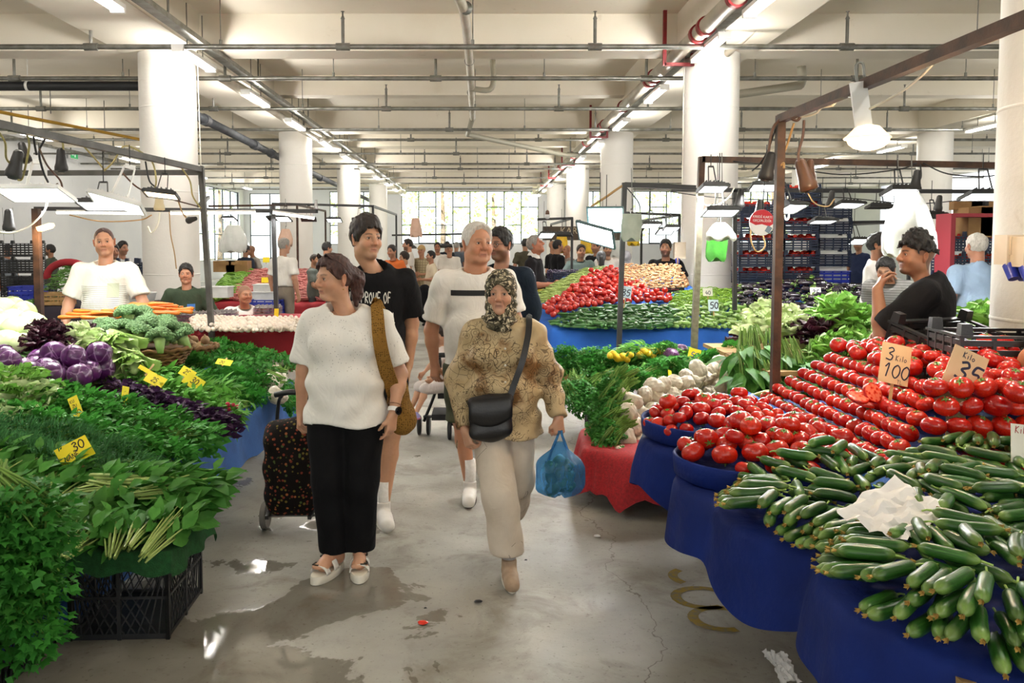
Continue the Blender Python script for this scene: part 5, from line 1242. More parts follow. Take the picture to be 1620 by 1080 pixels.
table('stall_table', .9, 5.3, 9.1, 10.4, .66, 'wooden table under the bright blue cloth of the middle stall', 5)
tag(MB().box((2.1, 9.9, .25), (.9, .02, .48)).build('cardboard_sheet', CARD_B, None, False), 'sheet of cardboard leaning under the middle stall', 'cardboard')
def stuffheap(name, label, cat, items, poly, prof, n, rz, base, tries=8, q=.85, yaw=None, m=None, group=None):
    """one object for pieces past counting: items = list of (V, F)"""
    H = Heap(base, q); cnd = polycand(poly, yaw or (lambda x, y: rnd(0, 6.28))); T = [[] for _ in items]
    for j in range(n):
        x, y, z, a = H.drop(prof, cnd, tries); T[j % len(items)].append((rotz(a)@rotx(rnd(0, 6.28)) if rz else rotz(a)@rotx(rnd(-.7, .7)), (x, y, z)))
    k = MB()
    for (V, F), t in zip(items, T):
        if t: k.scatter(V, F, t)
    return tag(k.build(name, m), label, cat, group, 'stuff')
def lowpod(L, prof, seg=7, bend=0, n=6): k = pod(L, prof, seg, bend, n); return np.vstack(k.V), [f for f in k.F]
def lowpods(L, prof, bends, **k):
    out = []
    for b in bends:
        m = pod(L, prof, k.get('seg', 7), b, k.get('n', 6)); out.append((m.V[0], m.F))
    return out
M_CUK2 = mat('far_cucumber_skin', '24551f', '3a6d2b', 12, .35, coat=.2)
cp = [rC(*p) for p in ((872, 514), (900, 519), (985, 522), (1062, 520), (1072, 505), (1060, 490), (1010, 487), (960, 490), (905, 500))]
stuffheap('cucumber_heap', 'long heap of small dark cucumbers along the front of the middle stall', 'cucumbers', lowpods(.15, endcap(.018, .15), (0, .04, -.05)), cp, [(-.05, .016), (0, .018), (.05, .016)], 400, True, lambda x, y: zC(x, y), m=M_CUK2)
tp = [rC(*p) for p in ((850, 498), (872, 508), (905, 497), (960, 487), (1010, 484), (1060, 484), (1058, 474), (1032, 470), (1000, 452), (975, 432), (935, 440), (915, 458), (880, 478))]
lt = MB().lathe([(.02, -.8), (.6, -.66), (1, 0), (.7, .6), (.1, .68)], 10); TL = [(lt.V[0]*.042, lt.F)]
stuffheap('tomato_heap', 'broad heap of red tomatoes in the middle of the middle stall', 'tomatoes', TL, tp, [(0, .039)], 300, False, lambda x, y: zC(x, y)+.03, m=M_TOM2)
zp = [rC(*p) for p in ((1066, 519), (1130, 520), (1215, 519), (1225, 502), (1190, 484), (1150, 486), (1100, 488), (1062, 486))]
HZ = Heap(lambda x, y: zC(x, y), .88); cnd = polycand(zp, lambda x, y: -1.57+rnd(-.7, .7))
for i in range(190):
    x, y, z, a = HZ.drop([(-.055, .018), (0, .021), (.055, .023)], cnd, 9); spawn(('courgette', random.choice(ZUCS), [('stem', ZST)]), (x, y, z), (rnd(0, 6), 0, a), 1, 'pale green courgette heaped beside the galvanised pole on the middle stall', 'courgette', 'courgettes on the middle stall')
pp = [rC(*p) for p in ((1065, 490), (1100, 486), (1155, 484), (1172, 470), (1165, 462), (1110, 462), (1068, 468))]
stuffheap('green_pepper_heap', 'heap of thin bright green peppers behind the courgettes', 'peppers', lowpods(.14, lambda t: .009*(1-.75*t), (.15, -.2, .3), n=7, seg=6), pp, [(-.04, .009), (.04, .006)], 460, True, lambda x, y: zC(x, y)+.03, m=mat('green_pepper_skin', '86ad2f', '6c9722', 10, .35))
ep = [rC(*p) for p in ((1165, 486), (1235, 512), (1330, 512), (1420, 500), (1440, 480), (1400, 462), (1310, 462), (1240, 462), (1195, 455), (1165, 462))]
HE = Heap(lambda x, y: zC(x, min(y, 10.4))+.03+.12*math.exp(-((x-4.2)/.3)**2), .88); cnd = polycand(ep)
for i in range(230):
    x, y, z, a = HE.drop([(-.06, .022), (0, .032), (.06, .038)], cnd, 8); spawn(('aubergine', random.choice(EGPS), [('calyx', EGST)]), (x, y, z), (rnd(0, 6), 0, a), 1, 'glossy black aubergine with green cap on the middle stall', 'aubergine', 'aubergines on the middle stall')
gp = [rC(*p) for p in ((850, 482), (905, 470), (945, 440), (960, 425), (925, 430), (890, 448), (852, 468))]
stuffheap('green_bean_heap', 'heap of pale green beans between the tomatoes and the grapes', 'beans', lowpods(.17, lambda t: .007*(1-.4*abs(t-.5)), (.1, -.15, .2), n=6, seg=5), gp, [(-.05, .007), (.05, .007)], 520, True, lambda x, y: zC(x, y)+.02, m=mat('pale_bean_skin', 'b5c878', '9bb35c', 9, .5))
np_ = [rC(*p) for p in ((1000, 450), (1035, 462), (1062, 458), (1062, 432), (1010, 430))]
stuffheap('peanut_heap', 'mound of tan shallots behind the tomatoes of the middle stall', 'shallots', lowpods(.07, endcap(.014, .3), (0, .1), n=6, seg=6), [(1.95, 10.5), (2.75, 10.5), (2.8, 11.2), (1.95, 11.2)], [(-.02, .012), (.02, .012)], 420, True, lambda x, y: 1.08+.4*(y-10.5), m=mat('shallot_skin', 'c79f72', 'b0825a', 14, .6))
for i, (px, py, nm) in enumerate([(1052, 462, 'black'), (1058, 452, 'black')]):
    p = at(px, py, 10.7); crate('black', (p.x, p.y, p.z-.13), 0, 'black crate of pink red fruit at the back of the middle stall, '+['front one', 'one behind it'][i], 'fruit crates by the column', scale=.62)
    if i == 0:
        T = [(np.eye(3)*rnd(.035, .042), (p.x+rnd(-.15, .15), p.y+rnd(-.1, .1), p.z+.01+rnd(0, .04))) for _ in range(26)]; tag(MB().scatter(lt.V[0], lt.F, T).build('fruit_filling', mat('pink_red_fruit', 'b5323c', 'c9555a', 7, .4)), 'pink red fruit filling the black crate by the column', 'fruit', kind='stuff')
price_tag(at(989, 471, 9.3), .13, .14, 'pale', [('35', .02, .025, .075, .1)], 'pale card reading 35 over the tomatoes of the middle stall', roll=.15, extra=([('KL', .04, .11, .018, 0)], INKR), stick=.14, pen=.009)
price_tag(at(1129, 492, 9.2), .12, .135, 'pale', [('50', .02, .03, .075, .05)], 'pale blue card reading 50 over the courgettes', stick=.08, pen=.009)
price_tag(at(1120, 468, 9.9), .12, .1, 'white', [('40', .03, .015, .05, 0)], 'white card at the back of the green peppers', stick=.06)
price_tag(at(1291, 470, 9.6), .13, .12, 'white', [('35', .025, .02, .07, 0)], 'white card reading 35 over the aubergines', stick=.06, pen=.009)
for i, (px, py) in enumerate([(882, 442), (905, 440), (925, 436), (900, 430)]):
    p = at(px, py, 12.6); tag(link('fruit_tray', CR['low'], None, (p.x, p.y, p.z-.12), (0, 0, .1), (1.15, 1.1, 1)), 'low crate holding dark grapes, '+ORDS[i]+' from the aisle', 'crate', 'grape crates')
g1 = MB().ell((0, 0, 0), 1, 6, 4); T = []
for i in range(900): p = at(rnd(866, 938), rnd(427, 446), 12.5+rnd(-.1, .4)); T.append((np.eye(3)*rnd(.012, .016), p))
tag(MB().scatter(g1.V[0], g1.F, T).build('grape_pile', mat('black_grape_skin', '2d2340', '40335a', 8, .35)), 'dark grapes spread over the crates beyond the beans', 'grapes', kind='stuff')
BAN = pod(.2, endcap(.018, .2), 7, .22, 8).mesh('banana_peel', mat('banana_peel', 'd9c23c', 'b3a63a', 8, .5))
for i in range(34):
    p = at(rnd(838, 895), 0, 11.6); px, py = rnd(838, 888), rnd(460, 478); p = at(px, py, 11.2+rnd(-.2, .2)); spawn(('banana', BAN, []), p, (rnd(-.5, .5), rnd(-.3, .3), rnd(0, 6)), 1, 'greenish yellow banana heaped behind the man in the dark polo shirt', 'banana', 'bananas by the aisle')
table('fruit_stand', .6, 1.9, 10.9, 12.9, .85, 'stand carrying the bananas and grapes beyond the middle stall', 3)
# crate stacks behind the aubergines
TF = []
def tomfill(w, d, n, seed):
    r = np.random.default_rng(seed); T = [(np.eye(3)*r.uniform(.036, .044), (r.uniform(-w/2, w/2), r.uniform(-d/2, d/2), .15+r.uniform(0, .05))) for _ in range(n)]; return MB().scatter(lt.V[0], lt.F, T).mesh('tomato_filling', M_TOM2)
TFILL = [tomfill(.42, .3, 34, i) for i in range(3)]
for c, (px, nm, lab) in enumerate([(1192, 'navy', 'column nearest the pillar'), (1262, 'navy', 'column in the middle'), (1311, 'navy', 'column at the right end')]):
    p = at(px, 400, 11+.1*c); zz = 0
    for i in range(11 if c == 1 else 10):
        kd = 'blue' if (c == 2 and i == 5) else 'navy'
        o = crate(kd, (p.x+rnd(-.01, .01), p.y, zz), rnd(-.03, .03), '%s crate of %s behind the aubergines, %s up, stack %s' % ('bright blue' if kd == 'blue' else 'navy', 'tomatoes' if c < 2 else 'boxed fruit', ORDS[i], lab.replace('column ', '')), 'crate stacks behind the aubergines', scale=(.95, .8, 1))
        if c < 2:
            f_ = link('tomato_filling', TFILL[(i+c) % 3], o); f_['kind'] = 'stuff'
        else:
            MB().box((0, -.02, .12), (.42, .3, .17)).build('foam_lining', WHITEPL, o, False)
        zz += .226
p = at(1262, 330, 9.2); tag(MB().box((p.x, p.y, 2.42), (.4, .3, .1)).build('folded_bag', mat('black_fabric', '1c1c1e', None, rough=.8), None, False), 'dark folded bag on top of the crate stacks', 'bag') if False else None
for i, px in enumerate((1500, 1530, 1560, 1590, 1612)):
    p = at(px, 400, 9.2); zz = 0
    for j in range(8):
        o = crate('navy', (p.x, p.y, zz), 0, 'dark crate in the rack behind the blue shirted man, %s along, %s up' % (ORDS[i], ORDS[j]), 'crates in the red rack', scale=(.46, .7, 1)); zz += .226
        if j > 3: f_ = link('tomato_filling', TFILL[j % 3], o, scale=(.9, .8, .9)); f_['kind'] = 'stuff'
o = empty('red_rack', at(1492, 470, 9.0), 'red metal side and top frame of the crate rack', 'rack')
p = o.location; MB().box((0, 0, .05-p.z/2+.4), (.05, .3, p.z+.9)).build('side_panel', mat('red_rack_paint', 'a03540', None, rough=.5), o, False); MB().box((.45, 0, .92), (.95, .3, .04)).build('top_bar', MATS['red_rack_paint'], o, False)
for i, (px, py) in enumerate([(1568, 350), (1540, 352)]):
    p = at(px, py, 9.2); tag(MB().box((p.x, p.y, p.z), (.42 if i == 0 else .3, .3, .34)).box((p.x, p.y+.1, p.z+.2), (.4, .1, .1)).build('cardboard_box', CARD_B, None, False), 'cardboard fruit box on top of the red rack, '+['larger with open flaps', 'smaller beside it'][i], 'box')

# ================================================================ far left: crate stacks, bean stall
for c, (px, Y, n_, lab) in enumerate([(36, 14.2, 6, 'tall stack by the left wall'), (203, 12.8, 5, 'stack left of the column, outer column'), (232, 12.8, 5, 'stack left of the column, inner column'), (95, 14.0, 3, 'low stack behind the rusty post'), (60, 12.6, 2, 'lowest stack behind the rusty post')]):
    p = at(px, 400, Y)
    for j in range(n_): crate('navy' if c else 'black', (p.x, p.y, j*.29), 0, 'dark crate in the %s, %s up' % (lab, ORDS[j]), 'far left crate stacks', scale=(1.05, 1, 1.27 if c else .96))
for i, px in enumerate((36, 44)): p = at(px, 447, 12.4); crate('blue', (p.x, p.y, .62+.2*i), 0, 'bright blue crate by the left wall, '+['lower', 'upper'][i], 'blue crates by the left wall', scale=(.8, 1, 1.2))
DARKC = mat('dark_stall_cloth', '2a1f2c', '1c1a26', 4, .8)
q0, q1 = at(70, 480, 10.6), at(262, 480, 10.6)
drape('tablecloth', [(q0.x, 10.4), (q1.x, 10.4), (q1.x, 11.6), (q0.x, 11.6)], .85, .1, 'dark cloth over the low stall behind the striped seller', DARKC, n=80, seed=21)
table('stall_table', q0.x+.1, q1.x-.1, 10.5, 11.5, .82, 'table under the dark cloth behind the striped seller', 3)
GB = lowpods(.15, lambda t: .008*(1-.4*abs(t-.5)), (.1, -.2), n=5, seg=5); GBM = mat('green_bean_skin', '5f8f3a', '48762c', 9, .5)
pg = at(112, 440, 11.0); stuffheap('green_bean_heap', 'mound of green beans with a red rim cloth behind the striped seller', 'beans', GB, [(pg.x-.5, 10.6), (pg.x+.35, 10.6), (pg.x+.35, 11.3), (pg.x-.5, 11.3)], [(-.04, .008), (.04, .008)], 260, True, lambda x, y: .87+.5*max(0, 1-abs(x-pg.x)/.5-abs(y-11)*.8), m=GBM)
tag(MB().tube([(pg.x+.3*math.cos(a), 10.95, 1.22+.2*math.sin(a)) for a in np.linspace(.3, 3.3, 14)], .05, 8).build('red_cloth_roll', REDC), 'red cloth roll curving round the top of the green bean mound', 'cloth')
p = at(88, 458, 10.6); crate('wood', (p.x, p.y, .86), 0, 'small wooden crate of greens behind the striped seller', scale=.8)
p = at(222, 472, 10.5); tag(link('white_tub', MB().lathe([(.01, 0), (.16, 0), (.2, .16), (.21, .17), (.19, .165), (.15, .02)], 24).mesh('tub_wall', WHITEPL), None, (p.x, p.y, .86)), 'white plastic tub on the dark stall by the left column', 'tub')
# bean stall beyond the eggs
zE2 = lambda x, y: .64+.3*max(0, y-14.2)
b0, b1 = at(322, 480, 14.2), at(512, 480, 14.2)
drape('tablecloth', [(b0.x, 14.1), (b1.x, 14.1), (b1.x, 16.1), (b0.x, 16.1)], lambda x, y: zE2(x, y)-.03, .1, 'dark red cloth over the bean stall beyond the eggs', REDC, n=100, seed=23)
table('stall_table', b0.x+.1, b1.x-.1, 14.3, 15.9, .58, 'table under the bean stall beyond the eggs', 3)
xm = at(372, 450, 14.8).x
GB = lowpods(.24, lambda t: .02*(1-.4*abs(t-.5)), (.1, -.2), n=5, seg=5)
stuffheap('pink_bean_heap', 'broad slope of pink speckled bean pods beyond the egg stall', 'beans', GB, [(xm, 14.3), (b1.x-.05, 14.3), (b1.x-.05, 15.9), (xm, 15.9)], [(-.04, .009), (.04, .009)], 950, True, lambda x, y: zE2(x, y), m=mat('pink_bean_pod', 'c98a80', 'a8504f', 30, .6))
stuffheap('green_pod_heap', 'slope of bright green pods left of the pink beans', 'beans', GB, [(b0.x+.05, 14.3), (xm-.03, 14.3), (xm-.03, 15.9), (b0.x+.05, 15.9)], [(-.04, .009), (.04, .009)], 420, True, lambda x, y: zE2(x, y), m=mat('bright_pod_skin', '7fae3a', '5f8f2b', 9, .5))
for i, (px, py) in enumerate([(344, 462), (423, 470), (425, 458)]):
    p = at(px, py, 12.6+.2*i); tag(MB().box((p.x, p.y, p.z), (.42, .3, .16)).box((p.x, p.y-.0, p.z+.085), (.45, .33, .015)).build('foam_box', WHITEPL, None, False), 'white foam box before the bean stall, '+['leftmost', 'lower of the pair', 'upper of the pair'][i], 'box')
p = at(424, 484, 12.6); crate('blue', (p.x, p.y, .55), 0, 'blue crate under the foam boxes before the bean stall', scale=(1, 1, 1.5)); table('box_stand', at(318, 480, 12.6).x, at(470, 480, 12.6).x, 12.3, 13.1, .53, 'low stand carrying the foam boxes before the bean stall', 3)
for i, (px, py) in enumerate([(421, 415), (419, 447), (414, 458)]): ytag(px, py, 15.2-.5*i, .13, .1, [], 'small blank yellow tag on the pink beans, '+['highest', 'middle', 'lowest'][i], lean=-.2, stick=.05)
for i, px in enumerate((358, 378)): p = at(px, 421, 15.8); tag(MB().box((p.x, p.y, p.z), (.42, .3, .22)).box((p.x, p.y-.16, p.z+.06), (.2, .02, .06)).build('cardboard_box', CARD_B, None, False), 'cardboard box standing behind the green pods, '+['left one', 'right one'][i], 'box')
# ================================================================ stall frames, lamps, cables, hanging bags
RUST = mat('rusty_brown_steel', '5a4030', '3a2c24', 9, .6, .2, 60, metal=.3)
GREYST = mat('grey_square_steel', '54524e', '403e3a', 7, .5, .1, 60, metal=.3)
BLACKST = mat('black_square_steel', '222224', '2e2d2c', 7, .5, .1, 60)
GALV = mat('galvanised_post', '85816f', '6a6454', 20, .5, .1, 60, metal=.4)
CAB_W = mat('white_cable', 'dcd8c8', None, rough=.5); CAB_Y = mat('yellowish_cable', 'b8ab6f', '9a8d58', 9, .6); CAB_B = mat('brown_cable', '5b4032', None, rough=.5); CAB_K = mat('black_cable', '17171a', None, rough=.5); CAB_T = mat('tan_cable', 'b7925f', None, rough=.5)
LED = mat('lit_led_panel', 'ffffff', emit=9, ecol='fbfdff'); LEDW = mat('warm_led_panel', 'fff3d8', emit=7, ecol='ffe7bd'); HOT = mat('glowing_halogen', 'ffe0a0', emit=5, ecol='ffd494')
def frame_(name, label, parts, m, w=.04, cat='stall frame'):
    """parts: (part name, a, b)"""
    a0 = Vector(parts[0][1]); o = empty(name, a0, label, cat)
    for nm, a, b in parts: MB().bar(Vector(a)-a0, Vector(b)-a0, w).build(nm, m, o, False)
    return o
def flood(loc, w, d, watts, label, yaw=0, tilt=0, roll=0, body=None, face=None, br=.2, col=(1, .99, .96), bm=None):
    o = empty('floodlight', loc, label, 'floodlight', 'stall floodlights'); o.rotation_euler = Matrix((rotz(yaw)@rotx(tilt if tilt < -.3 else -abs(tilt)-.16)@roty(roll)).tolist()).to_euler()
    body = body or BLACKST
    k = MB(); k.box((0, 0, .018), (w, d, .02)); k.box((0, 0, .035), (w*.8, d*.7, .02))
    for s in (-1, 1): k.box((s*w/2, 0, .006), (.014, d+.014, .024)); k.box((0, s*d/2, .006), (w, .014, .024))
    for i in range(5): k.box((-w*.3+i*w*.15, 0, .052), (.006, d*.6, .02))
    k.build('housing', body, o, False)
    MB().box((0, 0, .004), (w-.02, d-.02, .006)).build('lit_panel', face or LED, o, False)
    if br:
        k = MB()
        for s in (-1, 1): k.bar((s*w*.16, 0, .04), (s*w*.1, 0, br), .035 if bm else .012, .006)
        k.bar((-w*.1, 0, br), (w*.1, 0, br), .012, .035 if bm else .012); k.build('bracket', bm or body, o, False)
    g = 2.42-loc[2]-br
    if br and .04 < g < .9: R_ = np.array(o.rotation_euler.to_matrix()); q = np.array([0, 0, br]); MB().tube([q, q+R_.T@np.array([0, 0, g])], .004, 5).build('cord', CAB_K, o)
    if watts: area('flood_glow', (0, 0, -.004), (w*.9, d*.9), watts, col, parent=o)
    return o
def cable(pts, m, label, r=.006, name='cable', n=7, group='cables on the stall frames'):
    P = smooth_path([at(*p) for p in pts], n); o = np.array(P[0]); k = MB().tube(P-o, r, 6).build(name, m); k.location = tuple(o); return tag(k, label, 'cable', group)
def socket(p, m, label, tilt=0, s=1):
    o = link('lamp_socket', MB().lathe([(.012, .1), (.02, .09), (.028, .02), (.034, 0), (.034, -.02), (.024, -.024)], 14).mesh('socket_body', m), None, p, (tilt*.4, tilt, 0), s); tag(o, label, 'lamp socket', 'lamp sockets')
    MB().cyl((0, 0, -.024), (0, 0, -.03), .02, seg=10).build('socket_mouth', BLACKST, o); return o
# --- right near pole, beam and the glowing lamp
PT = at(1235, 188, 4.6); BE = at(1622, 30, 2.62)
d_ = (BE-PT)
frame_('stall_gantry', 'brown steel pole and beam over the tomatoes, carrying the glowing warm lamp', [('pole', (PT.x, PT.y, PT.z+.02), tuple(at(1225, 640, 4.66))[:2]+(.0,)), ('beam', PT, BE+d_*.5)], RUST, .045)
L0 = at(1350, 148, 3.72); o = empty('clamp_lamp', at(1372, 218, 3.62), 'glowing warm lamp with a white bracket hanging from the brown beam', 'lamp')
k = MB(); k.box((-.03, 0, .13), (.075, .012, .24), roty(-.16)); k.build('bracket', WHITEM, o, False)
k = MB(); k.lathe([(.01, .06), (.05, .05), (.085, .012), (.1, 0), (.098, -.004), (.08, .008), (.045, .042), (.01, .05)], 28); k.build('reflector', mat('warm_white_reflector', 'fff0d5', emit=1.5, ecol='ffdfae'), o)
MB().ell((0, -.01, -.012), (.088, .088, .045), 16, 8).build('bulb', HOT, o)
k = MB(); k.tube(smooth_path([(-.05, 0, .24), (-.06, 0, .32), (-.03, .0, .33), (-.02, 0, .27)], 5), .006, 6); k.build('hook', STEEL, o)
l_ = bpy.data.lights.new('bulb_glow', 'POINT'); l_.energy = 62; l_.color = (1, .72, .42); l_.shadow_soft_size = .07; lo = bpy.data.objects.new('bulb_glow', l_); COL.objects.link(lo); lo.parent = o; lo.location = (0, 0, -.06)
cable([(1260, 183, 4.45), (1275, 184, 4.4), (1292, 178, 4.3), (1300, 170, 4.2), (1318, 166, 4.1), (1330, 148, 4.05), (1345, 153, 3.8), (1362, 150, 3.7)], CAB_W, 'white cable wound around the brown beam', .006)
cable([(1376, 172, 3.6), (1400, 160, 3.5), (1430, 142, 3.4), (1460, 118, 3.3), (1478, 100, 3.2)], CAB_W, 'white cable running from the glowing lamp up to the beam', .006)
cable([(1500, 72, 3.1), (1530, 76, 3.0), (1580, 60, 2.8), (1620, 38, 2.65)], CAB_W, 'white cable along the outer end of the brown beam', .006)
cable([(1256, 195, 4.5), (1245, 230, 4.6), (1232, 262, 4.6), (1240, 258, 4.58), (1240, 266, 4.58)], CAB_T, 'tan cable tied around the brown pole', .007)
cable([(1272, 190, 4.5), (1270, 215, 4.5), (1263, 245, 4.5), (1268, 280, 4.5)], CAB_B, 'brown cable dropping from the beam corner to the twin sockets', .008)
cable([(1240, 182, 4.55), (1222, 205, 4.6), (1215, 250, 4.6), (1214, 262, 4.6)], CAB_B, 'dark cable dropping left of the brown pole', .008)
cable([(1228, 200, 4.6), (1216, 235, 4.7), (1203, 258, 4.8), (1190, 270, 4.9)], CAB_K, 'thin black cable sagging left of the brown pole', .005)
cable([(1247, 188, 4.5), (1258, 172, 4.48), (1268, 178, 4.46), (1262, 190, 4.46), (1252, 188, 4.47)], CAB_B, 'brown cable coil at the corner of the beam', .008)
socket(at(1212, 276, 4.6), BLACKST, 'black lamp socket hanging left of the brown pole', .2, 1.3); socket(at(1278, 292, 4.5), mat('brown_bakelite', '5a3d2a', None, rough=.4), 'large brown lamp socket right of the brown pole', -.3, 1.5); socket(at(1281, 280, 4.6), MATS['brown_bakelite'], 'smaller brown lamp socket behind the large one', 0, 1.0)
# --- right frame at Y 6.85
A, B = at(1110, 252, 6.85), at(1597, 262, 6.85)
frame_('stall_gantry', 'dark steel frame with a galvanised front post over the herb stall on the right', [('beam', A, B), ('post', B+Vector((0, 0, .02)), (B.x-.02, B.y, 0)), ('upper_post', A+Vector((0, 0, .02)), at(1108, 300, 6.85))], RUST, .05)
frame_('stall_post', 'pale galvanised square post in front of the column on the right', [('post', at(1108, 300, 6.85), tuple(at(1094, 600, 6.9))[:2]+(0,))], GALV, .05, 'post')
A2, B2 = at(1062, 300, 9.2), at(1560, 303, 9.2); frame_('stall_gantry', 'second dark steel beam behind the herb stall frame', [('beam', A2, B2), ('post', at(1162, 300, 9.2), tuple(at(1162, 500, 9.2))[:2]+(.9,)), ('post', B2, (B2.x, B2.y, 0))], BLACKST, .045)
A3 = at(988, 292, 8.4); frame_('stall_gantry', 'black pole and arm at the cucumbers of the middle stall', [('pole', A3+Vector((0, 0, .02)), tuple(at(977, 560, 8.4))[:2]+(0,)), ('arm', A3, at(1100, 297, 8.5))], BLACKST, .05)
cable([(986, 293, 8.4), (975, 300, 8.4), (958, 312, 8.4), (938, 325, 8.4), (932, 333, 8.4)], CAB_T, 'orange tan cable curving from the black pole to the twin floodlight', .014)
for i, (px, py, Y, w, d, W, lab, yaw, tilt, kw) in enumerate([
    (1128, 299, 6.7, .22, .16, 26, 'black floodlight with white cable at the corner of the right frame', .1, .12, {}),
    (1140, 337, 6.6, .27, .2, 9, 'black floodlight above the green bags on the column', .0, .1, {}),
    (1212, 297, 6.8, .26, .18, 26, 'floodlight just left of the brown pole', -.1, .1, {}),
    (1253, 330, 6.3, .22, .16, 20, 'tilted floodlight right of the brown pole', .5, .25, {}),
    (1424, 304, 6.7, .24, .18, 26, 'floodlight above the white hanging bags', .1, .1, {}),
    (1561, 311, 6.6, .36, .2, 30, 'wide floodlight in a black wire bracket near the right pillar', 0, .1, dict(br=.24)),
    (1343, 325, 9.0, .34, .16, 20, 'slim floodlight in the middle of the far frame', .3, .15, {}),
    (1392, 328, 9.4, .28, .14, 0, 'unlit floodlight in a yellow bracket behind the bags', 0, 0, dict(face=BLACKST)),
    (1302, 351, 9.0, .26, .2, 14, 'round glowing floodlight over the foam lined crates', 0, 0, {}),
    (1478, 342, 9.4, .24, .16, 0, 'unlit floodlight hanging by its cable right of the bags', .2, .1, dict(face=BLACKST)),
    (1030, 357, 10.4, .24, .2, 20, 'floodlight glowing left of the big right column', 0, .1, {}),
    (1062, 362, 11.0, .2, .2, 12, 'small bright floodlight at the edge of the big right column', 0, .1, {}),
    (958, 348, 8.2, .36, .3, 34, 'big floodlight of the twin pair facing the aisle, upper one', -.25, -.95, dict(body=mat('teal_grey_housing', '4c6468', None, rough=.4), br=.1)),
    (942, 372, 8.1, .4, .26, 34, 'big floodlight of the twin pair facing the aisle, lower one', -.3, -.75, dict(body=mat('teal_grey_housing'), br=.1, roll=.35))]):
    flood(at(px, py, Y), w, d, W, lab, yaw, tilt, **kw)
for px, py, Y, m, lab in [(1200, 342, 6.3, BLACKST, 'black socket hanging in front of the red round sign'), (1170, 322, 7, BLACKST, 'black socket left of the brown pole under the far beam'), (1448, 293, 6.7, BLACKST, 'black socket beside the white hanging bags'), (1484, 328, 8.5, BLACKST, 'black socket on the cable right of the bags'), (1314, 322, 8, BLACKST, 'black clamp on the cable over the middle aisle')]:
    socket(at(px, py, Y), m, lab, .1, 1.3)
for pts, m, lab in [([(1200, 320, 6.3), (1190, 350, 6.3), (1188, 380, 6.3), (1198, 398, 6.3), (1210, 390, 6.3), (1206, 370, 6.3), (1198, 350, 6.3)], CAB_T, 'tan cable looping in front of the red round sign'), ([(1100, 305, 6.8), (1110, 322, 6.8), (1130, 325, 6.8), (1150, 315, 6.8), (1162, 296, 6.8)], CAB_W, 'white cable loop under the corner floodlight'), ([(1160, 255, 6.8), (1230, 262, 6.8), (1330, 276, 6.8), (1420, 268, 6.8), (1450, 258, 6.8)], CAB_K, 'black cable sagging along the right frame'), ([(1460, 258, 6.8), (1500, 275, 6.8), (1560, 279, 6.8), (1592, 272, 6.8)], CAB_K, 'black cable sagging at the right end of the frame'), ([(1060, 303, 9), (1130, 312, 9), (1220, 316, 9), (1320, 312, 9), (1440, 322, 9), (1530, 316, 9)], CAB_K, 'thin black cable along the far frame'), ([(1246, 310, 6.4), (1248, 340, 6.4), (1244, 348, 6.4), (1240, 338, 6.4)], CAB_W, 'short white cable loop under the tilted floodlight'), ([(1278, 305, 6.6), (1290, 322, 6.6), (1310, 326, 6.8), (1320, 315, 7)], CAB_T, 'tan cable between the sockets and the far floodlight'), ([(1456, 260, 6.8), (1457, 280, 6.7), (1450, 292, 6.7)], CAB_K, 'short black cable to the socket by the bags'), ([(990, 295, 8.4), (1010, 320, 8.4), (1012, 340, 8.3), (1003, 345, 8.2)], CAB_K, 'thin black cable holding the bag at the black pole')]:
    cable(pts, m, lab)
# --- hanging bags
FILM = mat('white_bag_film', 'eceeea', 'dde2dc', 9, .3, .3, 25, trans=.25); FILMG = mat('green_bag_film', '3f8a30', '2f7025', 9, .35, .3, 25); FILMY = mat('yellow_bag_film', 'e8c020', 'd0a818', 9, .4, .3, 25); FILMC = mat('clear_bag_stack', 'b9c1b4', 'a7b0a2', 9, .35, .3, 25); FILMP = mat('pinkish_bag_film', 'd9b6a0', 'c9a38e', 9, .4, .3, 25)
def hangbag(p, w, h, m, label, top=.35, seed=0, d=.35, name='hanging_bag'):
    r = random.Random(seed); k = MB(); ph = r.uniform(0, 6); n = 28; G = []
    for t in np.linspace(0, 1, 12):
        s = (top+(1-top)*min(1, t*1.6)**.8)*(1 if t < .93 else 1-(t-.93)*2); row = []
        for j in range(n):
            a = j/n*2*PI; q = 1+.10*math.sin(3*a+ph+t*2)+.07*math.sin(7*a+ph*2-t*3)
            row.append((w/2*s*q*math.cos(a), w/2*d*s*q*math.sin(a), -h*t+.02*math.sin(4*a+ph)*t))
        G.append(row)
    k.grid(np.array(G), wrap=True); k.add(np.array(G[-1]), np.arange(n)[None, :])
    o = k.build(name, m, None, True); o.location = tuple(p); tag(o, label, 'bag')
    hk = MB().tube(smooth_path([(0, 0, -.01), (0, 0, .05), (.012, 0, .07), (0, 0, max(.09, 2.42-p[2]))], 4), .004, 5).build('hook', STEEL, o); return o
hangbag(at(1440, 302, 6.7), .41, .54, FILM, 'big bunch of white plastic bags hanging over the lettuces', .3, 1, .6); hangbag(at(1418, 330, 6.75), .22, .38, FILM, 'white plastic bag hanging at the left of the big bunch', .5, 9)
hangbag(at(1140, 352, 6.7), .24, .14, FILM, 'white bags bunched over the green bag on the column', .3, 2); hangbag(at(1133, 374, 6.9), .18, .2, FILMG, 'green plastic bag stack hanging on the big right column', .95, 3, .2)
hangbag(at(998, 338, 8.0), .2, .26, FILMC, 'pale stack of carrier bags hanging from the black pole', .95, 4, .3); hangbag(at(1003, 376, 9.5), .14, .08, FILMY, 'yellow plastic bag hanging behind the black pole', .8, 5, .5)
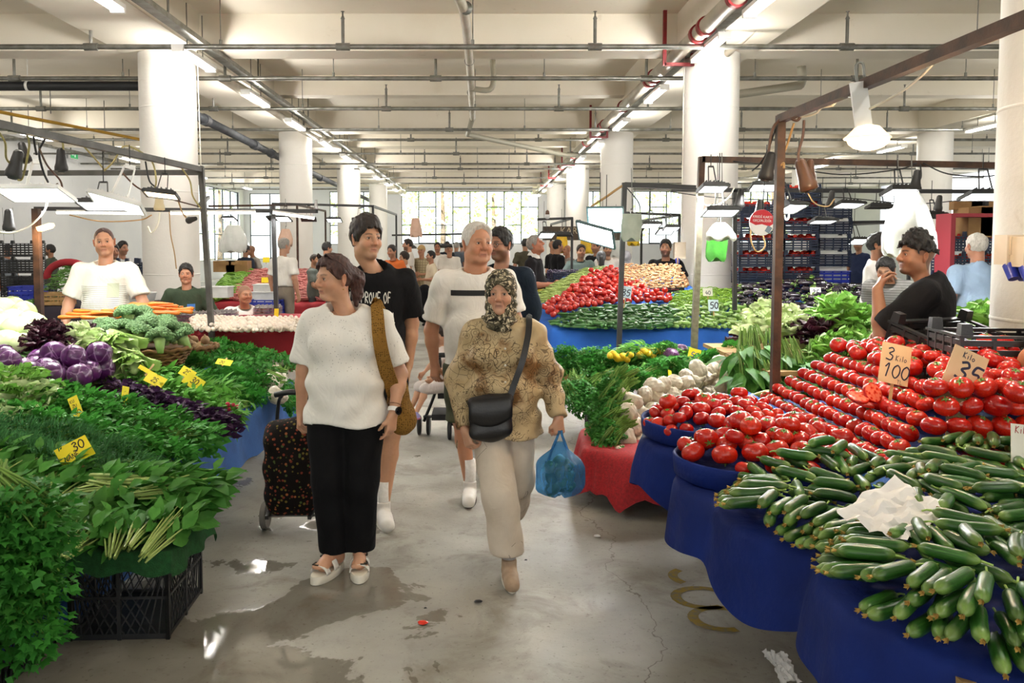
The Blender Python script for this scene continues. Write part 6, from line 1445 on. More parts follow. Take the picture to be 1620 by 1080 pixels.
hangbag(at(658, 345, 14), .2, .32, FILMP, 'pinkish bag stack hanging before the far window', .6, 6, .4); hangbag(at(930, 363, 17), .3, .5, FILMY, 'yellow bag hanging under the brown sign, left one', .8, 7, .4); hangbag(at(888, 374, 17), .25, .34, FILMY, 'yellow bag hanging under the brown sign, near the pole', .8, 8, .4); hangbag(at(974, 380, 15), .25, .3, FILM, 'white bag hanging near the pale column', .7, 10)
hangbag(at(370, 356, 12), .4, .4, FILM, 'white bag cluster hanging before the bright side window', .5, 11); hangbag(at(452, 362, 13.2), .24, .28, FILMP, 'pale bag hanging above the white shirted man at the beans', .5, 12)
# --- red round sign
o = empty('round_sign', at(1205, 352, 6.15), 'round red and white card payment sign hanging from a cable', 'sign')
o.rotation_euler = (0, .05, .1); MB().tube([(0, 0, .09), (0, 0, 2.42-o.location.z)], .004, 5).build('cord', CAB_K, o)
MB().cyl((0, -.004, 0), (0, .004, 0), .1, seg=40).build('sign_disc', mat('white_sign', 'f2efec', None, rough=.4), o, True, 40)
a = np.linspace(.0, PI, 24); V = np.array([(.099*math.cos(q), -.0055, .099*math.sin(q)) for q in a]); MB().add(np.vstack([V, [(-.05, -.0055, -.022), (0, -.0055, -.012), (.06, -.0055, -.026)]]), np.arange(27)[None, ::-1]).build('red_panel', mat('sign_red', 'c8202c', None, rough=.4), o, False)
def printed(text, size, m, parent, loc, rot=(PI/2, 0, 0), name='lettering', ext=.0006, align='CENTER'):
    c = bpy.data.curves.new(name, 'FONT'); c.body = text; c.size = size; c.align_x = align; c.extrude = ext; t = bpy.data.objects.new(name, c)
    me = bpy.data.meshes.new_from_object(t); bpy.data.objects.remove(t); me.name = name; me.materials.clear(); me.materials.append(m)
    q = link(name, me, parent, loc, rot); q['kind'] = 'stuff'; return q
printed('KREDİ KARTI', .026, WHITEM, o, (0, -.007, .035)); printed('GEÇERLİDİR', .026, WHITEM, o, (0, -.007, .006))
MB().box((.055, -.007, -.05), (.04, .004, .05), roty(.5)).build('card_reader_picture', mat('sign_grey_blue', '7b8b9a', None, rough=.5), o, False)
# --- brown shop sign far down the aisle
o = empty('shop_sign', at(927, 369, 17.5), 'brown sign board with pale capitals far down the aisle on the right', 'sign')
MB().box((0, 0, 0), (1.9, .05, .3)).build('board', mat('brown_sign_board', '4a3a2a', '3c2e21', 3, .6), o, False)
pm = mat('pale_sign_letters', 'b7a98c', None, rough=.5); printed('KARACAB', .2, pm, o, (-.12, -.03, -.01)); printed('TICARET', .085, pm, o, (.3, -.03, -.115))
# --- boxes on the pillar and column
def fusebox(px, py, Y, w, h, label, plugs):
    o = empty('fuse_box', at(px, py, Y), label, 'fuse box'); k = MB(); k.box((0, 0, 0), (w, .1, h)); k.box((0, -.055, .02), (w*.8, .012, h*.6)); k.build('box', mat('beige_plastic_box', 'd9cbb4', 'cdbfa8', 6, .5), o, False)
    for i in range(plugs): MB().cyl((-w*.25+i*w*.45, -.03, -h/2), (-w*.25+i*w*.45, -.07, -h/2-.07), .032, .026, 10).build('socket_cap', BLUEPL, o, True, 40)
    return o
fusebox(1600, 395, 4.05, .11, .15, 'beige fuse box with blue sockets on the near right pillar, outer one', 2); fusebox(1625, 398, 3.95, .1, .15, 'beige fuse box with blue sockets at the picture edge', 2); fusebox(1075, 396, 11.55, .16, .24, 'grey box with a hanging cable on the big right column', 1)
cable([(1072, 408, 11.4), (1072, 425, 11.4), (1075, 440, 11.4), (1071, 452, 11.4), (1074, 462, 11.3)], CAB_T, 'tan cable hanging from the grey box on the big column', .012)
cable([(1083, 80, 11.7), (1080, 250, 11.7), (1078, 390, 11.6)], CAB_W, 'thin white cable running down the big right column', .006)
cable([(312, 80, 11.7), (315, 180, 11.7), (318, 270, 11.7)], CAB_W, 'thin white conduit down the big left column', .008)
cable([(268, 335, 11.5), (270, 370, 11.5), (276, 400, 11.5), (279, 425, 11.5)], CAB_T, 'tan cable hanging down the left column behind the seated man', .008)
# --- left frames
P0, P1 = atz(0, 197, 2.4), atz(318, 268, 2.4)
frame_('stall_gantry', 'grey steel beam with leaning spotted post over the herb stall on the left', [('post', P1+Vector((0, 0, .03)), at(337, 560, 7.7)), ('beam', P1, P0+(P0-P1)*.5), ('cross_beam', P1+Vector((0, 0, -.03)), P1+Vector((-3.2, .0, -.04)))], GREYST, .05)
Q0, Q1 = at(55, 330, 9.2), at(500, 334, 9.2)
frame_('stall_gantry', 'dark steel frame with lit tubes over the egg stall', [('beam', Q0, Q1), ('post', at(432, 326, 9.2), tuple(at(440, 530, 9.0))[:2]+(0,)), ('side_beam', at(315, 325, 9.2), at(330, 312, 13)), ('side_beam', Q1, at(500, 318, 13))], BLACKST, .045)
frame_('stall_post', 'rusty brown post carrying the small warm lamp at the left edge', [('post', at(57, 330, 7.6), tuple(at(64, 520, 7.6))[:2]+(0,))], RUST, .06, 'post')
for i, (a, b) in enumerate([((90, 336), (226, 337)), ((270, 337), (404, 336)), ((432, 336), (497, 345))]):
    pa, pb_ = at(a[0], a[1], 9.1), at(b[0], b[1], 9.1); o = empty('tube_lamp', pa, 'lit white tube lamp under the egg stall beam, '+ORDS[i]+' from the left edge', 'tube lamp', 'tube lamps of the egg stall')
    MB().tube([(0, 0, 0), pb_-pa], .016, 8).build('lit_tube', TUBE, o); q = (pb_-pa); MB().bar((0, 0, .02), q+Vector((0, 0, .02)), .03, .02).build('fitting', WHITEM, o, False)
    l = area('tube_glow', (pa+pb_)/2-Vector((0, 0, .03)), ((pb_-pa).length, .05), 12, (1, 1, .98))
for i, (px, py, Y, w, d, W, lab, yaw, tilt, kw) in enumerate([
    (56, 308, 5.9, .46, .3, 26, 'large white floodlight with a wide bracket at the left edge', .05, .12, dict(body=WHITEM, br=.26, bm=WHITEM)),
    (185, 322, 5.9, .37, .24, 11, 'white floodlight tilted edge on beside the first', .25, .1, dict(body=WHITEM, br=.3, bm=WHITEM, roll=.28)),
    (160, 326, 6.3, .31, .22, 5, 'black floodlight with wire hanger under the left frame', .05, .12, {}),
    (255, 309, 6.9, .27, .16, 4, 'slim warm floodlight with black struts by the left column', .15, .1, dict(face=LEDW, col=(1, .9, .75), roll=.12))]):
    flood(at(px, py, Y), w, d, W, lab, yaw, tilt, **kw)
o = empty('clamp_lamp', at(72, 360, 7.5), 'small warm glowing lamp clamped to the rusty post', 'lamp'); MB().box((0, 0, .01), (.13, .09, .03), roty(-.3)).build('housing', mat('warm_white_reflector'), o, False); MB().box((0, 0, -.012), (.11, .08, .01), roty(-.3)).build('glowing_glass', HOT, o, False)
l_ = bpy.data.lights.new('lamp_glow', 'POINT'); l_.energy = 18; l_.color = (1, .72, .42); l_.shadow_soft_size = .05; lo = bpy.data.objects.new('lamp_glow', l_); COL.objects.link(lo); lo.parent = o; lo.location = (0, -.02, -.06)
for px, py, Y, s, t, lab in [(22, 272, 5.6, 1.6, .35, 'big black socket hanging at the left edge'), (40, 250, 5.7, 1.2, -.3, 'black socket beside the wide white bracket'), (97, 264, 5.9, 1.35, 0, 'black socket hanging right of the first floodlight'), (14, 358, 5.6, 1.2, 0, 'black socket low at the left edge'), (300, 348, 7.6, 1.0, 1.4, 'open socket with ring at the leaning post')]:
    socket(at(px, py, Y), BLACKST, lab, t, s)
socket(at(252, 327, 7.2), mat('cream_bakelite', 'd8c7a0', None, rough=.4), 'cream bulb holder hanging from the slim floodlight', 0, 1.4)
for pts, m, lab in [([(-5, 205, 5.2), (8, 225, 5.3), (10, 250, 5.5), (20, 262, 5.6)], CAB_Y, 'yellowish cable down to the big black socket'), ([(36, 200, 5.4), (46, 225, 5.5), (42, 255, 5.6), (35, 282, 5.7), (28, 285, 5.7)], CAB_Y, 'yellowish cable bundle at the left edge'), ([(52, 206, 5.5), (55, 230, 5.6), (58, 245, 5.6)], CAB_K, 'black cable hooked on the left beam'), ([(62, 235, 5.6), (75, 262, 5.8), (95, 285, 6), (98, 300, 6), (90, 290, 6)], CAB_B, 'brown cable behind the first white bracket'), ([(72, 218, 5.7), (62, 240, 5.7), (68, 270, 5.7), (76, 288, 5.8)], CAB_K, 'black cable bundle on the left beam'), ([(98, 215, 5.9), (100, 235, 5.9), (98, 252, 5.9)], CAB_Y, 'cable to the socket right of the first floodlight'), ([(100, 214, 6), (120, 220, 6.2), (145, 245, 6.5), (165, 268, 6.8)], CAB_Y, 'yellowish cable hanging in a long slope from the left beam'), ([(165, 270, 6.8), (180, 255, 6.9), (195, 232, 7), (215, 236, 7.1), (240, 255, 7.2), (247, 285, 7.2), (243, 305, 7.2)], CAB_Y, 'yellowish cable arching over the middle of the left beam'), ([(75, 300, 5.8), (72, 330, 5.7), (50, 355, 5.6), (20, 368, 5.5), (-10, 366, 5.4)], CAB_W, 'thick white cable curving across the left edge'), ([(230, 255, 7.2), (236, 285, 7.2), (246, 296, 7.2)], CAB_K, 'dark cable down to the slim floodlight'), ([(282, 258, 7.6), (300, 285, 7.7), (305, 310, 7.7), (318, 330, 7.7)], CAB_Y, 'pair of tan cables by the leaning post'), ([(253, 335, 7.2), (250, 355, 7.2), (240, 368, 7.2), (234, 358, 7.2)], CAB_W, 'white cable loop under the cream bulb holder'), ([(192, 272, 7), (220, 298, 7.1), (260, 312, 7.4), (312, 326, 7.7)], CAB_B, 'dark cable sloping to the leaning post'), ([(110, 340, 8.8), (160, 350, 8.8), (220, 348, 8.8), (240, 340, 8.8)], CAB_T, 'tan cable sagging under the first tube lamp'), ([(280, 310, 7.5), (288, 335, 7.6), (297, 347, 7.6)], CAB_T, 'tan cable to the open socket with ring')]:
    cable(pts, m, lab, .0075)
# --- far frames with dark floodlights
def farframe(label, a, b, Y, y2, m=BLACKST, n=3, lit=True, seed=0):
    r = random.Random(seed); A, B = at(a[0], a[1], Y), at(b[0], b[1], Y); fr = [('beam', A, B), ('post', B, (B.x, B.y, 0)), ('beam', B, B+Vector((0, y2, 0))), ('post', B+Vector((0, y2, 0)), (B.x, B.y+y2, 0))]
    frame_('stall_gantry', label, fr, m, .04)
    for i in range(n):
        t = (i+.5)/n; p = A.lerp(B, t); flood((p.x, p.y-.1, p.z-.28), .26, .2, 10 if lit and i % 2 == 0 else 0, ORDS[i]+' floodlight on the '+label.split(' frame')[0]+' frame', r.uniform(-.3, .3), r.uniform(0, .3), face=LED if lit and i % 2 == 0 else BLACKST, br=.26)
farframe('black steel frame far down the aisle left of the window', (430, 322), (590, 326), 14.5, 4, n=4, seed=1)
farframe('thin black frame standing before the big window on the right', (850, 347), (905, 345), 13.5, 4, n=2, seed=2)
farframe('brown steel frame behind the bean stall', (330, 326), (470, 324), 16.5, 3, n=2, seed=3, m=RUST)
farframe('slim dark frame before the middle of the window', (620, 372), (735, 370), 18, 3, n=2, lit=False, seed=4)
farframe('dark frame over the fruit crates near the pale column', (930, 334), (1075, 340), 12.8, 3, n=3, seed=5)
farframe('dark far frame right of the crate stacks', (1325, 352), (1440, 350), 11.5, 5, n=2, seed=6)
for i, (px, py, Y) in enumerate([(907, 350, 11.5), (876, 345, 13)]):
    o = empty('bare_bulb', at(917, 358, 12) if i == 0 else at(866, 342, 13), 'bare warm bulb hanging over the grapes' if i == 0 else 'unlit bulb holder hanging left of the bare bulb', 'bulb'); MB().lathe([(.01, .1), (.03, .08), (.035, .03)], 10).build('holder', MATS['brown_bakelite'], o); MB().ell((0, 0, 0), .045, 12, 8).build('glass_bulb', HOT if i == 0 else WHITEPL, o)
# ================================================================ people
def m_skin():
    k = NT('skin'); a = k.new('ShaderNodeAttribute', attribute_name='Col'); v = k.coord('Object')
    c = k.mix(k.ramp(k.noise(v, 60, 4), [(.35, 0.), (.7, .08)]), a.outputs['Color'], 'a8583c', 'MULTIPLY'); k.base(c)
    k.set(Roughness=.48, Subsurface_Weight=.12, Subsurface_Radius=(.012, .004, .002)); k.b.inputs['Subsurface Scale'].default_value = .4
    k.bump(k.noise(v, 260, 3), .06, .003); return k.m
SKIN = m_skin()
def m_cloth(name, c1, c2=None, wr=.5, ws=9, rough=.85, pattern=None, fine=350):
    """woven cloth with soft creases; pattern(k, v, c) -> colour"""
    if name in MATS: return MATS[name]
    k = NT(name); v = k.coord('Object'); c = rgba(c1)
    if c2: c = k.mix(k.ramp(k.noise(v, 6), [(.35, 0.), (.65, 1.)]), c1, c2)
    if pattern: c = pattern(k, v, c)
    if hasattr(c, 'links'): k.l(c, k.b.inputs['Base Color'])
    else: k.b.inputs['Base Color'].default_value = c
    k.set(Roughness=rough); k.b.inputs['Specular IOR Level'].default_value = .15
    n = k.noise(k.coord('Object', (1, 1, .55)), ws, 3, .5, 1.2); f = k.noise(v, fine, 2)
    k.bump(k.math('ADD', n, k.math('MULTIPLY', f, .06)), wr, .03); MATS[name] = k.m; return k.m
def m_hair(name, c1, c2):
    if name in MATS: return MATS[name]
    k = NT(name); v = k.coord('Object', (1, 1, .25)); n = k.noise(v, 130, 4, .6, .6); k.base(k.ramp(n, [(.3, c1), (.7, c2)])); k.set(Roughness=.5); k.bump(n, .8, .01); MATS[name] = k.m; return k.m
H_DARK = m_hair('dark_hair', '120d0a', '352820'); H_BLACK = m_hair('black_hair', '0d0b0b', '1d1a19'); H_WHITE = m_hair('white_hair', 'b9b4ac', 'ded9d0'); H_BROWN = m_hair('reddish_brown_hair', '2a1714', '54322a'); H_GREY = m_hair('grey_hair', '77736d', 'a09b94')
def m_eye():
    k = NT('eye'); s = k.sep(k.coord('Object')); d = k.math('SQRT', k.math('ADD', k.math('MULTIPLY', s[0], s[0]), k.math('MULTIPLY', s[2], s[2])))
    c = k.ramp(k.math('MULTIPLY', d, 100.), [(.0, '060505'), (.24, '0a0807'), (.28, '3a2416'), (.55, '2a1a10'), (.6, 'b8ada3'), (1, 'b39f93')]); fr = k.math('LESS_THAN', s[1], 0.)
    k.base(k.mix(fr, 'd9cfc4', c)); k.set(Roughness=.08); return k.m
EYEM = m_eye(); EYEB = MB().ell((0, 0, 0), .0125, 16, 12).mesh('eyeball', EYEM)
def cmix(a, b, t): t = np.clip(t, 0, 1)[:, None]; return a*(1-t)+b*t
def sstep(a, b, x): t = np.clip((x-a)/(b-a), 0, 1); return t*t*(3-2*t)
LIN = lambda h: np.array(S(h))
def nrm(v): v = np.array(v, float); return v/np.linalg.norm(v)
def hairline(y, zf, zs, zb): return zf+(zs-zf)*sstep(-.075, -.02, y)+(zb-zs)*sstep(-.005, .05, y)
def head_vol(h, old=0, fem=0, wide=1.0, jaw=1.0, lift=0, eyes=True):
    v = Vol((-.105, -.135, -.20), (.105, .125, .13), h); W = wide
    v.ell((0, .012, .028), (.075*W, .095, .088), .0).ell((0, -.028, -.04), (.057*W*jaw, .06, .077), .035)
    v.ell((0, -.068, -.098), (.024*jaw, .02, .018), .03)
    for s in (-1, 1):
        v.ell((s*.038*W, -.06, -.03), (.024, .022, .022), .03); v.ell((s*.047*W*jaw, -.005, -.062), (.018, .03, .026), .03)
        v.cap((s*.012, -.083, .02), (s*.036*W, -.072, .021), .011-.002*fem, .009, .02)
        v.ell((s*.031, -.1, .002), (.0185, .017, .012), .012, 's')
    v.cap((0, -.088, .016), (0, -.108, -.022), .0085, .0125, .012); v.ell((0, -.106, -.027), (.0125, .012, .010), .01)
    for s in (-1, 1): v.ell((s*.0125, -.096, -.031), (.0085, .011, .0075), .008)
    for s in (-1, 1): v.ell((s*.0065, -.104, -.0375), (.0042, .005, .004), .003, 's')
    v.cap((-.02, -.0775, -.0575), (.02, -.0775, -.0575), .0055, .0055, .009); v.cap((-.008, -.0845, -.0568), (.008, -.0845, -.0568), .0058, .0058, .007)
    v.cap((-.014, -.0805, -.0685), (.014, -.0805, -.0685), .0068, .0068, .008); v.cap((-.02, -.0895, -.0628), (.02, -.0895, -.0628), .0018, .0018, .002, 's')
    if old:
        for s in (-1, 1): v.cap((s*.02, -.09, -.034), (s*.031, -.078, -.066), .0028*old, .0026, .006, 's'); v.ell((s*.032, -.083, -.016), (.012, .006, .004), .006); v.ell((s*.04, -.045, -.085), (.014, .02, .016), .02)
    if eyes:
        for s in (-1, 1):
            v.ell((s*.031, -.0755, .003), .0142, .003); v.ell((s*.031, -.094, .0025), (.0140, .014, .0056), .0025, 's')
    for s in (-1, 1):
        R = roty(s*.18)@rotz(s*.35)
        v.ell((s*.079*W, .012, -.004), (.008, .019, .032), .006, R=R); v.ell((s*.086*W, .009, .0), (.006, .011, .019), .004, 's', R=R); v.ell((s*.077*W, .008, -.03), (.007, .009, .009), .005)
    return v
def build_head(det, sk, hd):
    """returns list of (V, Q, colour) in head space; face looks along -y"""
    h = {3: .0027, 2: .0042, 1: .0066, 0: .0115}[det]
    v = head_vol(h, hd.get('old', 0), hd.get('fem', 0), hd.get('wide', 1), hd.get('jaw', 1), eyes=det > 1)
    nk = hd.get('neck', .056); v.cap((0, .022, -.06), (0, .045, -.3), nk, nk*1.12, .03)
    V, Q = v.nets(); V = relax(V, Q, 1, .35) if det > 1 else V
    x, y, z = V.T; base = LIN(sk); C = np.tile(base, (len(V), 1))
    fr = sstep(-.03, -.06, y)
    C = cmix(C, base*np.array([1.05, .78, .72]), .6*fr*np.exp(-((np.abs(x)-.036)/.02)**2-((z+.03)/.022)**2)); C = cmix(C, base*np.array([1.04, .76, .70]), .55*fr*np.exp(-(x/.016)**2-((z+.026)/.018)**2))
    ea = sstep(.074, .082, np.abs(x)); C = cmix(C, base*np.array([1.0, .74, .68]), .6*ea)
    hc = LIN(hd.get('hc', '1a1411'))
    if hd.get('stubble'): C = cmix(C, hc, hd['stubble']*sstep(-.030, -.05, z)*sstep(.02, -.02, y)*sstep(-.15, -.12, z)*(1-.0*x))
    if hd.get('goatee'): C = cmix(C, hc, hd['goatee']*np.maximum(np.exp(-(x/.022)**2-((z+.1)/.016)**2), .8*np.exp(-(x/.024)**2-((z+.047)/.006)**2))*fr)
    if hd.get('buzz'): g = z-hairline(y, *hd.get('hl', (.075, .01, -.05))); C = cmix(C, hc, hd['buzz']*sstep(-.004, .012, g)*(1-ea))
    lw = .0025 if det > 1 else .006
    C = cmix(C, LIN(hd.get('lip', '9e524a')), hd.get('lipa', .6)*fr*sstep(.025, .018, np.abs(x))*np.maximum(np.exp(-((z+.0572)/.0036)**2), np.exp(-((z+.0685)/.0048)**2))*sstep(-.066, -.074, y))
    C = cmix(C, LIN('3a1a16'), (.55 if det > 1 else .8)*np.exp(-((z+.0628)/lw)**2)*sstep(.023, .016, np.abs(x))*fr)
    bz = .0235+.004*np.exp(-((np.abs(x)-.03)/.014)**2); bt = hd.get('brow', .85)
    C = cmix(C, hc if hd.get('browc') is None else LIN(hd['browc']), bt*fr*np.exp(-((z-bz)/(.0048 if det > 1 else .006))**2)*sstep(.009, .014, np.abs(x))*sstep(.05, .042, np.abs(x)))
    C = cmix(C, base*np.array([.62, .5, .46]), .5*fr*np.exp(-((np.abs(x)-.031)/.015)**2-((z-.004)/.011)**2))
    if det < 2: C = cmix(C, LIN('1c1210'), .9*fr*np.exp(-((np.abs(x)-.031)/.012)**2-((z-.003)/(.0055+.003*(det == 0)))**2))
    else: C = cmix(C, LIN('1c0f0c'), .95*fr*np.exp(-((np.abs(x)-.031)/.0125)**4-((z-.0085)/.0026)**2)*sstep(-.078, -.086, y))
    return V, Q, C
def build_hair(det, st):
    """hair shell in head space"""
    h = {3: .0042, 2: .005, 1: .0075, 0: .012}[det]; W = st.get('wide', 1)
    v = Vol((-.15, -.15, -.2), (.15, .18, .2), h); t = st.get('t', .012); tt = st.get('tt', t)
    v.ell((0, .012, .028), (.075*W+t, .095+t, .088+t), 0)
    if tt > t: v.ell((0, -.005, .07), (.07*W+.004, .085, .05+tt), .03)
    zf, zs, zb = st.get('hl', (.066, -.01, -.07)); am, fq = st.get('noise', (.004, 95))
    v.fn(lambda F, X, Y, Z: np.maximum(F, (hairline(Y, zf, zs, zb)-Z+(.012*np.cos(X*40)+.007*np.sin(X*190+1)+.004*np.sin(X*330))*(Y < -.03))*.8))
    for a, b, r0, r1 in st.get('caps', []): v.cap(a, b, r0, r1, .018)
    for c, r in st.get('ells', []): v.ell(c, r, .015)
    v.fn(lambda F, X, Y, Z: F+am*np.sin(X*fq+2.1*np.sin(Z*fq*.6))*np.sin(Y*fq*.9+1.3*np.sin(X*fq*.5)+Z*fq*.35)+am*.5*np.sin(X*fq*2.3+Z*40)*np.sin(Y*fq*2.1))
    for s in (-1, 1): v.ell((s*.085*W, .012, -.006), (.02, .02, .034), .004, 's') if st.get('ears', 1) else None
    return v.nets()
FING = [(.031, .083), (.0105, .094), (-.0095, .087), (-.028, .068)]
def hand(v, wr, d, n, sg, s=1., curl=.35, spread=.0, thumb=.5, k=.006, rmin=0):
    d = nrm(d); n = np.array(n, float); n = nrm(n-d*(n@d)); t = sg*np.cross(d, n); wr = np.array(wr, float); r_ = lambda r: max(r*s, rmin)
    for o, _ in FING: v.cap(wr+t*o*.45*s+d*.005*s, wr+t*o*.95*s+d*.085*s, r_(.0155), r_(.0125), .012)
    v.cap(wr+t*.02*s+d*.02*s+n*.006*s, wr+t*.032*s+d*.05*s+n*.01*s, r_(.017), r_(.014), .012)
    for i, (o, L) in enumerate(FING):
        p = wr+t*o*s+d*.084*s; a = 0; c = curl[i] if isinstance(curl, (list, tuple)) else curl
        for j, (f, an) in enumerate(((.45, 62), (.31, 78), (.24, 52))):
            a += math.radians(an)*c; e = nrm(d*math.cos(a)+n*math.sin(a)+t*spread*(o*12)*(1 if j == 0 else .4)); q = p+e*L*f*s
            v.cap(p, q, r_((.0095, .0085, .0078)[j]*(.88 if i == 3 else 1)), r_((.0088, .0079, .0066)[j]*(.88 if i == 3 else 1)), k*.5); p = q
    p = wr+t*.027*s+d*.028*s; e = nrm(d*.75+t*.75+n*.35)
    q = p+e*.042*s; v.cap(p, q, r_(.0125), r_(.0105), .008); e2 = nrm(d*(.95)+t*(.5-1.0*thumb)+n*(.25+.7*thumb)); v.cap(q, q+e2*.032*s, r_(.0105), r_(.0095), .004); v.cap(q+e2*.03*s, q+nrm(e2+n*.15*thumb)*.055*s, r_(.0095), r_(.0075), .004)
def foot(v, an, td, s):
    ty = np.array([-td[1], td[0], 0]); b = an+np.array([0, 0, -.05*s])
    v.cap(an, b-td*.03*s, .033*s, .034*s, .02).cap(b-td*.03*s, b+td*.1*s, .034*s, .03*s, .03).cap(an+td*.02*s, b+td*.12*s, .03*s, .022*s, .03)
    for i in range(5):
        o = (-.032+.016*i)*s; f = (.15-.004*abs(i-1.2)**1.8)*s; v.cap(b+ty*o*.9+td*.1*s, b+ty*o+td*f, .013*s, (.0125 if i in (0, 4) else .0105)*s, .004)
def addcol(me, C):
    a = me.attributes.new('Col', 'FLOAT_COLOR', 'POINT'); a.data.foreach_set('color', np.concatenate([C, np.ones((len(C), 1))], 1).ravel().astype(np.float32))
PEOPLE = {}
def person(label, px, Y, yaw=0, H=1.75, sk='c08a68', hd={}, hair=None, top={}, bot={}, shoe=None, det=0, w=1., belly=0., fem=False, lean=0, side=0, hy=0, hp=0, hr=0, J={}, hands=({}, {}), z0=0., X=None, sit=False, bare=False):
    s = H/1.75; yaw = math.radians(yaw); xx = at(px, 400, Y).x if X is None else X
    h_arm = {3: .0063, 2: .008, 1: .010, 0: .015}[det]; h_cl = {3: .0095, 2: .0125, 1: .016, 0: .021}[det]
    c0 = np.array([0, 0, .95*s]); Rl = rotx(math.radians(lean))@roty(math.radians(side)); up = lambda p: Rl@(np.array(p, float)-c0)+c0
    sw = .172*w*(.93 if fem else 1)
    D = dict(shA=(-sw, .01, 1.39), shB=(sw, .01, 1.39), hipA=(-.088*w, 0, .92), hipB=(.088*w, 0, .92), knA=(-.095, -.015, .49), knB=(.095, -.015, .49), anA=(-.1, .02, .085), anB=(.1, .02, .085), toeA=(-.12, -1), toeB=(.12, -1),
             neck=(0, .02, 1.47), head=(0, -.01, 1.635))
    D['elA'] = (-sw-.06, .03, 1.13); D['elB'] = (sw+.06, .03, 1.13); D['wrA'] = (-sw-.075, -.02, .885); D['wrB'] = (sw+.075, -.02, .885)
    raw = set(J); D.update(J); P = {}
    for k_, q in D.items():
        if k_.startswith('toe'): P[k_] = q; continue
        q = np.array(q, float)*s
        P[k_] = up(q) if (k_ in ('shA', 'shB', 'neck', 'head') or (k_[:2] in ('el', 'wr') and k_ not in raw)) else q
    Vs, Qs, Cs = [], [], []; nV = 0
    def push(V, Q, C):
        nonlocal nV
        if len(V): Vs.append(V); Qs.append(Q+nV); Cs.append(C); nV += len(V)
    skc = LIN(sk)
    # head and neck
    hs = s*hd.get('size', 1.0)*(.96 if fem else 1); Rh = rotz(math.radians(hy))@rotx(math.radians(hp))@roty(math.radians(hr))
    V, Q, C = build_head(det, sk, hd); Vw = (V@Rh.T)*hs+P['head']
    # bend the lower neck back onto the neck joint
    t = sstep(-.085, -.2, V[:, 2])[:, None]; ax = (P['neck']-np.array([0, 0, .0]))+(V-np.array([0, .04, -.16]))*hs
    Vw = Vw*(1-t)+ax*t; push(Vw, Q, C)
    # arms
    aw = (.85 if fem else 1)*(.5+.5*w)
    for sd, sg in (('A', 1), ('B', -1)):
        sh, el, wr = P['sh'+sd], P['el'+sd], P['wr'+sd]; hn = dict(hands[0 if sd == 'A' else 1]); d = hn.get('d', nrm(wr-el)); n_ = hn.get('n', (sg, 0, 0))
        pts = np.stack([sh, el, wr, wr+nrm(d)*.2*s]); lo, hi = pts.min(0)-.085*s, pts.max(0)+.085*s
        v = Vol(lo, hi, h_arm); v.cap(sh, el, .053*s*aw, .042*s*aw, .0); v.cap(el, el+(wr-el)*.35, .042*s*aw, .041*s*aw, .02); v.cap(el+(wr-el)*.3, wr, .041*s*aw, .0265*s*aw, .02)
        hand(v, wr, d, n_, sg, s*hn.get('s', .95 if fem else 1.0), hn.get('curl', .35), hn.get('spread', .15), hn.get('thumb', .45), rmin=h_arm*.75)
        V, Q = v.nets(); push(V, Q, np.tile(skc*hd.get('armtint', 1.0), (len(V), 1)))
    # trunk and legs under the clothes
    hc_ = max(.022, h_cl*1.5); v = Vol((-.3*s*w, -.26*s, .75*s), (.3*s*w, .26*s, 1.52*s), hc_)
    if not lean and not side: v.ell((0, .01, 1.25*s), (.14*s*w, .09*s, .2*s), 0).ell((0, .01, 1.0*s), (.135*s*w, .09*s, .2*s), .05)
    V, Q = v.nets(); push(V, Q, np.tile(skc, (len(V), 1)))
    lw = .5+.5*w; bz = bot.get('cut', .1)
    for sd in 'AB':
        hp_, kn, an = P['hip'+sd], P['kn'+sd], P['an'+sd]
        pts = np.stack([hp_, kn, an]); v = Vol(pts.min(0)-(.24 if bare else .12)*s, pts.max(0)+.14*s, .006 if bare else h_arm*1.6 if bz > .2 else hc_)
        v.cap(hp_, kn, .07*s*lw, .052*s, 0).cap(kn, kn+(an-kn)*.3+np.array([0, .01, 0]), .05*s, .053*s, .02).cap(kn+(an-kn)*.3+np.array([0, .01, 0]), an, .052*s, .034*s, .02)
        if bare: foot(v, an, nrm((P['toe'+sd][0], P['toe'+sd][1], 0)), s)
        V, Q = v.nets(); push(V, Q, np.tile(skc, (len(V), 1)))
    me = MB().add(np.vstack(Vs), np.vstack(Qs)).mesh('body', SKIN); addcol(me, np.vstack(Cs))
    root = link('person', me, None, (xx, Y, z0), (0, 0, yaw)); tag(root, label, 'person')
    # eyes
    if det > 1:
        for sg in (-1, 1):
            e = link('eye', EYEB, root, Rh@np.array([sg*.031, -.0755, .003])*hs+P['head'], scale=hs); g = hd.get('gaze', (0, 0))
            e.rotation_euler = Matrix((Rh@rotz(math.radians(g[0]))@rotx(math.radians(g[1]))).tolist()).to_euler()
    if hair:
        V, Q = build_hair(det, hair); V = (V@Rh.T)*hs+P['head']; MB().add(V, Q).build('hair', hair['m'], root)
    # top
    pr = np.random.default_rng(int(abs(px)*7+Y*13)); ph = pr.uniform(0, 6, 6)
    def creases(a, f=1.0): return lambda F, X, Y_, Z: F+a*(np.sin((X*9+Z*26)*f/s+ph[0]+1.5*np.sin(Z*11+ph[1]))*np.sin((Y_*12-X*7+Z*9)*f/s+ph[2])+.6*np.sin((Z*41-X*19)*f/s+ph[3]+2*np.sin(X*13+ph[4])))
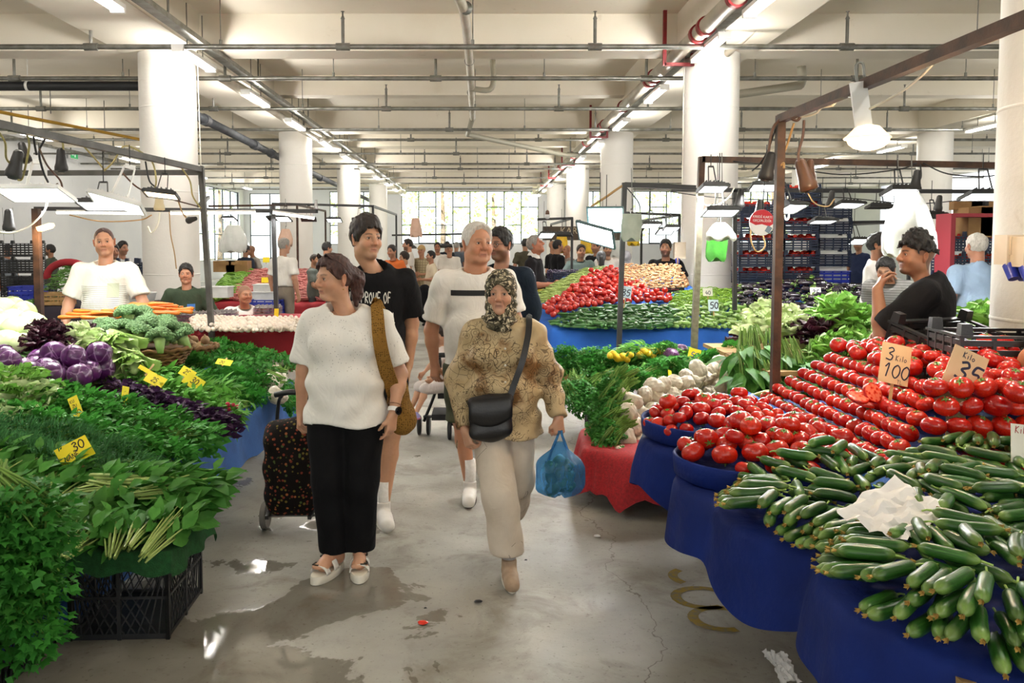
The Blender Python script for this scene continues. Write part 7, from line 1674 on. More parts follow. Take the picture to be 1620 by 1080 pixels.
    if top:
        L = top.get('sl', .72); fit = top.get('fit', 1.0); hem = top.get('hem', .86)*s; fl = top.get('flare', .016)
        lo = np.array([min(P['shA'][0], P['elA'][0], P['wrA'][0] if L > 1 else 0)-.16*s, -.5*s-abs(lean)*.012, hem-.06]); hi = np.array([max(P['shB'][0], P['elB'][0], P['wrB'][0] if L > 1 else 0)+.16*s, .42*s, P['neck'][2]+.14*s])
        if lean: lo[1] = min(lo[1], P['head'][1]-.2)
        for q in ('elA', 'elB') + (('wrA', 'wrB') if L > 1 else ()): lo = np.minimum(lo, P[q]-.14*s); hi = np.maximum(hi, P[q]+.14*s)
        lo[2] = min(hem-.06, lo[2]) if L > 1 else hem-.06
        v = Vol(lo, hi, h_cl); f = fit
        v.cap(P['shA']+np.array([.02, 0, -.005])*s, P['shB']+np.array([-.02, 0, -.005])*s, .064*s*f, .064*s*f, 0)
        v.cap(up(np.array([0, .02, 1.39])*s), up(np.array([0, .03, 1.452])*s), .095*s, .062*s, .07)
        v.ell(up(np.array([0, .005, 1.29])*s), (.172*s*w*f, .118*s*f*(.6+.4*w), .19*s), .05, R=Rl)
        v.ell(up(np.array([0, .005-belly*.02, 1.08])*s), (.158*s*w*f, (.118+belly*.02)*s*f*(.6+.4*w), .22*s), .06, R=Rl)
        if belly: v.ell(up(np.array([0, -.05-belly*.03, 1.06])*s), (.13*s*w, .085*s+belly*.03*s, .15*s), .06, R=Rl)
        if fem:
            for sg in (-1, 1): v.ell(up(np.array([sg*.075*w, -.085, 1.255])*s), (.078*s*w, .07*s, .075*s), .045, R=Rl)
        v.cap(up(np.array([0, .012, 1.02])*s), up(np.array([0, .012, min(.9, hem/s)-.06])*s), .165*s*w*f, (.176+top.get('skirt', 0))*s*w*f, .06, flat=(Rl@np.array([0, 1., 0]), .74))
        if L > .2:
            for sd in 'AB':
                sh, el, wr = P['sh'+sd], P['el'+sd], P['wr'+sd]
                if L <= 1: v.cap(sh, sh+(el-sh)*1.05, .069*s*aw*f, (.058*aw+fl)*s*f, .035, cut=L/1.05)
                else:
                    v.cap(sh, el, .068*s*aw*f, (.052*aw+fl)*s*f, .035); v.cap(el, el+(wr-el)*(L-1)*1.02, (.053*aw+fl)*s*f, top.get('cuff', .045)*s, .02, cut=.98)
        v.fn(creases(top.get('crease', .0045)*s))
        nz = Rl@np.array([0, 0, 1.]); hc0 = up(np.array([0, 0, hem/s])*s) if lean else np.array([0, 0, hem])
        if L > 1:
            q = v.sl(np.array([-.23*s*w-.02, -.4*s, hem-.2]), np.array([.23*s*w+.02, .4*s, hem+.9]))
            if q: Xg, Yg, Zg = v.pts(q); v.F[q] = np.maximum(v.F[q], np.where(np.abs(Xg) < .2*s*w+.03, -(Zg-hem+top.get('wave', 0)*np.sin(Xg*14)), -1))
        else:
            hw = top.get('wave', .006); Xg, Yg, Zg = v.pts(tuple(slice(0, m) for m in v.F.shape)); v.F = np.maximum(v.F, -((Xg-hc0[0])*nz[0]+(Yg-hc0[1])*nz[1]+(Zg-hc0[2])*nz[2]+hw*np.sin(Xg*16/s)))
        nr = top.get('neckr', .074)*s; v.cap(P['neck']+Rl@np.array([0, -.03, .005])*s, P['neck']+Rl@np.array([0, -.055, .2])*s, nr, nr*1.35, .006, 's')
        V, Q = v.nets(); V = relax(V, Q, 1, .4); b = MB().add(V, Q); sh_o = b.build(top.get('name', 'shirt'), top['m'], root); root['_'] = 0; del root['_']
        PEOPLE[label] = dict(root=root, P=P, shirt=(V, Q), Rl=Rl, s=s, Rh=Rh, hs=hs, shirt_ob=sh_o)
        if top.get('collar'):
            k = MB(); n_ = 20; R0 = []
            for q in (0, 1, 2):
                R0.append([P['neck']+Rl@np.array([(nr*1.02/s+.012*q)*math.cos(a), (nr*1.0/s+.012*q)*math.sin(a)-.012, .045-.018*q*1.2+(.02 if math.sin(a) > 0 else -.012*q)])*s for a in np.linspace(-PI/2+.25, 1.5*PI-.25, n_)])
            k.grid(np.array(R0)); k.build('collar', top['collar'], root)
    # trousers
    if bot:
        cut = bot.get('cut', .1)*s; f = bot.get('fit', 1.0); wa = min(bot.get('waist', 1.0), top.get('hem', 1)+.03 if top and not lean and not sit else 2)*s; ra, rk, rt = bot.get('r', (.088, .068, .058)); a_ = np.stack([P[q+sd] for q in ('hip', 'kn', 'an') for sd in 'AB'])
        lo, hi = np.minimum(a_.min(0), [-.2*s*w, -.2*s, cut])-.1*s, np.maximum(a_.max(0), [.2*s*w, .2*s, wa])+.1*s; lo[2] = max(lo[2], cut-.05)
        v = Vol(lo, hi, h_cl)
        v.ell((0, .012*s, .93*s), (.155*s*w*f, .112*s*(.5+.5*w)*f, .15*s), 0)
        if w > 1 or fem: v.ell((0, .05*s, .88*s), (.145*s*w, .085*s*(.5+.5*w), .12*s), .05)
        for sd in 'AB':
            hp_, kn, an = P['hip'+sd], P['kn'+sd], P['an'+sd]; v.cap(hp_, kn, ra*s*lw*f, rk*s*f, .03)
            e = an+(an-kn)*.02
            if not bot.get('short'): v.cap(kn, e, rk*s*f, rt*s*f, .03)
        v.fn(creases(bot.get('crease', .004)*s, .8)); v.plane((0, 0, 1), wa)
        if not sit: v.plane((0, 0, -1), -cut)
        V, Q = v.nets(); V = relax(V, Q, 1, .4); MB().add(V, Q).build(bot.get('name', 'trousers'), bot['m'], root)
    # shoes
    if shoe:
        for sd in 'AB':
            an = P['an'+sd]; td = nrm((P['toe'+sd][0], P['toe'+sd][1], 0)); ln = .17*s; hz = an[2]-.085*s; tz = P['toe'+sd][2]*s if len(P['toe'+sd]) > 2 else 0
            pt = np.array([0, 0, -math.sin(tz/ln)*ln*0+tz]); heel = an+np.array([0, 0, -.045*s])-td*.035*s; toe = an+td*ln+np.array([0, 0, -.055*s])+pt
            v = Vol(np.minimum(heel, toe)-.09*s, np.maximum(heel, toe)+.11*s, min(h_cl*.8, .012)); v.cap(heel, toe, .037*s, .036*s, 0).cap(heel+td*.09*s, toe, .044*s, .035*s, .02).cap(an+np.array([0, 0, -.03*s]), an+np.array([0, 0, .02*s])+td*.005, .042*s, .043*s, .02)
            dd = toe-heel; dd[2] = 0; nn = np.array([0, 0, -1.]) if not tz else -nrm(np.cross(np.cross(toe-heel, (0, 0, 1.)), toe-heel)); nn = nn if nn[2] < 0 else -nn
            v.plane(nn, nn@heel+.034*s); v.plane((0, 0, 1), an[2]+.03*s)
            V, Q = v.nets(); o = MB().add(V, Q).build('shoe', shoe['m'], root)
            if shoe.get('sole'):
                m2 = V@nn; b_ = V[m2 > m2.max()-.012]; cc = b_.mean(0)
                k = MB(); n_ = 22; tx = nrm(np.array([td[0], td[1], 0])); ty = np.array([-tx[1], tx[0], 0])
                pr_ = [heel+tx*(.085*s)+tx*math.cos(a)*.135*s+ty*math.sin(a)*(.045-.006*math.cos(a))*s+(toe-heel)*0 for a in np.linspace(0, 2*PI, n_, endpoint=False)]
                z_ = [((p-heel)@tx)/max((toe-heel)@tx, .01)*(toe-heel)[2]-.034*s for p in pr_]
                G = [[(p[0], p[1], heel[2]+z+dz) for p, z in zip(pr_, z_)] for dz in (.016*s, -.004*s)]; k.grid(np.array(G), wrap=True); k.add(np.array(G[1]), np.arange(n_)[None, :]); k.add(np.array(G[0]), np.arange(n_)[None, ::-1]); k.build('sole', shoe['sole'], o, True, 40)
            if shoe.get('sock') is not None: MB().tube([an+np.array([0, 0, -.02*s]), an+np.array([0, 0, .03*s]), an+np.array([0, .004, shoe['sock'][1]])], [.036*s, .038*s, .041*s], 14).build('sock', shoe['sock'][0], root)
    return root
def on_shirt(label):
    d = PEOPLE[label]; V, Q = d['shirt']; t = BVHTree.FromPolygons(V.tolist(), Q.tolist())
    def pl(u, v):
        h = t.ray_cast(Vector((u, -1.2, v)), Vector((0, 1, 0)))
        return np.array(h[0])+np.array([0, -.0025, 0]) if h[0] else np.array([u, -.1, v])
    return pl
WHITE_T = m_cloth('white_cotton', 'e9e6df', 'e0dcd3'); BLACK_T = m_cloth('black_cotton', '151517', '1b1b1e'); NAVY_T = m_cloth('navy_cotton', '1d2733', '18202a'); GREYD = m_cloth('dark_grey_trousers', '3a3b3d', '46474a'); JEANS = m_cloth('blue_denim', '3f526b', '54687f', fine=500); KHAKI = m_cloth('olive_cargo_cloth', '4b4d3b', '3f4233'); BEIGE_P = m_cloth('beige_trousers', 'b9ab97', 'a89a86'); BLACKP = m_cloth('black_trousers', '0c0c0e', '121214', wr=.35)
SHOE_W = mat('white_leather', 'e7e4de', 'd6d2ca', 8, .5); SOLE_W = mat('white_rubber', 'ddd8c9', None, rough=.6); SHOE_B = mat('beige_shoe_fabric', 'a8917a', '97816b', 20, .8); SOLE_D = mat('dark_sole', '3a322c', None, rough=.7); SHOE_K = mat('black_shoe', '1b1a1a', None, rough=.5); SOCKW = mat('white_sock', 'e9e7e3', 'dcd9d4', 60, .9, .3, 120); SOCKG = mat('grey_ribbed_sock', 'b5b2b0', '9a9796', 60, .9, .3, 120, stretch=(1, 1, 3))
S_SHORT = dict(m=H_DARK, t=.012, tt=.02, hl=(.066, -.012, -.07))
# ---------------------------------------------------------------- the four people in front
def pat_scarf(k, v, c):
    n = k.noise(v, 16, 2, .5, 1.5); w = k.voro(v, 26, 'DISTANCE_TO_EDGE'); c = k.ramp(n, [(.38, '4c4838'), (.47, '6a6350'), (.53, 'c9bda0'), (.58, '575040'), (.66, '25221c')], 'CONSTANT')
    return k.mix(k.ramp(w, [(.03, .9), (.06, 0.)]), c, '1b1916')
def pat_blouse(k, v, c):
    s = k.sep(v); c = k.ramp(k.noise(v, 3.2, 3), [(.3, 'a8926a'), (.5, 'bba681'), (.7, '9a8560')])
    c = k.mix(k.ramp(k.noise(v, 5.5, 5, .6), [(.53, 0.), (.64, .9)]), c, '75502a')
    for sc, wd in ((24, .02), (46, .05)):
        q = k.voro(v, sc, 'SMOOTH_F1'); r = k.math('ABSOLUTE', k.math('SUBTRACT', k.math('FRACT', k.math('MULTIPLY', q, 6.)), .5))
        m = k.math('MULTIPLY', k.math('LESS_THAN', r, .11 if sc == 24 else .12), k.math('GREATER_THAN', k.noise(v, 5.1 if sc == 24 else 7, 2), .54 if sc == 24 else .56)); c = k.mix(k.math('MULTIPLY', m, .7), c, '3c2c1c')
    w = k.voro(k.coord('Object', (1, 1, 1)), 22, 'DISTANCE_TO_EDGE'); m = k.math('MULTIPLY', k.math('LESS_THAN', w, .022), k.math('GREATER_THAN', k.noise(v, 6, 2), .53)); return k.mix(k.math('MULTIPLY', m, .75), c, '2e2318')
def pat_perf(k, v, c):
    s = k.sep(v); q = k.voro(v, 70, rnd=.8); m = k.math('MULTIPLY', k.math('LESS_THAN', q, .17), k.math('GREATER_THAN', k.noise(v, 5, 2), .5)); m = k.math('MULTIPLY', m, k.math('GREATER_THAN', s[2], 1.02))
    return k.mix(k.math('MULTIPLY', m, .6), c, '8f8a80')
def pat_stitch(k, v, c):
    m = k.math('MULTIPLY', k.math('LESS_THAN', k.voro(v, 9, 'DISTANCE_TO_EDGE'), .008), k.math('GREATER_THAN', k.noise(v, 3, 2), .56)); c = k.mix(k.math('MULTIPLY', m, .8), c, '4d4640')
    m = k.math('MULTIPLY', k.math('LESS_THAN', k.voro(v, 7), .08), k.math('GREATER_THAN', k.noise(v, 2.3, 1), .52)); return k.mix(m, c, '4a443e')
M_BLOUSE = m_cloth('patterned_blouse', 'b89f6f', None, .4, 9, .45, pat_blouse); M_SCARF = m_cloth('patterned_scarf', '5a5442', None, .4, 14, .7, pat_scarf); M_PERF = m_cloth('white_eyelet_cotton', 'ebe8e1', 'e3dfd6', .5, 8, .85, pat_perf); M_TROU = m_cloth('embroidered_beige_trousers', 'd2c6b6', 'c4b7a6', .45, 7, .8, pat_stitch)
# --- woman in white with dark hair
W1 = 'woman in a white eyelet T-shirt and black trousers looking aside, sunglasses on her hair'
w1 = person(W1, 545, 3.95, 0, 1.62, 'c49577', dict(fem=1, hc='20150f', brow=.6, lip='b0605a', wide=.97, jaw=.93, gaze=(-4, 0), size=1.03),
    dict(m=H_BROWN, t=.012, tt=.016, hl=(.068, .0, -.06), noise=(.0035, 110), caps=[((0, .09, .03), (.01, .135, -.01), .05, .055), ((.01, .135, -.01), (.02, .14, -.1), .05, .03), ((.02, .13, -.09), (.03, .12, -.15), .025, .012)], ears=1),
    dict(m=M_PERF, sl=.80, hem=.83, flare=.030, neckr=.088, skirt=.03, wave=.012, name='t_shirt', crease=.006), dict(m=BLACKP, cut=.115, r=(.112, .088, .082), fit=1.0, name='trousers'),
    None, 3, 1.2, .25, True, hy=-44, hp=2, J=dict(shA=(-.19, .01, 1.375), shB=(.195, .01, 1.375), neck=(0, .02, 1.445), head=(-.055, -.02, 1.605), elA=(-.24, .06, 1.10), wrA=(-.268, .10, .86), elB=(.29, .05, 1.08), wrB=(.262, -.06, .885),
    hipA=(-.1, 0, .9), hipB=(.1, 0, .9), knA=(-.095, -.03, .5), knB=(.085, -.02, .5), anA=(-.072, -.0, .125), anB=(.065, .03, .125), toeA=(-.42, -1), toeB=(.12, -1)), hands=(dict(curl=.75, thumb=.9), dict(d=(-.12, -.12, -1), n=(-.8, .5, 0), curl=[.3, .42, .5, .55], thumb=.6)), bare=True)
d1 = PEOPLE[W1]; sc = d1['s']; P = d1['P']
BUCK = mat('dark_buckle_metal', '4a4640', None, rough=.3, metal=.8)
for sd in 'AB':
    an = P['an'+sd]; td = np.array({'A': (-.42, -1, 0), 'B': (.12, -1, 0)}[sd]); td = nrm(td); ty = np.array([-td[1], td[0], 0]); c = an+td*.055; c[2] = 0
    o = empty('sandal', (0, 0, 0), None, None); o.parent = w1; del_ = [o.pop(q) for q in list(o.keys())]
    k = MB(); n_ = 30; O = [c+td*math.cos(a)*.135+ty*math.sin(a)*(.048+.006*math.cos(a)) for a in np.linspace(0, 2*PI, n_, endpoint=False)]
    G = [[(p[0]*1+0, p[1], z) for p in [c+(q-c)*f for q in O]] for z, f in ((.0, .94), (.004, 1), (.034, 1), (.042, .97), (.042, .8))]; k.grid(np.array(G), wrap=True); k.add(np.array(G[0]), np.arange(n_)[None, ::-1]); k.add(np.array(G[-1]), np.arange(n_)[None, :]); k.build('sole', SOLE_W, o, True, 50)
    for i, (f, hgt, wd) in enumerate(((.045, .088, .036), (.105, .070, .032))):
        cc = c-td*.055+td*f*1.15; A = [[cc+td*q*wd/2+ty*math.cos(a)*(.05)+np.array([0, 0, .04+max(0, math.sin(a))*(hgt-.03)]) for a in np.linspace(0, PI, 13)] for q in (-1, -.5, .5, 1)]
        k = MB().grid(np.array(A)); k.build('strap', SHOE_W, o, True); mo = o.children[-1].modifiers.new('t', 'SOLIDIFY'); mo.thickness = .006
        e = cc+ty*.022*(1 if sd == 'B' else -1)+np.array([0, 0, .04+(hgt-.03)*.92+.004]); k = MB()
        for u in (-1, 1): k.bar(e+td*.014*u-ty*.016, e+td*.014*u+ty*.016, .005); k.bar(e+ty*.015*u-td*.016, e+ty*.015*u+td*.016, .005)
        k.bar(e, e+ty*.02, .004); k.build('buckle', BUCK, o, False)
# sunglasses pushed up on the hair, hair band of pale hair below them
Rh, hs, Hc = d1['Rh'], d1['hs'], P['head']
hd_ = lambda p: Rh@np.array(p)*hs+Hc
o = empty('sunglasses', (0, 0, 0), None, None); o.parent = w1; [o.pop(q) for q in list(o.keys())]
for sg in (-1, 1):
    G = [[hd_((sg*(.034+.026*math.cos(a)*r), -.052-.018*r*math.sin(a), .124+.014*math.sin(a)*r-.014*abs(math.cos(a)*r))) for a in np.linspace(0, 2*PI, 20, endpoint=False)] for r in (.05, .6, 1)]
    k = MB(); k.grid(np.array(G), wrap=True); k.build('lens', mat('dark_brown_lens', '2a1c1e', None, rough=.1), o); MB().tube(np.array(G[2]+[G[2][0]]), .003, 6).build('rim', mat('tortoise_rim', '3b201c', None, rough=.25), o); MB().tube(smooth_path([hd_((sg*.06, -.045, .113)), hd_((sg*.094, .0, .07)), hd_((sg*.096, .04, .02))], 5), .0025, 6).build('temple', mat('tortoise_rim'), o)
MB().tube([hd_((-.01, -.055, .124)), hd_((.01, -.055, .124))], .003, 6).build('bridge', mat('tortoise_rim'), o)
MB().ell(hd_((-.079, .004, -.055)), .004, 8, 6).ell(hd_((.079, .004, -.055)), .004, 8, 6).build('earring', mat('gold_metal', 'c9a25a', None, rough=.3, metal=1), w1)
wr, el = P['wrB'], P['elB']; ax = nrm(wr-el); q = wr-ax*.02
o = empty('wristwatch', (0, 0, 0), None, None); o.parent = w1; [o.pop(q_) for q_ in list(o.keys())]
MB().tube([q-ax*.011, q+ax*.011], .0315, 20, caps=False).build('watch_strap', mat('white_watch_strap', 'eceae6', None, rough=.5), o); fx = nrm(np.cross(ax, (.3, 1, 0))); f = q+nrm(np.array([.75, -.6, 0]))*.033
x_, y_, z_ = frame(np.array([.75, -.6, .05]), ax); MB().lathe([(.001, .0), (.019, 0), (.02, .003), (.02, .009), (.016, .011), (.001, .011)], 22, R=np.stack([x_, y_, z_], 1), c=f-z_*.006).build('watch_case', mat('black_watch_glass', '0d0d10', None, rough=.08), o, True, 40)
MB().tube([q-ax*.024-np.array([0, 0, 0]), q-ax*.03], .0325, 18, caps=False).build('bead_bracelet', mat('brown_beads', '6b4530', '8e6446', 60, .5), w1)
# crochet shoulder bag
def pat_cro(k, v, c): q = k.voro(v, 95, rnd=.5); return k.mix(k.ramp(q, [(.18, .9), (.42, 0.)]), c, '4a3216')
M_CRO = m_cloth('crochet_yarn', '9c7436', '86602a', .6, 60, .9, pat_cro)
X1, Y1_ = w1.location.x, w1.location.y; L = lambda x, y, z: np.array([X1+x*sc, Y1_+y*sc, z*sc])
o = empty('crochet_bag', L(.27, .14, .95), 'tan crochet shoulder bag hanging behind the arm of the woman in white', 'bag'); o0 = np.array(o.location)
def strapmesh(pts, w, th, m, name, parent, o0, up=(0, -1, 0)):
    Q = smooth_path(pts, 8)-o0; T = np.gradient(Q, axis=0); T /= np.linalg.norm(T, axis=1)[:, None]; u = np.array(up, float); G = []
    ws = np.linspace(w[0], w[1], len(Q)) if isinstance(w, tuple) else np.full(len(Q), w)
    for p, t, ww in zip(Q, T, ws):
        a = nrm(np.cross(t, u)); b = np.cross(t, a); G.append([p+a*ww/2*c_+b*th/2*s_ for c_, s_ in ((-1, -1), (1, -1), (1, 1), (-1, 1))])
    k = MB().grid(np.array(G), wrap=True); return k.build(name, m, parent, True, 40)
strapmesh([L(.175, .1, 1.42), L(.17, .0, 1.475), L(.185, -.085, 1.42), L(.20, -.13, 1.3), L(.225, -.10, 1.15), L(.262, .05, .96)], (.05, .075), .012, M_CRO, 'strap', o, o0)
strapmesh([L(.17, .02, 1.472), L(.2, .13, 1.35), L(.25, .16, 1.15), L(.27, .15, 1.04)], (.05, .08), .012, M_CRO, 'strap', o, o0)
v = Vol((-.12, -.12, -.24), (.14, .14, .14), .009); v.ell((0, 0, -.05), (.06, .1, .15), 0).ell((.035, .0, -.13), (.06, .085, .07), .04); v.fn(lambda F, X, Y, Z: F+.004*np.sin(Z*60+X*30)*np.sin(Y*50)); V, Q = v.nets(); MB().add(V, Q).build('pouch', M_CRO, o)
# trouser label
# --- shopping trolley behind her
def pat_flow(k, v, c): q = k.voro(v, 42, out='Color'); d = k.voro(v, 42); cc = k.mix(k.ramp(d, [(.28, 1.), (.36, 0.)]), '15110f', k.ramp(k.sep(q)[0], [(.2, '7d3a2c'), (.45, '6b5f2a'), (.7, 'a0603a'), (.9, '4c5a30')], 'CONSTANT')); return cc
M_FLOW = m_cloth('floral_trolley_cloth', '171210', None, .4, 9, .8, pat_flow)
tp_ = at(462, 800, 4.5); o = empty('shopping_trolley', (tp_.x, 4.5, 0), 'black floral two wheeled shopping trolley pulled by the woman in white', 'shopping trolley')
v = Vol((-.2, -.18, .1), (.2, .18, .72), .011); v.cap((-.06, 0, .2), (.06, 0, .2), .1, None, 0, flat=((0, 1, 0), .85)).cap((-.06, 0, .56), (.07, .0, .58), .1, None, .05).ell((0, -.0, .38), (.16, .12, .24), .05); v.fn(lambda F, X, Y, Z: F+.006*np.sin(X*22+Z*13)*np.sin(Y*25+Z*31)); V, Q = v.nets(); MB().add(V, Q).build('bag', M_FLOW, o)
for sx in (-1, 1):
    MB().tube(smooth_path([(sx*.12, .1, .1), (sx*.12, .13, .5), (sx*.1, .12, .72), (sx*.06, .05, .79)], 6), .011, 8).build('frame_tube', BLACKPL, o)
    k = MB(); k.lathe([(.05, -.012), (.072, -.018), (.08, -.012), (.08, .012), (.072, .018), (.05, .012)], 26, R=roty(PI/2), c=(sx*.17, .06, .08)); k.build('tyre', mat('grey_tyre', '77736c', '6a665f', 8, .7), o, True, 50); MB().cyl((sx*.16, .06, .08), (sx*.18, .06, .08), .052, seg=14).build('wheel_hub', BLACKPL, o, True, 40)
MB().cyl((-.17, .06, .08), (.17, .06, .08), .008, seg=8).build('axle', STEEL, o); MB().tube(smooth_path([(-.1, .05, .79), (0, .03, .81), (.1, .05, .79)], 5), .017, 10).build('handle', BLACKPL, o); MB().bar((-.12, .1, .14), (-.12, -.1, .12), .02).bar((.12, .1, .14), (.12, -.1, .12), .02).build('foot_bracket', BLACKPL, o, False)
# --- old woman with head scarf
W2 = 'elderly woman in a patterned head scarf, tan patterned blouse and beige trousers'
w2 = person(W2, 795, 4.0, 0, 1.54, 'c29478', dict(fem=1, old=1.5, lipa=.4, hc='5a4636', brow=.55, lip='a05a52', jaw=1.04, gaze=(3, 2), size=1.04), None,
    dict(m=M_BLOUSE, sl=1.97, hem=.80, flare=.026, cuff=.046, neckr=.07, skirt=.03, wave=.02, name='blouse', crease=.009, fit=1.1), dict(m=M_TROU, cut=.155, r=(.105, .098, .098), name='trousers'), dict(m=SHOE_B, sole=SOLE_W, sock=(SOCKG, .24)), 3, 1.12, .5, True, hy=-8, hp=3,
    J=dict(shA=(-.17, .01, 1.37), shB=(.175, .01, 1.37), neck=(0, .01, 1.44), head=(-.012, -.045, 1.605), elA=(-.25, .05, 1.09), wrA=(-.215, -.13, .84), elB=(.27, .04, 1.11), wrB=(.318, -.08, .90), hipA=(-.085, 0, .9), hipB=(.085, 0, .9),
    knA=(-.02, -.16, .50), anA=(.035, -.17, .095), knB=(.09, .06, .50), anB=(.075, .36, .24), toeA=(.06, -1), toeB=(.05, -1, -.1)), hands=(dict(d=(.3, -.35, -.9), n=(.6, .5, .1), curl=.72, thumb=.9), dict(d=(.05, -.05, -1), n=(-.5, .9, .1), curl=.98, thumb=1.0)))
d2 = PEOPLE[W2]; Rh, hs, Hc, s2, P2 = d2['Rh'], d2['hs'], d2['P']['head'], d2['s'], d2['P']
v = Vol((-.14, -.15, -.3), (.14, .17, .16), .0048)
v.ell((0, .014, .03), (.092, .115, .107), 0).ell((0, .0, -.06), (.082, .085, .085), .04).cap((0, .02, -.1), (0, .03, -.2), .085, .098, .04)
v.ell((0, -.125, -.028), (.0565, .105, .094), .008, 's')
for i, (c, r) in enumerate([((-.05, -.06, -.15), (.06, .035, .025)), ((.045, -.065, -.16), (.06, .035, .022)), ((0, -.085, -.185), (.075, .03, .022)), ((.0, -.05, -.135), (.07, .05, .02))]): v.ell(c, r, .012, R=roty([.4, -.35, .1, .05][i]))
v.fn(lambda F, X, Y, Z: F+.0032*np.sin(Z*62+X*45+2*np.sin(X*25))*np.sin(Y*35+Z*50+1)+.002*np.sin((X+Z)*150))
V, Q = v.nets(); V = (relax(V, Q, 1, .4)@Rh.T)*hs+Hc; MB().add(V, Q).build('head_scarf', M_SCARF, w2)
# collar and buttons
nk = P2['neck']; X2, Y2 = w2.location.x, w2.location.y; pl2 = on_shirt(W2)
for sg in (-1, 1):
    C_ = [nk+np.array(q)*s2 for q in ((sg*.015, -.1, .012), (sg*.085, -.05, .05), (sg*.125, -.07, -.0), (sg*.055, -.125, -.075))]; k = MB().add(np.array(C_), np.array([[0, 1, 2, 3]] if sg < 0 else [[3, 2, 1, 0]])); ob = k.build('collar_flap', M_BLOUSE, w2, False); mo = ob.modifiers.new('t', 'SOLIDIFY'); mo.thickness = .006
for z in (1.30, 1.21, 1.12, 1.03, .94): p = pl2(.012*s2, z*s2); MB().lathe([(.001, 0), (.006, .0), (.006, .002), (.001, .003)], 12, R=rotx(PI/2), c=p).build('button', mat('pearl_button', 'd9d2c0', None, rough=.25), w2)
# black cross-body bag
L2 = lambda x, y, z: np.array([X2+x*s2, Y2+y*s2, z*s2])
BLEA = mat('black_leather', '131214', '1b1a1c', 20, .38, .15, 90)
o = empty('handbag', L2(-.07, -.2, .93), 'black leather cross-body bag worn by the woman in the head scarf', 'bag'); o0 = np.array(o.location)
v = Vol((-.14, -.07, -.15), (.14, .07, .15), .007); v.ell((0, 0, -.01), (.105, .035, .115), 0).cap((-.085, 0, .07), (.085, 0, .09), .028, None, .03).cap((-.075, 0, -.08), (.075, 0, -.06), .03, None, .03); V, Q = v.nets(); MB().add(V, Q).build('bag_body', BLEA, o)
A = [[np.array([u, -.037-.014*math.sin(PI*t), .1-.14*t*(1-.25*abs(u/.1)**2)+u*.1]) for u in np.linspace(-.105, .105, 12)] for t in np.linspace(0, 1, 8)]; k = MB().grid(np.array(A)[:, ::-1]); ob = k.build('flap', BLEA, o); mo = ob.modifiers.new('t', 'SOLIDIFY'); mo.thickness = .005
strapmesh([L2(.02, -.21, .985), L2(.055, -.2, 1.1), L2(.105, -.195, 1.24), L2(.14, -.13, 1.38), L2(.15, -.04, 1.462), L2(.15, .06, 1.44), L2(.1, .16, 1.25)], .03, .006, BLEA, 'strap', o, o0); strapmesh([L2(-.16, -.19, .98), L2(-.19, -.08, 1.0), L2(-.18, .08, 1.05), L2(.0, .17, 1.18), L2(.1, .16, 1.25)], .03, .006, BLEA, 'strap', o, o0)
MB().cyl(L2(.025, -.22, .985)-o0, L2(.025, -.215, 1.01)-o0, .012, seg=10).build('buckle', BUCK, o)
# blue bag of peppers
def m_bluebag():
    k = NT('blue_bag_film'); t = k.new('ShaderNodeBsdfTransparent'); t.inputs[0].default_value = (.35, .62, .86, 1); d = k.new('ShaderNodeMixShader'); n = k.noise(k.coord('Object', (1, 1, .3)), 30, 3)
    k.base('4f93c9'); k.set(Roughness=.25); k.l(k.ramp(n, [(.35, .22), (.7, .5)]), d.inputs[0]); k.l(t.outputs[0], d.inputs[1]); k.l(k.b.outputs[0], d.inputs[2]); k.l(d.outputs[0], k.out.inputs[0]); k.bump(n, .5, .02); return k.m
hB = np.array([X2, Y2, 0])+P2['wrB']+np.array([.005, -.005, -.09]); o = empty('carrier_bag', hB, 'translucent blue plastic carrier bag of green peppers held by the woman in the scarf', 'bag'); G = []
for t in np.linspace(0, 1, 18):
    row = []; z = -.03-.27*t
    ww = .02+.095*sstep(.0, .48, np.array([t]))[0]; ww *= 1-.75*max(0, (t-.8)/.2)**2.2
    for j in range(36):
        a = j/36*2*PI; q = 1+.06*math.sin(5*a+t*3)+.03*math.sin(11*a-t*6); row.append((ww*q*math.cos(a)*1.05, ww*q*math.sin(a)*.72, z+.012*math.sin(3*a)*t))
    G.append(row)
k = MB().grid(np.array(G), wrap=True); k.add(np.array(G[-1]), np.arange(36)[None, :]); k.build('bag_film', m_bluebag(), o)
for sg in (-1, 1): MB().tube(smooth_path([(sg*.06, 0, -.14), (sg*.035, 0, -.06), (sg*.012, -.01, .0), (sg*.006, -.012, .03)], 5), [.012]*3+[.009]*13 if False else .007, 7).build('bag_handle', bpy.data.materials['blue_bag_film'], o)
PEP = MB().lathe([(.01, -.05), (.024, -.042), (.032, -.01), (.03, .02), (.02, .034), (.006, .03)], 14, lob=lambda a, z: .09*np.cos(4*a)).mesh('pepper_body', mat('green_pepper', '3d6b22', '2f571a', 9, .3)); PST = MB().cyl((0, 0, .028), (.004, 0, .05), .006, .005, 6).mesh('pepper_stem', M_STEM)
HPp = Heap(lambda x, y: hB[2]-.295+2.2*((x-hB[0])**2+(y-hB[1])**2)*3, .85)
for i in range(11):
    def cb():
        while True:
            u, v_ = rnd(-1, 1), rnd(-1, 1)
            if u*u+v_*v_ < 1: return hB[0]+u*.05, hB[1]+v_*.03, 0
    x, y, z, a = HPp.drop([(0, .03)], cb, 18); spawn(('green_pepper', PEP, [('stem', PST)]), (x, y, z), (rnd(0, 6), rnd(0, 6), 0), rnd(.85, 1.05), 'green pepper inside the blue carrier bag', 'pepper', 'peppers in the blue bag')
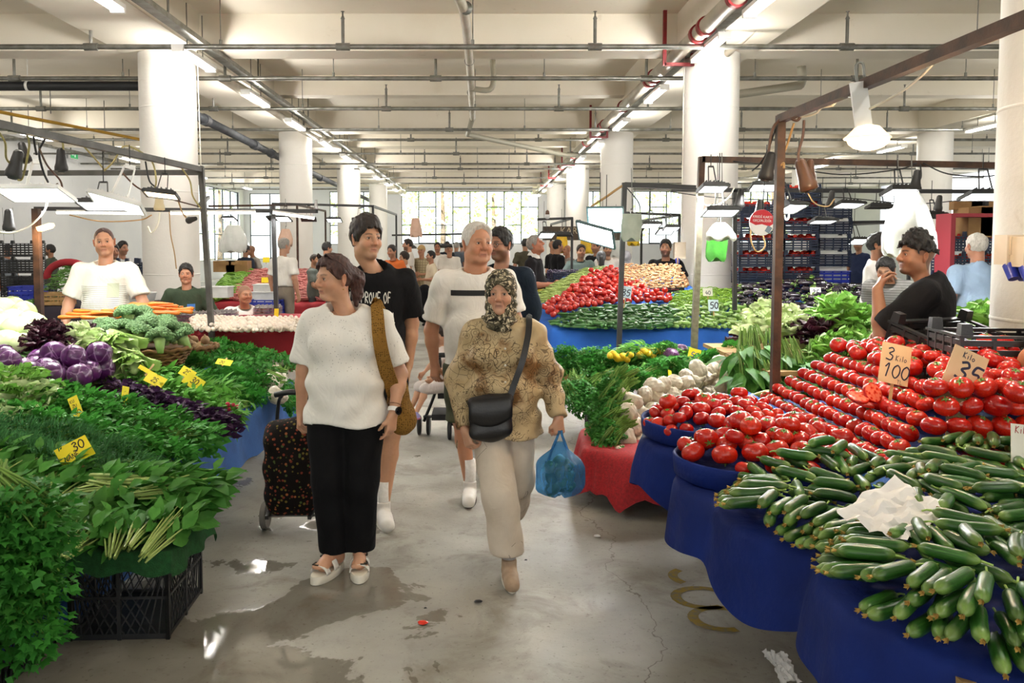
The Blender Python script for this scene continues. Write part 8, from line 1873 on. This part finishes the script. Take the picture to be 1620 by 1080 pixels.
# --- young man in black
M1 = 'tall young man with dark hair in a black lettered T-shirt behind the woman in white'
m1 = person(M1, 594, 4.78, 6, 1.83, 'c69777', dict(hc='1a120e', stubble=.06, goatee=.5, brow=.8, lip='b0645a', wide=.96, gaze=(8, -2)), dict(m=H_DARK, t=.014, tt=.03, hl=(.052, -.018, -.08), noise=(.004, 90)),
    dict(m=BLACK_T, sl=.78, hem=.80, flare=.03, neckr=.072, name='t_shirt'), dict(m=m_cloth('black_shorts', '141416', '19191b'), cut=.56, r=(.098, .088, .08), name='shorts'), dict(m=SHOE_W, sole=SOLE_W, sock=(SOCKW, .15)), 3, 1.0, 0, False, hy=30, hp=0,
    J=dict(head=(-.05, -.03, 1.615), neck=(-.01, .01, 1.455), shB=(.172, .02, 1.375), shA=(-.185, 0, 1.375), elB=(.205, .08, 1.12), wrB=(.185, .03, .875), knB=(.085, -.06, .5), anB=(.035, -.10, .09), anA=(-.13, .28, .16), knA=(-.1, .03, .5), toeB=(.16, -1), toeA=(-.1, -1, -.06)), hands=({}, dict(curl=.45)))
pl_ = on_shirt(M1); sh = MB(); lt = lettering([('I APPROVE OF', -.24, 1.315, .062, .06), ('SARCASM,', -.06, 1.195, .062, .05)], lambda u, v: pl_(-.16+(u+.24)*.56, v+.04*(u+.24)*-.3), .0085); lt.build('lettering', mat('white_print', 'dcdad2', None, rough=.7), m1)['kind'] = 'stuff'
an = PEOPLE[M1]['P']['anB']; k = MB(); Q = smooth_path([an+np.array(q) for q in ((-.045, -.01, -.02), (-.05, -.05, -.05), (-.045, -.09, -.05), (-.042, -.02, -.035))], 5); k.tube(Q, .006, 6); k.build('swoosh_mark', mat('red_shoe_mark', 'a32a3a', None, rough=.5), m1)
for i in range(5): q = an+np.array([.16*.02, 0, 0])+nrm((.16, -1, 0))*(.06+.02*i)+np.array([0, 0, -.005-.009*i]); MB().tube([q+np.array([-.028, 0, -.008]), q+np.array([0, 0, .004]), q+np.array([.028, 0, -.008])], .0035, 5).build('lace', SOLE_W, m1)
# --- white-haired man
M2 = 'white haired man in a white T-shirt with one black chest stripe, hand on a stroller'
m2 = person(M2, 752, 5.25, 4, 1.79, 'bd8869', dict(hc='8d8478', old=1.2, brow=.5, lip='a25c52', buzz=0, wide=1.03, jaw=1.12, size=1.10, neck=.066, gaze=(4, 0), browc='5d5148'), dict(m=H_WHITE, t=.008, tt=.009, hl=(.098, -.008, -.06), noise=(.002, 140), wide=1.03),
    dict(m=WHITE_T, sl=.80, hem=.825, flare=.022, neckr=.088, name='t_shirt'), dict(m=KHAKI, cut=.5, r=(.105, .095, .09), name='cargo_shorts'), dict(m=SHOE_W, sole=SOLE_D, sock=(SOCKW, .17)), 3, 1.17, .9, False, hy=20, hp=-2,
    J=dict(head=(.012, -.02, 1.62), elA=(-.285, .06, 1.06), wrA=(-.265, .06, .845), knA=(-.1, -.1, .5), anA=(-.045, -.14, .09), anB=(.1, .3, .15), toeB=(.05, -1, -.06), toeA=(-.1, -1)), hands=(dict(d=(.02, -.1, -1), n=(.6, .6, 0), curl=.6, thumb=.9), {}))
pm2 = on_shirt(M2); s4 = PEOPLE[M2]['s']; Gs = [[pm2(u, z+.012*(u+.2)*.0) for u in np.linspace(-.165, .2, 26)] for z in (1.295*s4, 1.31*s4, 1.33*s4)]; MB().grid(np.array(Gs)).build('chest_stripe', mat('black_print', '17171a', None, rough=.7), m2)
# --- stroller with a child, pulled behind the white-haired man
so_ = at(706, 640, 6.75); o = empty('stroller', (so_.x, 6.75, 0), 'black folding stroller with double wheels behind the white haired man', 'stroller')
def wheel(c, r=.085): k = MB(); k.lathe([(.03, -.012), (r*.8, -.018), (r, -.01), (r, .01), (r*.8, .018), (.03, .012)], 22, R=roty(PI/2)@rotz(0), c=c); return k
for x, y in ((-.24, .12), (-.16, .12), (.03, -.05), (.1, -.05), (.28, .22), (.34, .22)): wheel((x, y, .085)).build('wheel', BLACKPL, o, True, 50)
for pts in ([(-.2, .12, .12), (-.1, .05, .38), (-.04, -.3, .66), (-.03, -.55, .78)], [(.3, .22, .12), (.2, .1, .4), (.22, -.2, .66), (.2, -.5, .78)], [(-.2, .12, .16), (.1, -.02, .2), (.3, .2, .16)], [(.06, -.05, .12), (.1, .1, .45), (.12, .15, .75)]): MB().tube(smooth_path(pts, 6), .014, 8).build('frame_tube', BLACKPL, o)
MB().tube([(-.06, -.62, .80), (.2, -.56, .80)], .02, 10).build('handle', BLACKPL, o); k = MB(); k.box((.1, .08, .40), (.34, .3, .05), rotx(.15)); k.box((.14, .24, .62), (.34, .05, .46), rotx(-.25)); k.box((.08, .05, .2), (.4, .3, .05)); k.build('seat', mat('black_stroller_cloth', '1a1a1c', '222224', 8, .8), o, False)
ch = person('small child with dark hair in pale clothes and lilac shoes sitting in the stroller', 700, 6.72, -62, 1.0, 'd2a184', dict(hc='2a1a12', size=1.35), dict(S_SHORT, hl=(.05, -.02, -.12), tt=.018), dict(m=m_cloth('pale_pink_cotton', 'ded0cb', None), sl=.5, hem=.85), dict(m=m_cloth('child_shorts', 'cfc6c2', None), cut=.4, r=(.1, .09, .08), short=1), dict(m=mat('lilac_shoe', '8f8bc4', 'a9a5d8', 30, .6), sole=mat('rose_sole', 'a8607a', None, rough=.6)), 1, 1.0, 0, True,
    J=dict(hipA=(-.08, 0, .88), hipB=(.08, 0, .88), knA=(-.1, -.33, .87), knB=(.1, -.33, .87), anA=(-.12, -.48, .52), anB=(.1, -.48, .52), elA=(-.25, -.05, 1.18), elB=(.25, -.05, 1.18), wrA=(-.2, -.22, 1.05), wrB=(.2, -.22, 1.05)), z0=-.04, X=at(700, 500, 6.72).x, sit=True)
# --- man with glasses behind
M3 = 'dark bearded man with glasses and a navy shirt behind the white haired man'
m3 = person(M3, 792, 6.4, -12, 1.77, 'a5765c', dict(hc='120d0b', stubble=.55, brow=.9, size=1.04), dict(m=H_BLACK, t=.012, tt=.022, hl=(.062, -.015, -.06)), dict(m=NAVY_T, sl=1.5, hem=.82, fit=1.05), dict(m=GREYD), dict(m=SHOE_K), 2, 1.12, .3, hy=-28, hp=0)
dd = PEOPLE[M3]; hd3 = lambda p: dd['Rh']@np.array(p)*dd['hs']+dd['P']['head']; o = empty('glasses', (0, 0, 0), None, None); o.parent = m3; [o.pop(q) for q in list(o.keys())]
for sg in (-1, 1): MB().tube([hd3((sg*.032+.022*math.cos(a), -.098+.004*abs(math.cos(a)), .001+.019*math.sin(a))) for a in np.linspace(0, 2*PI, 18)], .0022, 6).build('rim', BLACKPL, o); MB().tube([hd3((sg*.054, -.092, .006)), hd3((sg*.078, -.03, .008)), hd3((sg*.08, .02, .006))], .002, 6).build('temple', BLACKPL, o)
MB().tube([hd3((-.01, -.1, .004)), hd3((.01, -.1, .004))], .002, 6).build('bridge', BLACKPL, o)
# ---------------------------------------------------------------- sellers and shoppers farther back
HANDSJ = dict(elA=(-.235, .02, 1.10), elB=(.235, .02, 1.10), wrA=(-.06, -.25, 1.09), wrB=(.07, -.24, 1.10))
ONTAB = dict(elA=(-.29, -.03, 1.13), elB=(.29, -.03, 1.13), wrA=(-.30, -.22, .93), wrB=(.30, -.22, .93))
REACH = dict(elA=(-.24, -.12, 1.10), wrA=(-.2, -.36, .98), elB=(.24, -.1, 1.1), wrB=(.18, -.34, 1.0))
SITJ = dict(hipA=(-.1, 0, .52), hipB=(.1, 0, .52))
def C_(n, a, b=None, **k): return m_cloth(n, a, b, **k)
def pat_stripe(k, v, c):
    z = k.sep(v)[2]; m = k.math('MULTIPLY', k.math('LESS_THAN', k.math('FRACT', k.math('MULTIPLY', z, 62.)), .22), k.math('MULTIPLY', k.math('GREATER_THAN', z, 1.085), k.math('LESS_THAN', z, 1.30))); x = k.math('LESS_THAN', k.math('ABSOLUTE', k.sep(v)[0]), .185); return k.mix(k.math('MULTIPLY', m, x), c, '4c5a50')
def pat_check(k, v, c):
    s = k.sep(v); a = k.math('LESS_THAN', k.math('FRACT', k.math('MULTIPLY', s[0], 18.)), .2); b = k.math('LESS_THAN', k.math('FRACT', k.math('MULTIPLY', s[2], 18.)), .2); return k.mix(k.math('MULTIPLY', k.math('MAXIMUM', a, b), .6), c, '6b5a48')
def pat_hstripe(k, v, c): return k.mix(k.math('MULTIPLY', k.math('LESS_THAN', k.math('FRACT', k.math('MULTIPLY', k.sep(v)[2], 40.)), .4), .5), c, '4b4b4d')
SHORT = dict(m=H_BLACK, t=.011, tt=.02, hl=(.066, -.012, -.065)); CROP = dict(m=H_DARK, t=.007, tt=.009, hl=(.072, -.01, -.05)); GREYH = dict(m=H_GREY, t=.008, tt=.012, hl=(.085, -.01, -.06)); WOMS = dict(m=H_DARK, t=.02, tt=.028, hl=(.06, -.05, -.12), noise=(.005, 80), ears=0); LONG = dict(m=H_BLACK, t=.016, tt=.02, hl=(.062, -.06, -.18), caps=[((0, .09, 0), (0, .12, -.22), .06, .05)], ears=0)
DK = dict(hc='15100d', stubble=.35)
# --- left side
L1 = 'balding seller in a white T-shirt with thin stripes and a pale pocket behind the carrots'
person(L1, 166, 7.05, 10, 1.80, 'be8d70', dict(hc='4a382b', buzz=.35, hl=(.085, .005, -.05), brow=.6, wide=1.03, jaw=1.08, gaze=(6, 0)), dict(m=H_BROWN, t=.004, tt=.004, hl=(.098, .01, -.05), noise=(.0012, 150)), dict(m=C_('striped_white_cotton', 'e4e2d6', None, pattern=pat_stripe), sl=.78, hem=.88, flare=.022, neckr=.08), dict(m=GREYD), None, 2, 1.14, .7, hy=10, hp=3, hr=-4,
       J=dict(elA=(-.30, -.01, 1.10), elB=(.32, -.06, 1.10), wrA=(-.30, -.14, .90), wrB=(.38, -.24, .90)))
pq = on_shirt(L1); G = [[pq(u, z) for u in np.linspace(.045, .135, 8)] for z in np.linspace(1.20, 1.32, 8)]; MB().grid(np.array(G)).build('chest_pocket', C_('sage_pocket', 'bcc5ac', None), PEOPLE[L1]['root'])
L2_ = 'seated dark haired seller in an olive green printed T-shirt in front of the left column'
person(L2_, 294, 9.95, 8, 1.74, 'b98567', dict(hc='1c1512', brow=.8, wide=1.05, stubble=.12, old=.6), dict(SHORT, tt=.024), dict(m=C_('olive_green_cotton', '3a4636', '333f30'), sl=.78, hem=.84, flare=.02), dict(m=GREYD), None, 2, 1.17, .8, hy=6, z0=-.335, J=dict(elA=(-.31, .02, 1.08), elB=(.33, .0, 1.09), wrA=(-.34, -.16, .9), wrB=(.2, -.26, .98), knA=(-.12, -.4, .82), knB=(.12, -.4, .82), anA=(-.12, -.42, .4), anB=(.12, -.42, .4)), sit=True)
pq = on_shirt(L2_); r_ = PEOPLE[L2_]['root']
for nm, u0, u1, z0, z1, cc in (('green_print', -.12, -.02, 1.15, 1.23, '3c6b46'), ('blue_print', .03, .12, 1.14, 1.26, '3568a8'), ('pale_print', .03, .1, 1.17, 1.2, 'c9d49a'), ('ochre_print', -.17, -.1, 1.14, 1.24, '7d7436')): MB().grid(np.array([[pq(u, z) for u in np.linspace(u0, u1, 6)] for z in np.linspace(z0, z1, 6)])).build(nm, mat(nm, cc, None, rough=.8), r_)
person('balding seller in a white T-shirt sitting low at the egg stall', 386, 9.9, 18, 1.68, 'a8785a', dict(hc='2a211b', buzz=.45, hl=(.06, .0, -.05), brow=.6, wide=1.08, jaw=1.1, old=.6), None, dict(m=WHITE_T, sl=.8, hem=.84, flare=.03), dict(m=BEIGE_P), None, 2, 1.15, .7, lean=14, hy=22, hp=2, z0=-.5, J=dict(knA=(-.12, -.4, .9), knB=(.12, -.4, .9), anA=(-.12, -.42, .6), anB=(.12, -.42, .6), elA=(-.3, -.12, 1.1), elB=(.3, -.15, 1.1), wrA=(-.25, -.3, 1.0), wrB=(.3, -.38, 1.02)), sit=True)
person('man in a white shirt and taupe trousers standing with his back turned at the beans', 449, 12.7, 150, 1.75, 'b98a70', dict(hc='8a857d', buzz=.5), dict(GREYH, t=.005), dict(m=WHITE_T, sl=.8, hem=1.0, flare=.02, fit=1.0), dict(m=C_('taupe_trousers', '8a8073'), waist=1.04), dict(m=SHOE_K), 1, 1.12, .5, hy=-10, J=dict(elB=(-.27, .0, 1.13), wrB=(-.28, -.12, .90)) if False else {})
specs = [
 ('grey shirted man with white bags walking at the far left', 12, 16.5, 80, 388, 'a57458', CROP, ('blue_grey_shirt', '7f858f'), GREYD, {}, 0, 1.15, .7),
 ('dark bearded man in an olive T-shirt near the left wall', 80, 16.5, -80, 388, '9b6c50', SHORT, ('dark_olive_cotton', '4a5145'), GREYD, HANDSJ, 0, 1.05, .2),
 ('dark haired man half hidden behind the striped seller, nearer one', 180, 13.2, 40, 388, 'b58468', SHORT, ('pale_shirt', 'c9cbc9'), GREYD, {}, 0, 1, 0),
 ('man with glasses half hidden behind the striped seller, farther one', 194, 14, 60, 383, 'b58468', SHORT, ('white_shirt', 'd9dbdc'), GREYD, {}, 0, 1, 0),
 ('dark shirted man before the bright side window', 389, 18, 150, 389, 'a87a5e', SHORT, ('dark_navy_cotton', '262c38'), GREYD, {}, 0, 1.05, .2),
 ('bald man in a grey T-shirt before the bright side window', 405, 18.3, -50, 388, '9c6e52', None, ('grey_cotton', 'a39d93'), GREYD, {}, -10, 1.05, .3),
 ('dark haired man half seen behind the head of the woman in white', 517, 15, 130, 384, 'a87a5e', SHORT, ('white_linen', 'dcdcd8'), GREYD, {}, 0, 1.05, .2),
 ('man in a grey shirt leaning over the beans behind the woman in white', 497, 14.4, 70, 403, 'a87a5e', CROP, ('dark_grey_shirt', '5a5f5a'), GREYD, REACH, 0, 1.05, .2),
 ('man in an orange T-shirt seen past the young man', 626, 15, -30, 388, 'b58468', SHORT, ('orange_cotton', 'c96a35'), GREYD, {}, -10, 1.05, .3),
 ('short haired woman in a white shirt with a red handbag facing left', 640, 15.1, -70, 399, 'c39878', WOMS, ('white_blouse', 'e6e5e2'), BEIGE_P, {}, 0, 1.1, .4),
 ('bearded man in a pale T-shirt standing in profile before the window', 646, 17, -85, 379, 'b58468', CROP, ('pale_cotton', 'd6d0c8'), BEIGE_P, {}, 0, 1.08, .3),
 ('man in a cap and checked waistcoat', 667, 17.2, -20, 389, 'b08064', 'cap', ('checked_waistcoat', 'b3a584'), BEIGE_P, HANDSJ, 0, 1, .3),
 ('stooping man with a bag strap across his cream shirt', 682, 16.2, -70, 398, 'b08064', SHORT, ('cream_cotton', 'd6c8ae'), BEIGE_P, HANDSJ, 0, 1, .2),
 ('ginger man in a white T-shirt facing the viewer in the far aisle', 692, 19.5, 0, 384, 'b57e62', CROP, ('bright_white_cotton', 'e9e4dc'), GREYD, {}, 0, 1.1, .4),
 ('grey haired man in a white polo shirt with a dark collar in the far aisle', 711, 18, 0, 387, 'b58468', GREYH, ('white_polo', 'e2dcd2'), GREYD, HANDSJ, 0, 1.1, .4),
 ('dark clothed shopper behind the grey haired man in the polo', 707, 23, 30, 383, 'a87a5e', SHORT, ('charcoal_cotton', '2a2d33'), GREYD, {}, 0, 1.05, .3),
 ('grey clothed shopper walking away in the far aisle', 722, 23.5, 170, 384, 'a87a5e', GREYH, ('slate_cotton', '5b626c'), GREYD, {}, 0, 1.1, .3),
 ('dark clothed shopper beside the pink carrier at the far window', 731, 26, 190, 384, 'a87a5e', SHORT, ('pink_grey_cotton', '8a7470'), GREYD, {}, 0, 1.05, .2),
 ('man in an olive shirt seen from behind, beyond the dark polo', 831, 19, 170, 379, 'a87a5e', SHORT, ('olive_drab_cotton', '4d4a3c'), GREYD, {}, 0, 1.05, .2),
 ('bald man in a black shirt beyond the grapes', 875, 17, 60, 381, 'b08064', None, ('black_shirt_cotton', '1d1c1e'), GREYD, HANDSJ, 0, 1.1, .4),
 ('dark haired man in a black T-shirt with his back half turned beyond the grapes', 882, 16, 110, 381, 'b08064', SHORT, ('jet_cotton', '17171a'), GREYD, HANDSJ, 0, 1.1, .4),
 ('bald man in a patterned shirt half hidden by the pale post', 897, 17, -60, 388, 'b57e62', None, ('patterned_shirt', '8a7f7a'), GREYD, {}, 0, 1.05, .3),
 ('man in a teal grey polo leaning on the grape crates', 916, 13.9, 5, 386, 'b08064', CROP, ('teal_grey_polo', '6d7d7a'), GREYD, ONTAB, -14, 1.12, .5),
 ('dark haired man in black looking left by the pale column', 943, 15.4, -50, 381, 'b08064', SHORT, ('black_polo_cotton', '1f1f21'), GREYD, {}, 0, 1.1, .3),
 ('bearded man in a white T-shirt facing the viewer by the pale column', 961, 14.6, 0, 385, 'c09274', SHORT, ('snow_cotton', 'e6e2de'), GREYD, {}, 0, 1.05, .2),
 ('woman with a long dark ponytail and light blue top seen from behind', 951, 12.6, 175, 399, 'b88c70', LONG, ('light_blue_top', 'b5cbe0'), GREYD, {}, 0, .95, 0),
 ('bearded seller in a black T-shirt behind the fruit crate by the column', 1054, 11.75, -20, 380, 'a87a5e', SHORT, ('black_print_cotton', '1a1a1c'), GREYD, ONTAB, -6, 1.08, .2),
 ('bearded seller in a white T-shirt busy with his hands behind the aubergines', 1388, 8.3, 55, 371, 'b08064', SHORT, ('fresh_white_cotton', 'e2dfda'), GREYD, HANDSJ, 0, 1.08, .2),
 ('man in navy far off beyond the white shirted seller', 1358, 17, -60, 379, 'a87a5e', CROP, ('deep_navy_cotton', '2a3350'), GREYD, {}, 0, 1.05, .2),
 ('white haired man in a light blue T-shirt seen from behind', 1545, 7.6, 185, 371, 'b07c62', dict(GREYH, m=H_WHITE, t=.012), ('light_blue_cotton', '8fa5bd'), GREYD, {}, 0, 1.2, .5)]
for lab, px, Y, yaw, yt, sk, hr_, (tn, tc), bt, J, lean, w, be in specs:
    Ht = at(px, yt, Y).z+.005; big = Y < 12.5
    pt = {'checked_waistcoat': pat_check, 'patterned_shirt': pat_check}.get(tn)
    hdp = dict(DK) if hr_ in (SHORT, CROP) else dict(hc='6a625a' if hr_ is GREYH else '2a1d16', buzz=.3 if hr_ is None else 0)
    if 'bearded' in lab: hdp['stubble'] = .7
    hh = hr_
    if hr_ == 'cap': hh = dict(m=C_('tan_cap_cloth', 'b89a6b'), t=.012, tt=.018, hl=(.045, .03, .0), noise=(.001, 50), caps=[((-.03, -.1, .04), (.03, -.1, .04), .03, .03)])
    p = person(lab, px, Y, yaw, Ht, sk, hdp, hh, dict(m=C_(tn, tc, None, pattern=pt), sl=.8, hem=.84, flare=.02), dict(m=bt), dict(m=SHOE_W if 'woman in a white shirt' in lab else SHOE_K), 1 if big else 0, w, be, 'woman' in lab, lean=-lean if lean else 0, hp=-8 if J is HANDSJ and 'profile' not in lab else 0, J=J)
    if lean: pass
# crouching man between the two right sellers
person('dark haired man in a striped grey shirt bending down behind the aubergines', 1420, 8.1, -40, 1.72, 'a87a5e', dict(DK), SHORT, dict(m=C_('grey_stripe_cotton', '9a9a98', None, pattern=pat_hstripe), sl=.8, hem=.84), dict(m=GREYD), None, 1, 1.08, .2, lean=42, hp=20, z0=-.02)
# woman in grey head scarf from behind
p = person('woman in a grey head scarf and pale coat seen from behind by the pale column', 991, 13.0, 170, 1.54, 'b88c70', dict(fem=1), dict(m=C_('grey_scarf_cloth', '8d8b8c', '75757a'), t=.022, tt=.024, hl=(.05, -.2, -.2), ears=0, caps=[((0, .03, -.08), (0, .04, -.19), .08, .1)]), dict(m=C_('pale_grey_coat', 'b3b2ae'), sl=1.95, hem=.6, flare=.03, skirt=.02, fit=1.08), dict(m=GREYD), dict(m=SHOE_K), 0, 1.1, .3, True)
# shopper in the dark polo and jeans looking at his hands
PO = 'man in a dark white collared polo and jeans looking at his hands'
p = person(PO, 846, 11.3, 72, 1.77, 'b3755a', dict(hc='5c5550', old=.7, size=1.08, jaw=1.08), dict(m=H_GREY, t=.008, tt=.012, hl=(.082, -.01, -.06)), dict(m=C_('dark_polo_cotton', '1e1c1f'), sl=.8, hem=.84, flare=.025, collar=C_('white_trim', 'd9d6d2')), dict(m=JEANS, cut=.3), dict(m=SHOE_K), 1, 1.14, .6, hp=-22, J=dict(HANDSJ, elA=(-.25, .0, 1.08), elB=(.25, .02, 1.08), wrA=(-.1, -.28, 1.09), wrB=(.06, -.30, 1.08)))
# seller in the black T-shirt on the right, hand at his mouth
RS = 'young seller in a black T-shirt with curly dark hair, hand at his mouth'
p = person(RS, 1472, 4.75, -128, 1.735, 'a8775a', dict(hc='0f0b0a', buzz=.55, hl=(.05, .0, -.085), stubble=.2, goatee=.85, brow=.95, wide=1.0, jaw=1.05), dict(m=H_BLACK, t=.012, tt=.052, hl=(.058, .035, .03), noise=(.010, 105)), dict(m=BLACK_T, sl=.85, hem=.82, flare=.04, fit=1.06, neckr=.076), dict(m=BLACKP), None, 2, 1.28, .6, hy=42, hp=-4,
    J=dict(head=(.015, -.075, 1.60), neck=(0, -.01, 1.455), elA=(-.28, -.05, 1.09), wrA=(.0, -.30, 1.08), elB=(.26, -.20, 1.12), wrB=(.20, -.245, 1.40)), hands=(dict(d=(.9, .1, 0), n=(0, 1, 0), curl=.5), dict(d=(-.55, .15, .8), n=(-.4, .8, -.2), curl=[.5, .62, .7, .75], thumb=.5)))
# person at the right edge of the picture, only the arm in view
p = person('person at the right picture edge with only a bare arm in view', 1690, 3.62, 180, 1.76, 'b57f60', {}, S_SHORT, dict(m=GREYD, sl=.6, hem=.84), dict(m=GREYD), None, 2, 1.1, .2, X=2.92, J=dict(elB=(.42, .03, 1.13), wrB=(.46, -.06, .92), elA=(-.27, -.02, 1.12), wrA=(-.28, -.1, .9)), hands=(dict(curl=.4), dict(curl=.4)))
# small carried things
o = tag(MB().box((0, 0, 0), (.24, .1, .17), roty(.5), taper=.8).build('red_handbag', mat('dark_red_leather', '6b2030', None, rough=.5), None, False), 'dark red handbag held by the short haired woman in white', 'bag'); o.location = at(656, 478, 14.9)
for i, px in enumerate((8, 24)): hangbag(at(px, 447, 16.4), .28, .42, FILM, 'white carrier bag carried by the grey shirted man at the far left, '+['nearer the edge', 'nearer the wall'][i], .3, 30+i, .5)
o = empty('wheeled_bag', (at(672, 500, 16).x, 16, 0), 'dark wheeled shopping bag beside the stooping man', 'bag'); v = Vol((-.22, -.2, .05), (.22, .2, .95), .02); v.cap((0, 0, .25), (0, 0, .75), .16, .12, 0); V, Q = v.nets(); MB().add(V, Q).build('bag_body', BLACK_T, o)
for s_ in (-1, 1): MB().cyl((s_*.12, -.1, .08), (s_*.17, -.1, .08), .08, seg=14).build('wheel', BLACKPL, o, True, 40)
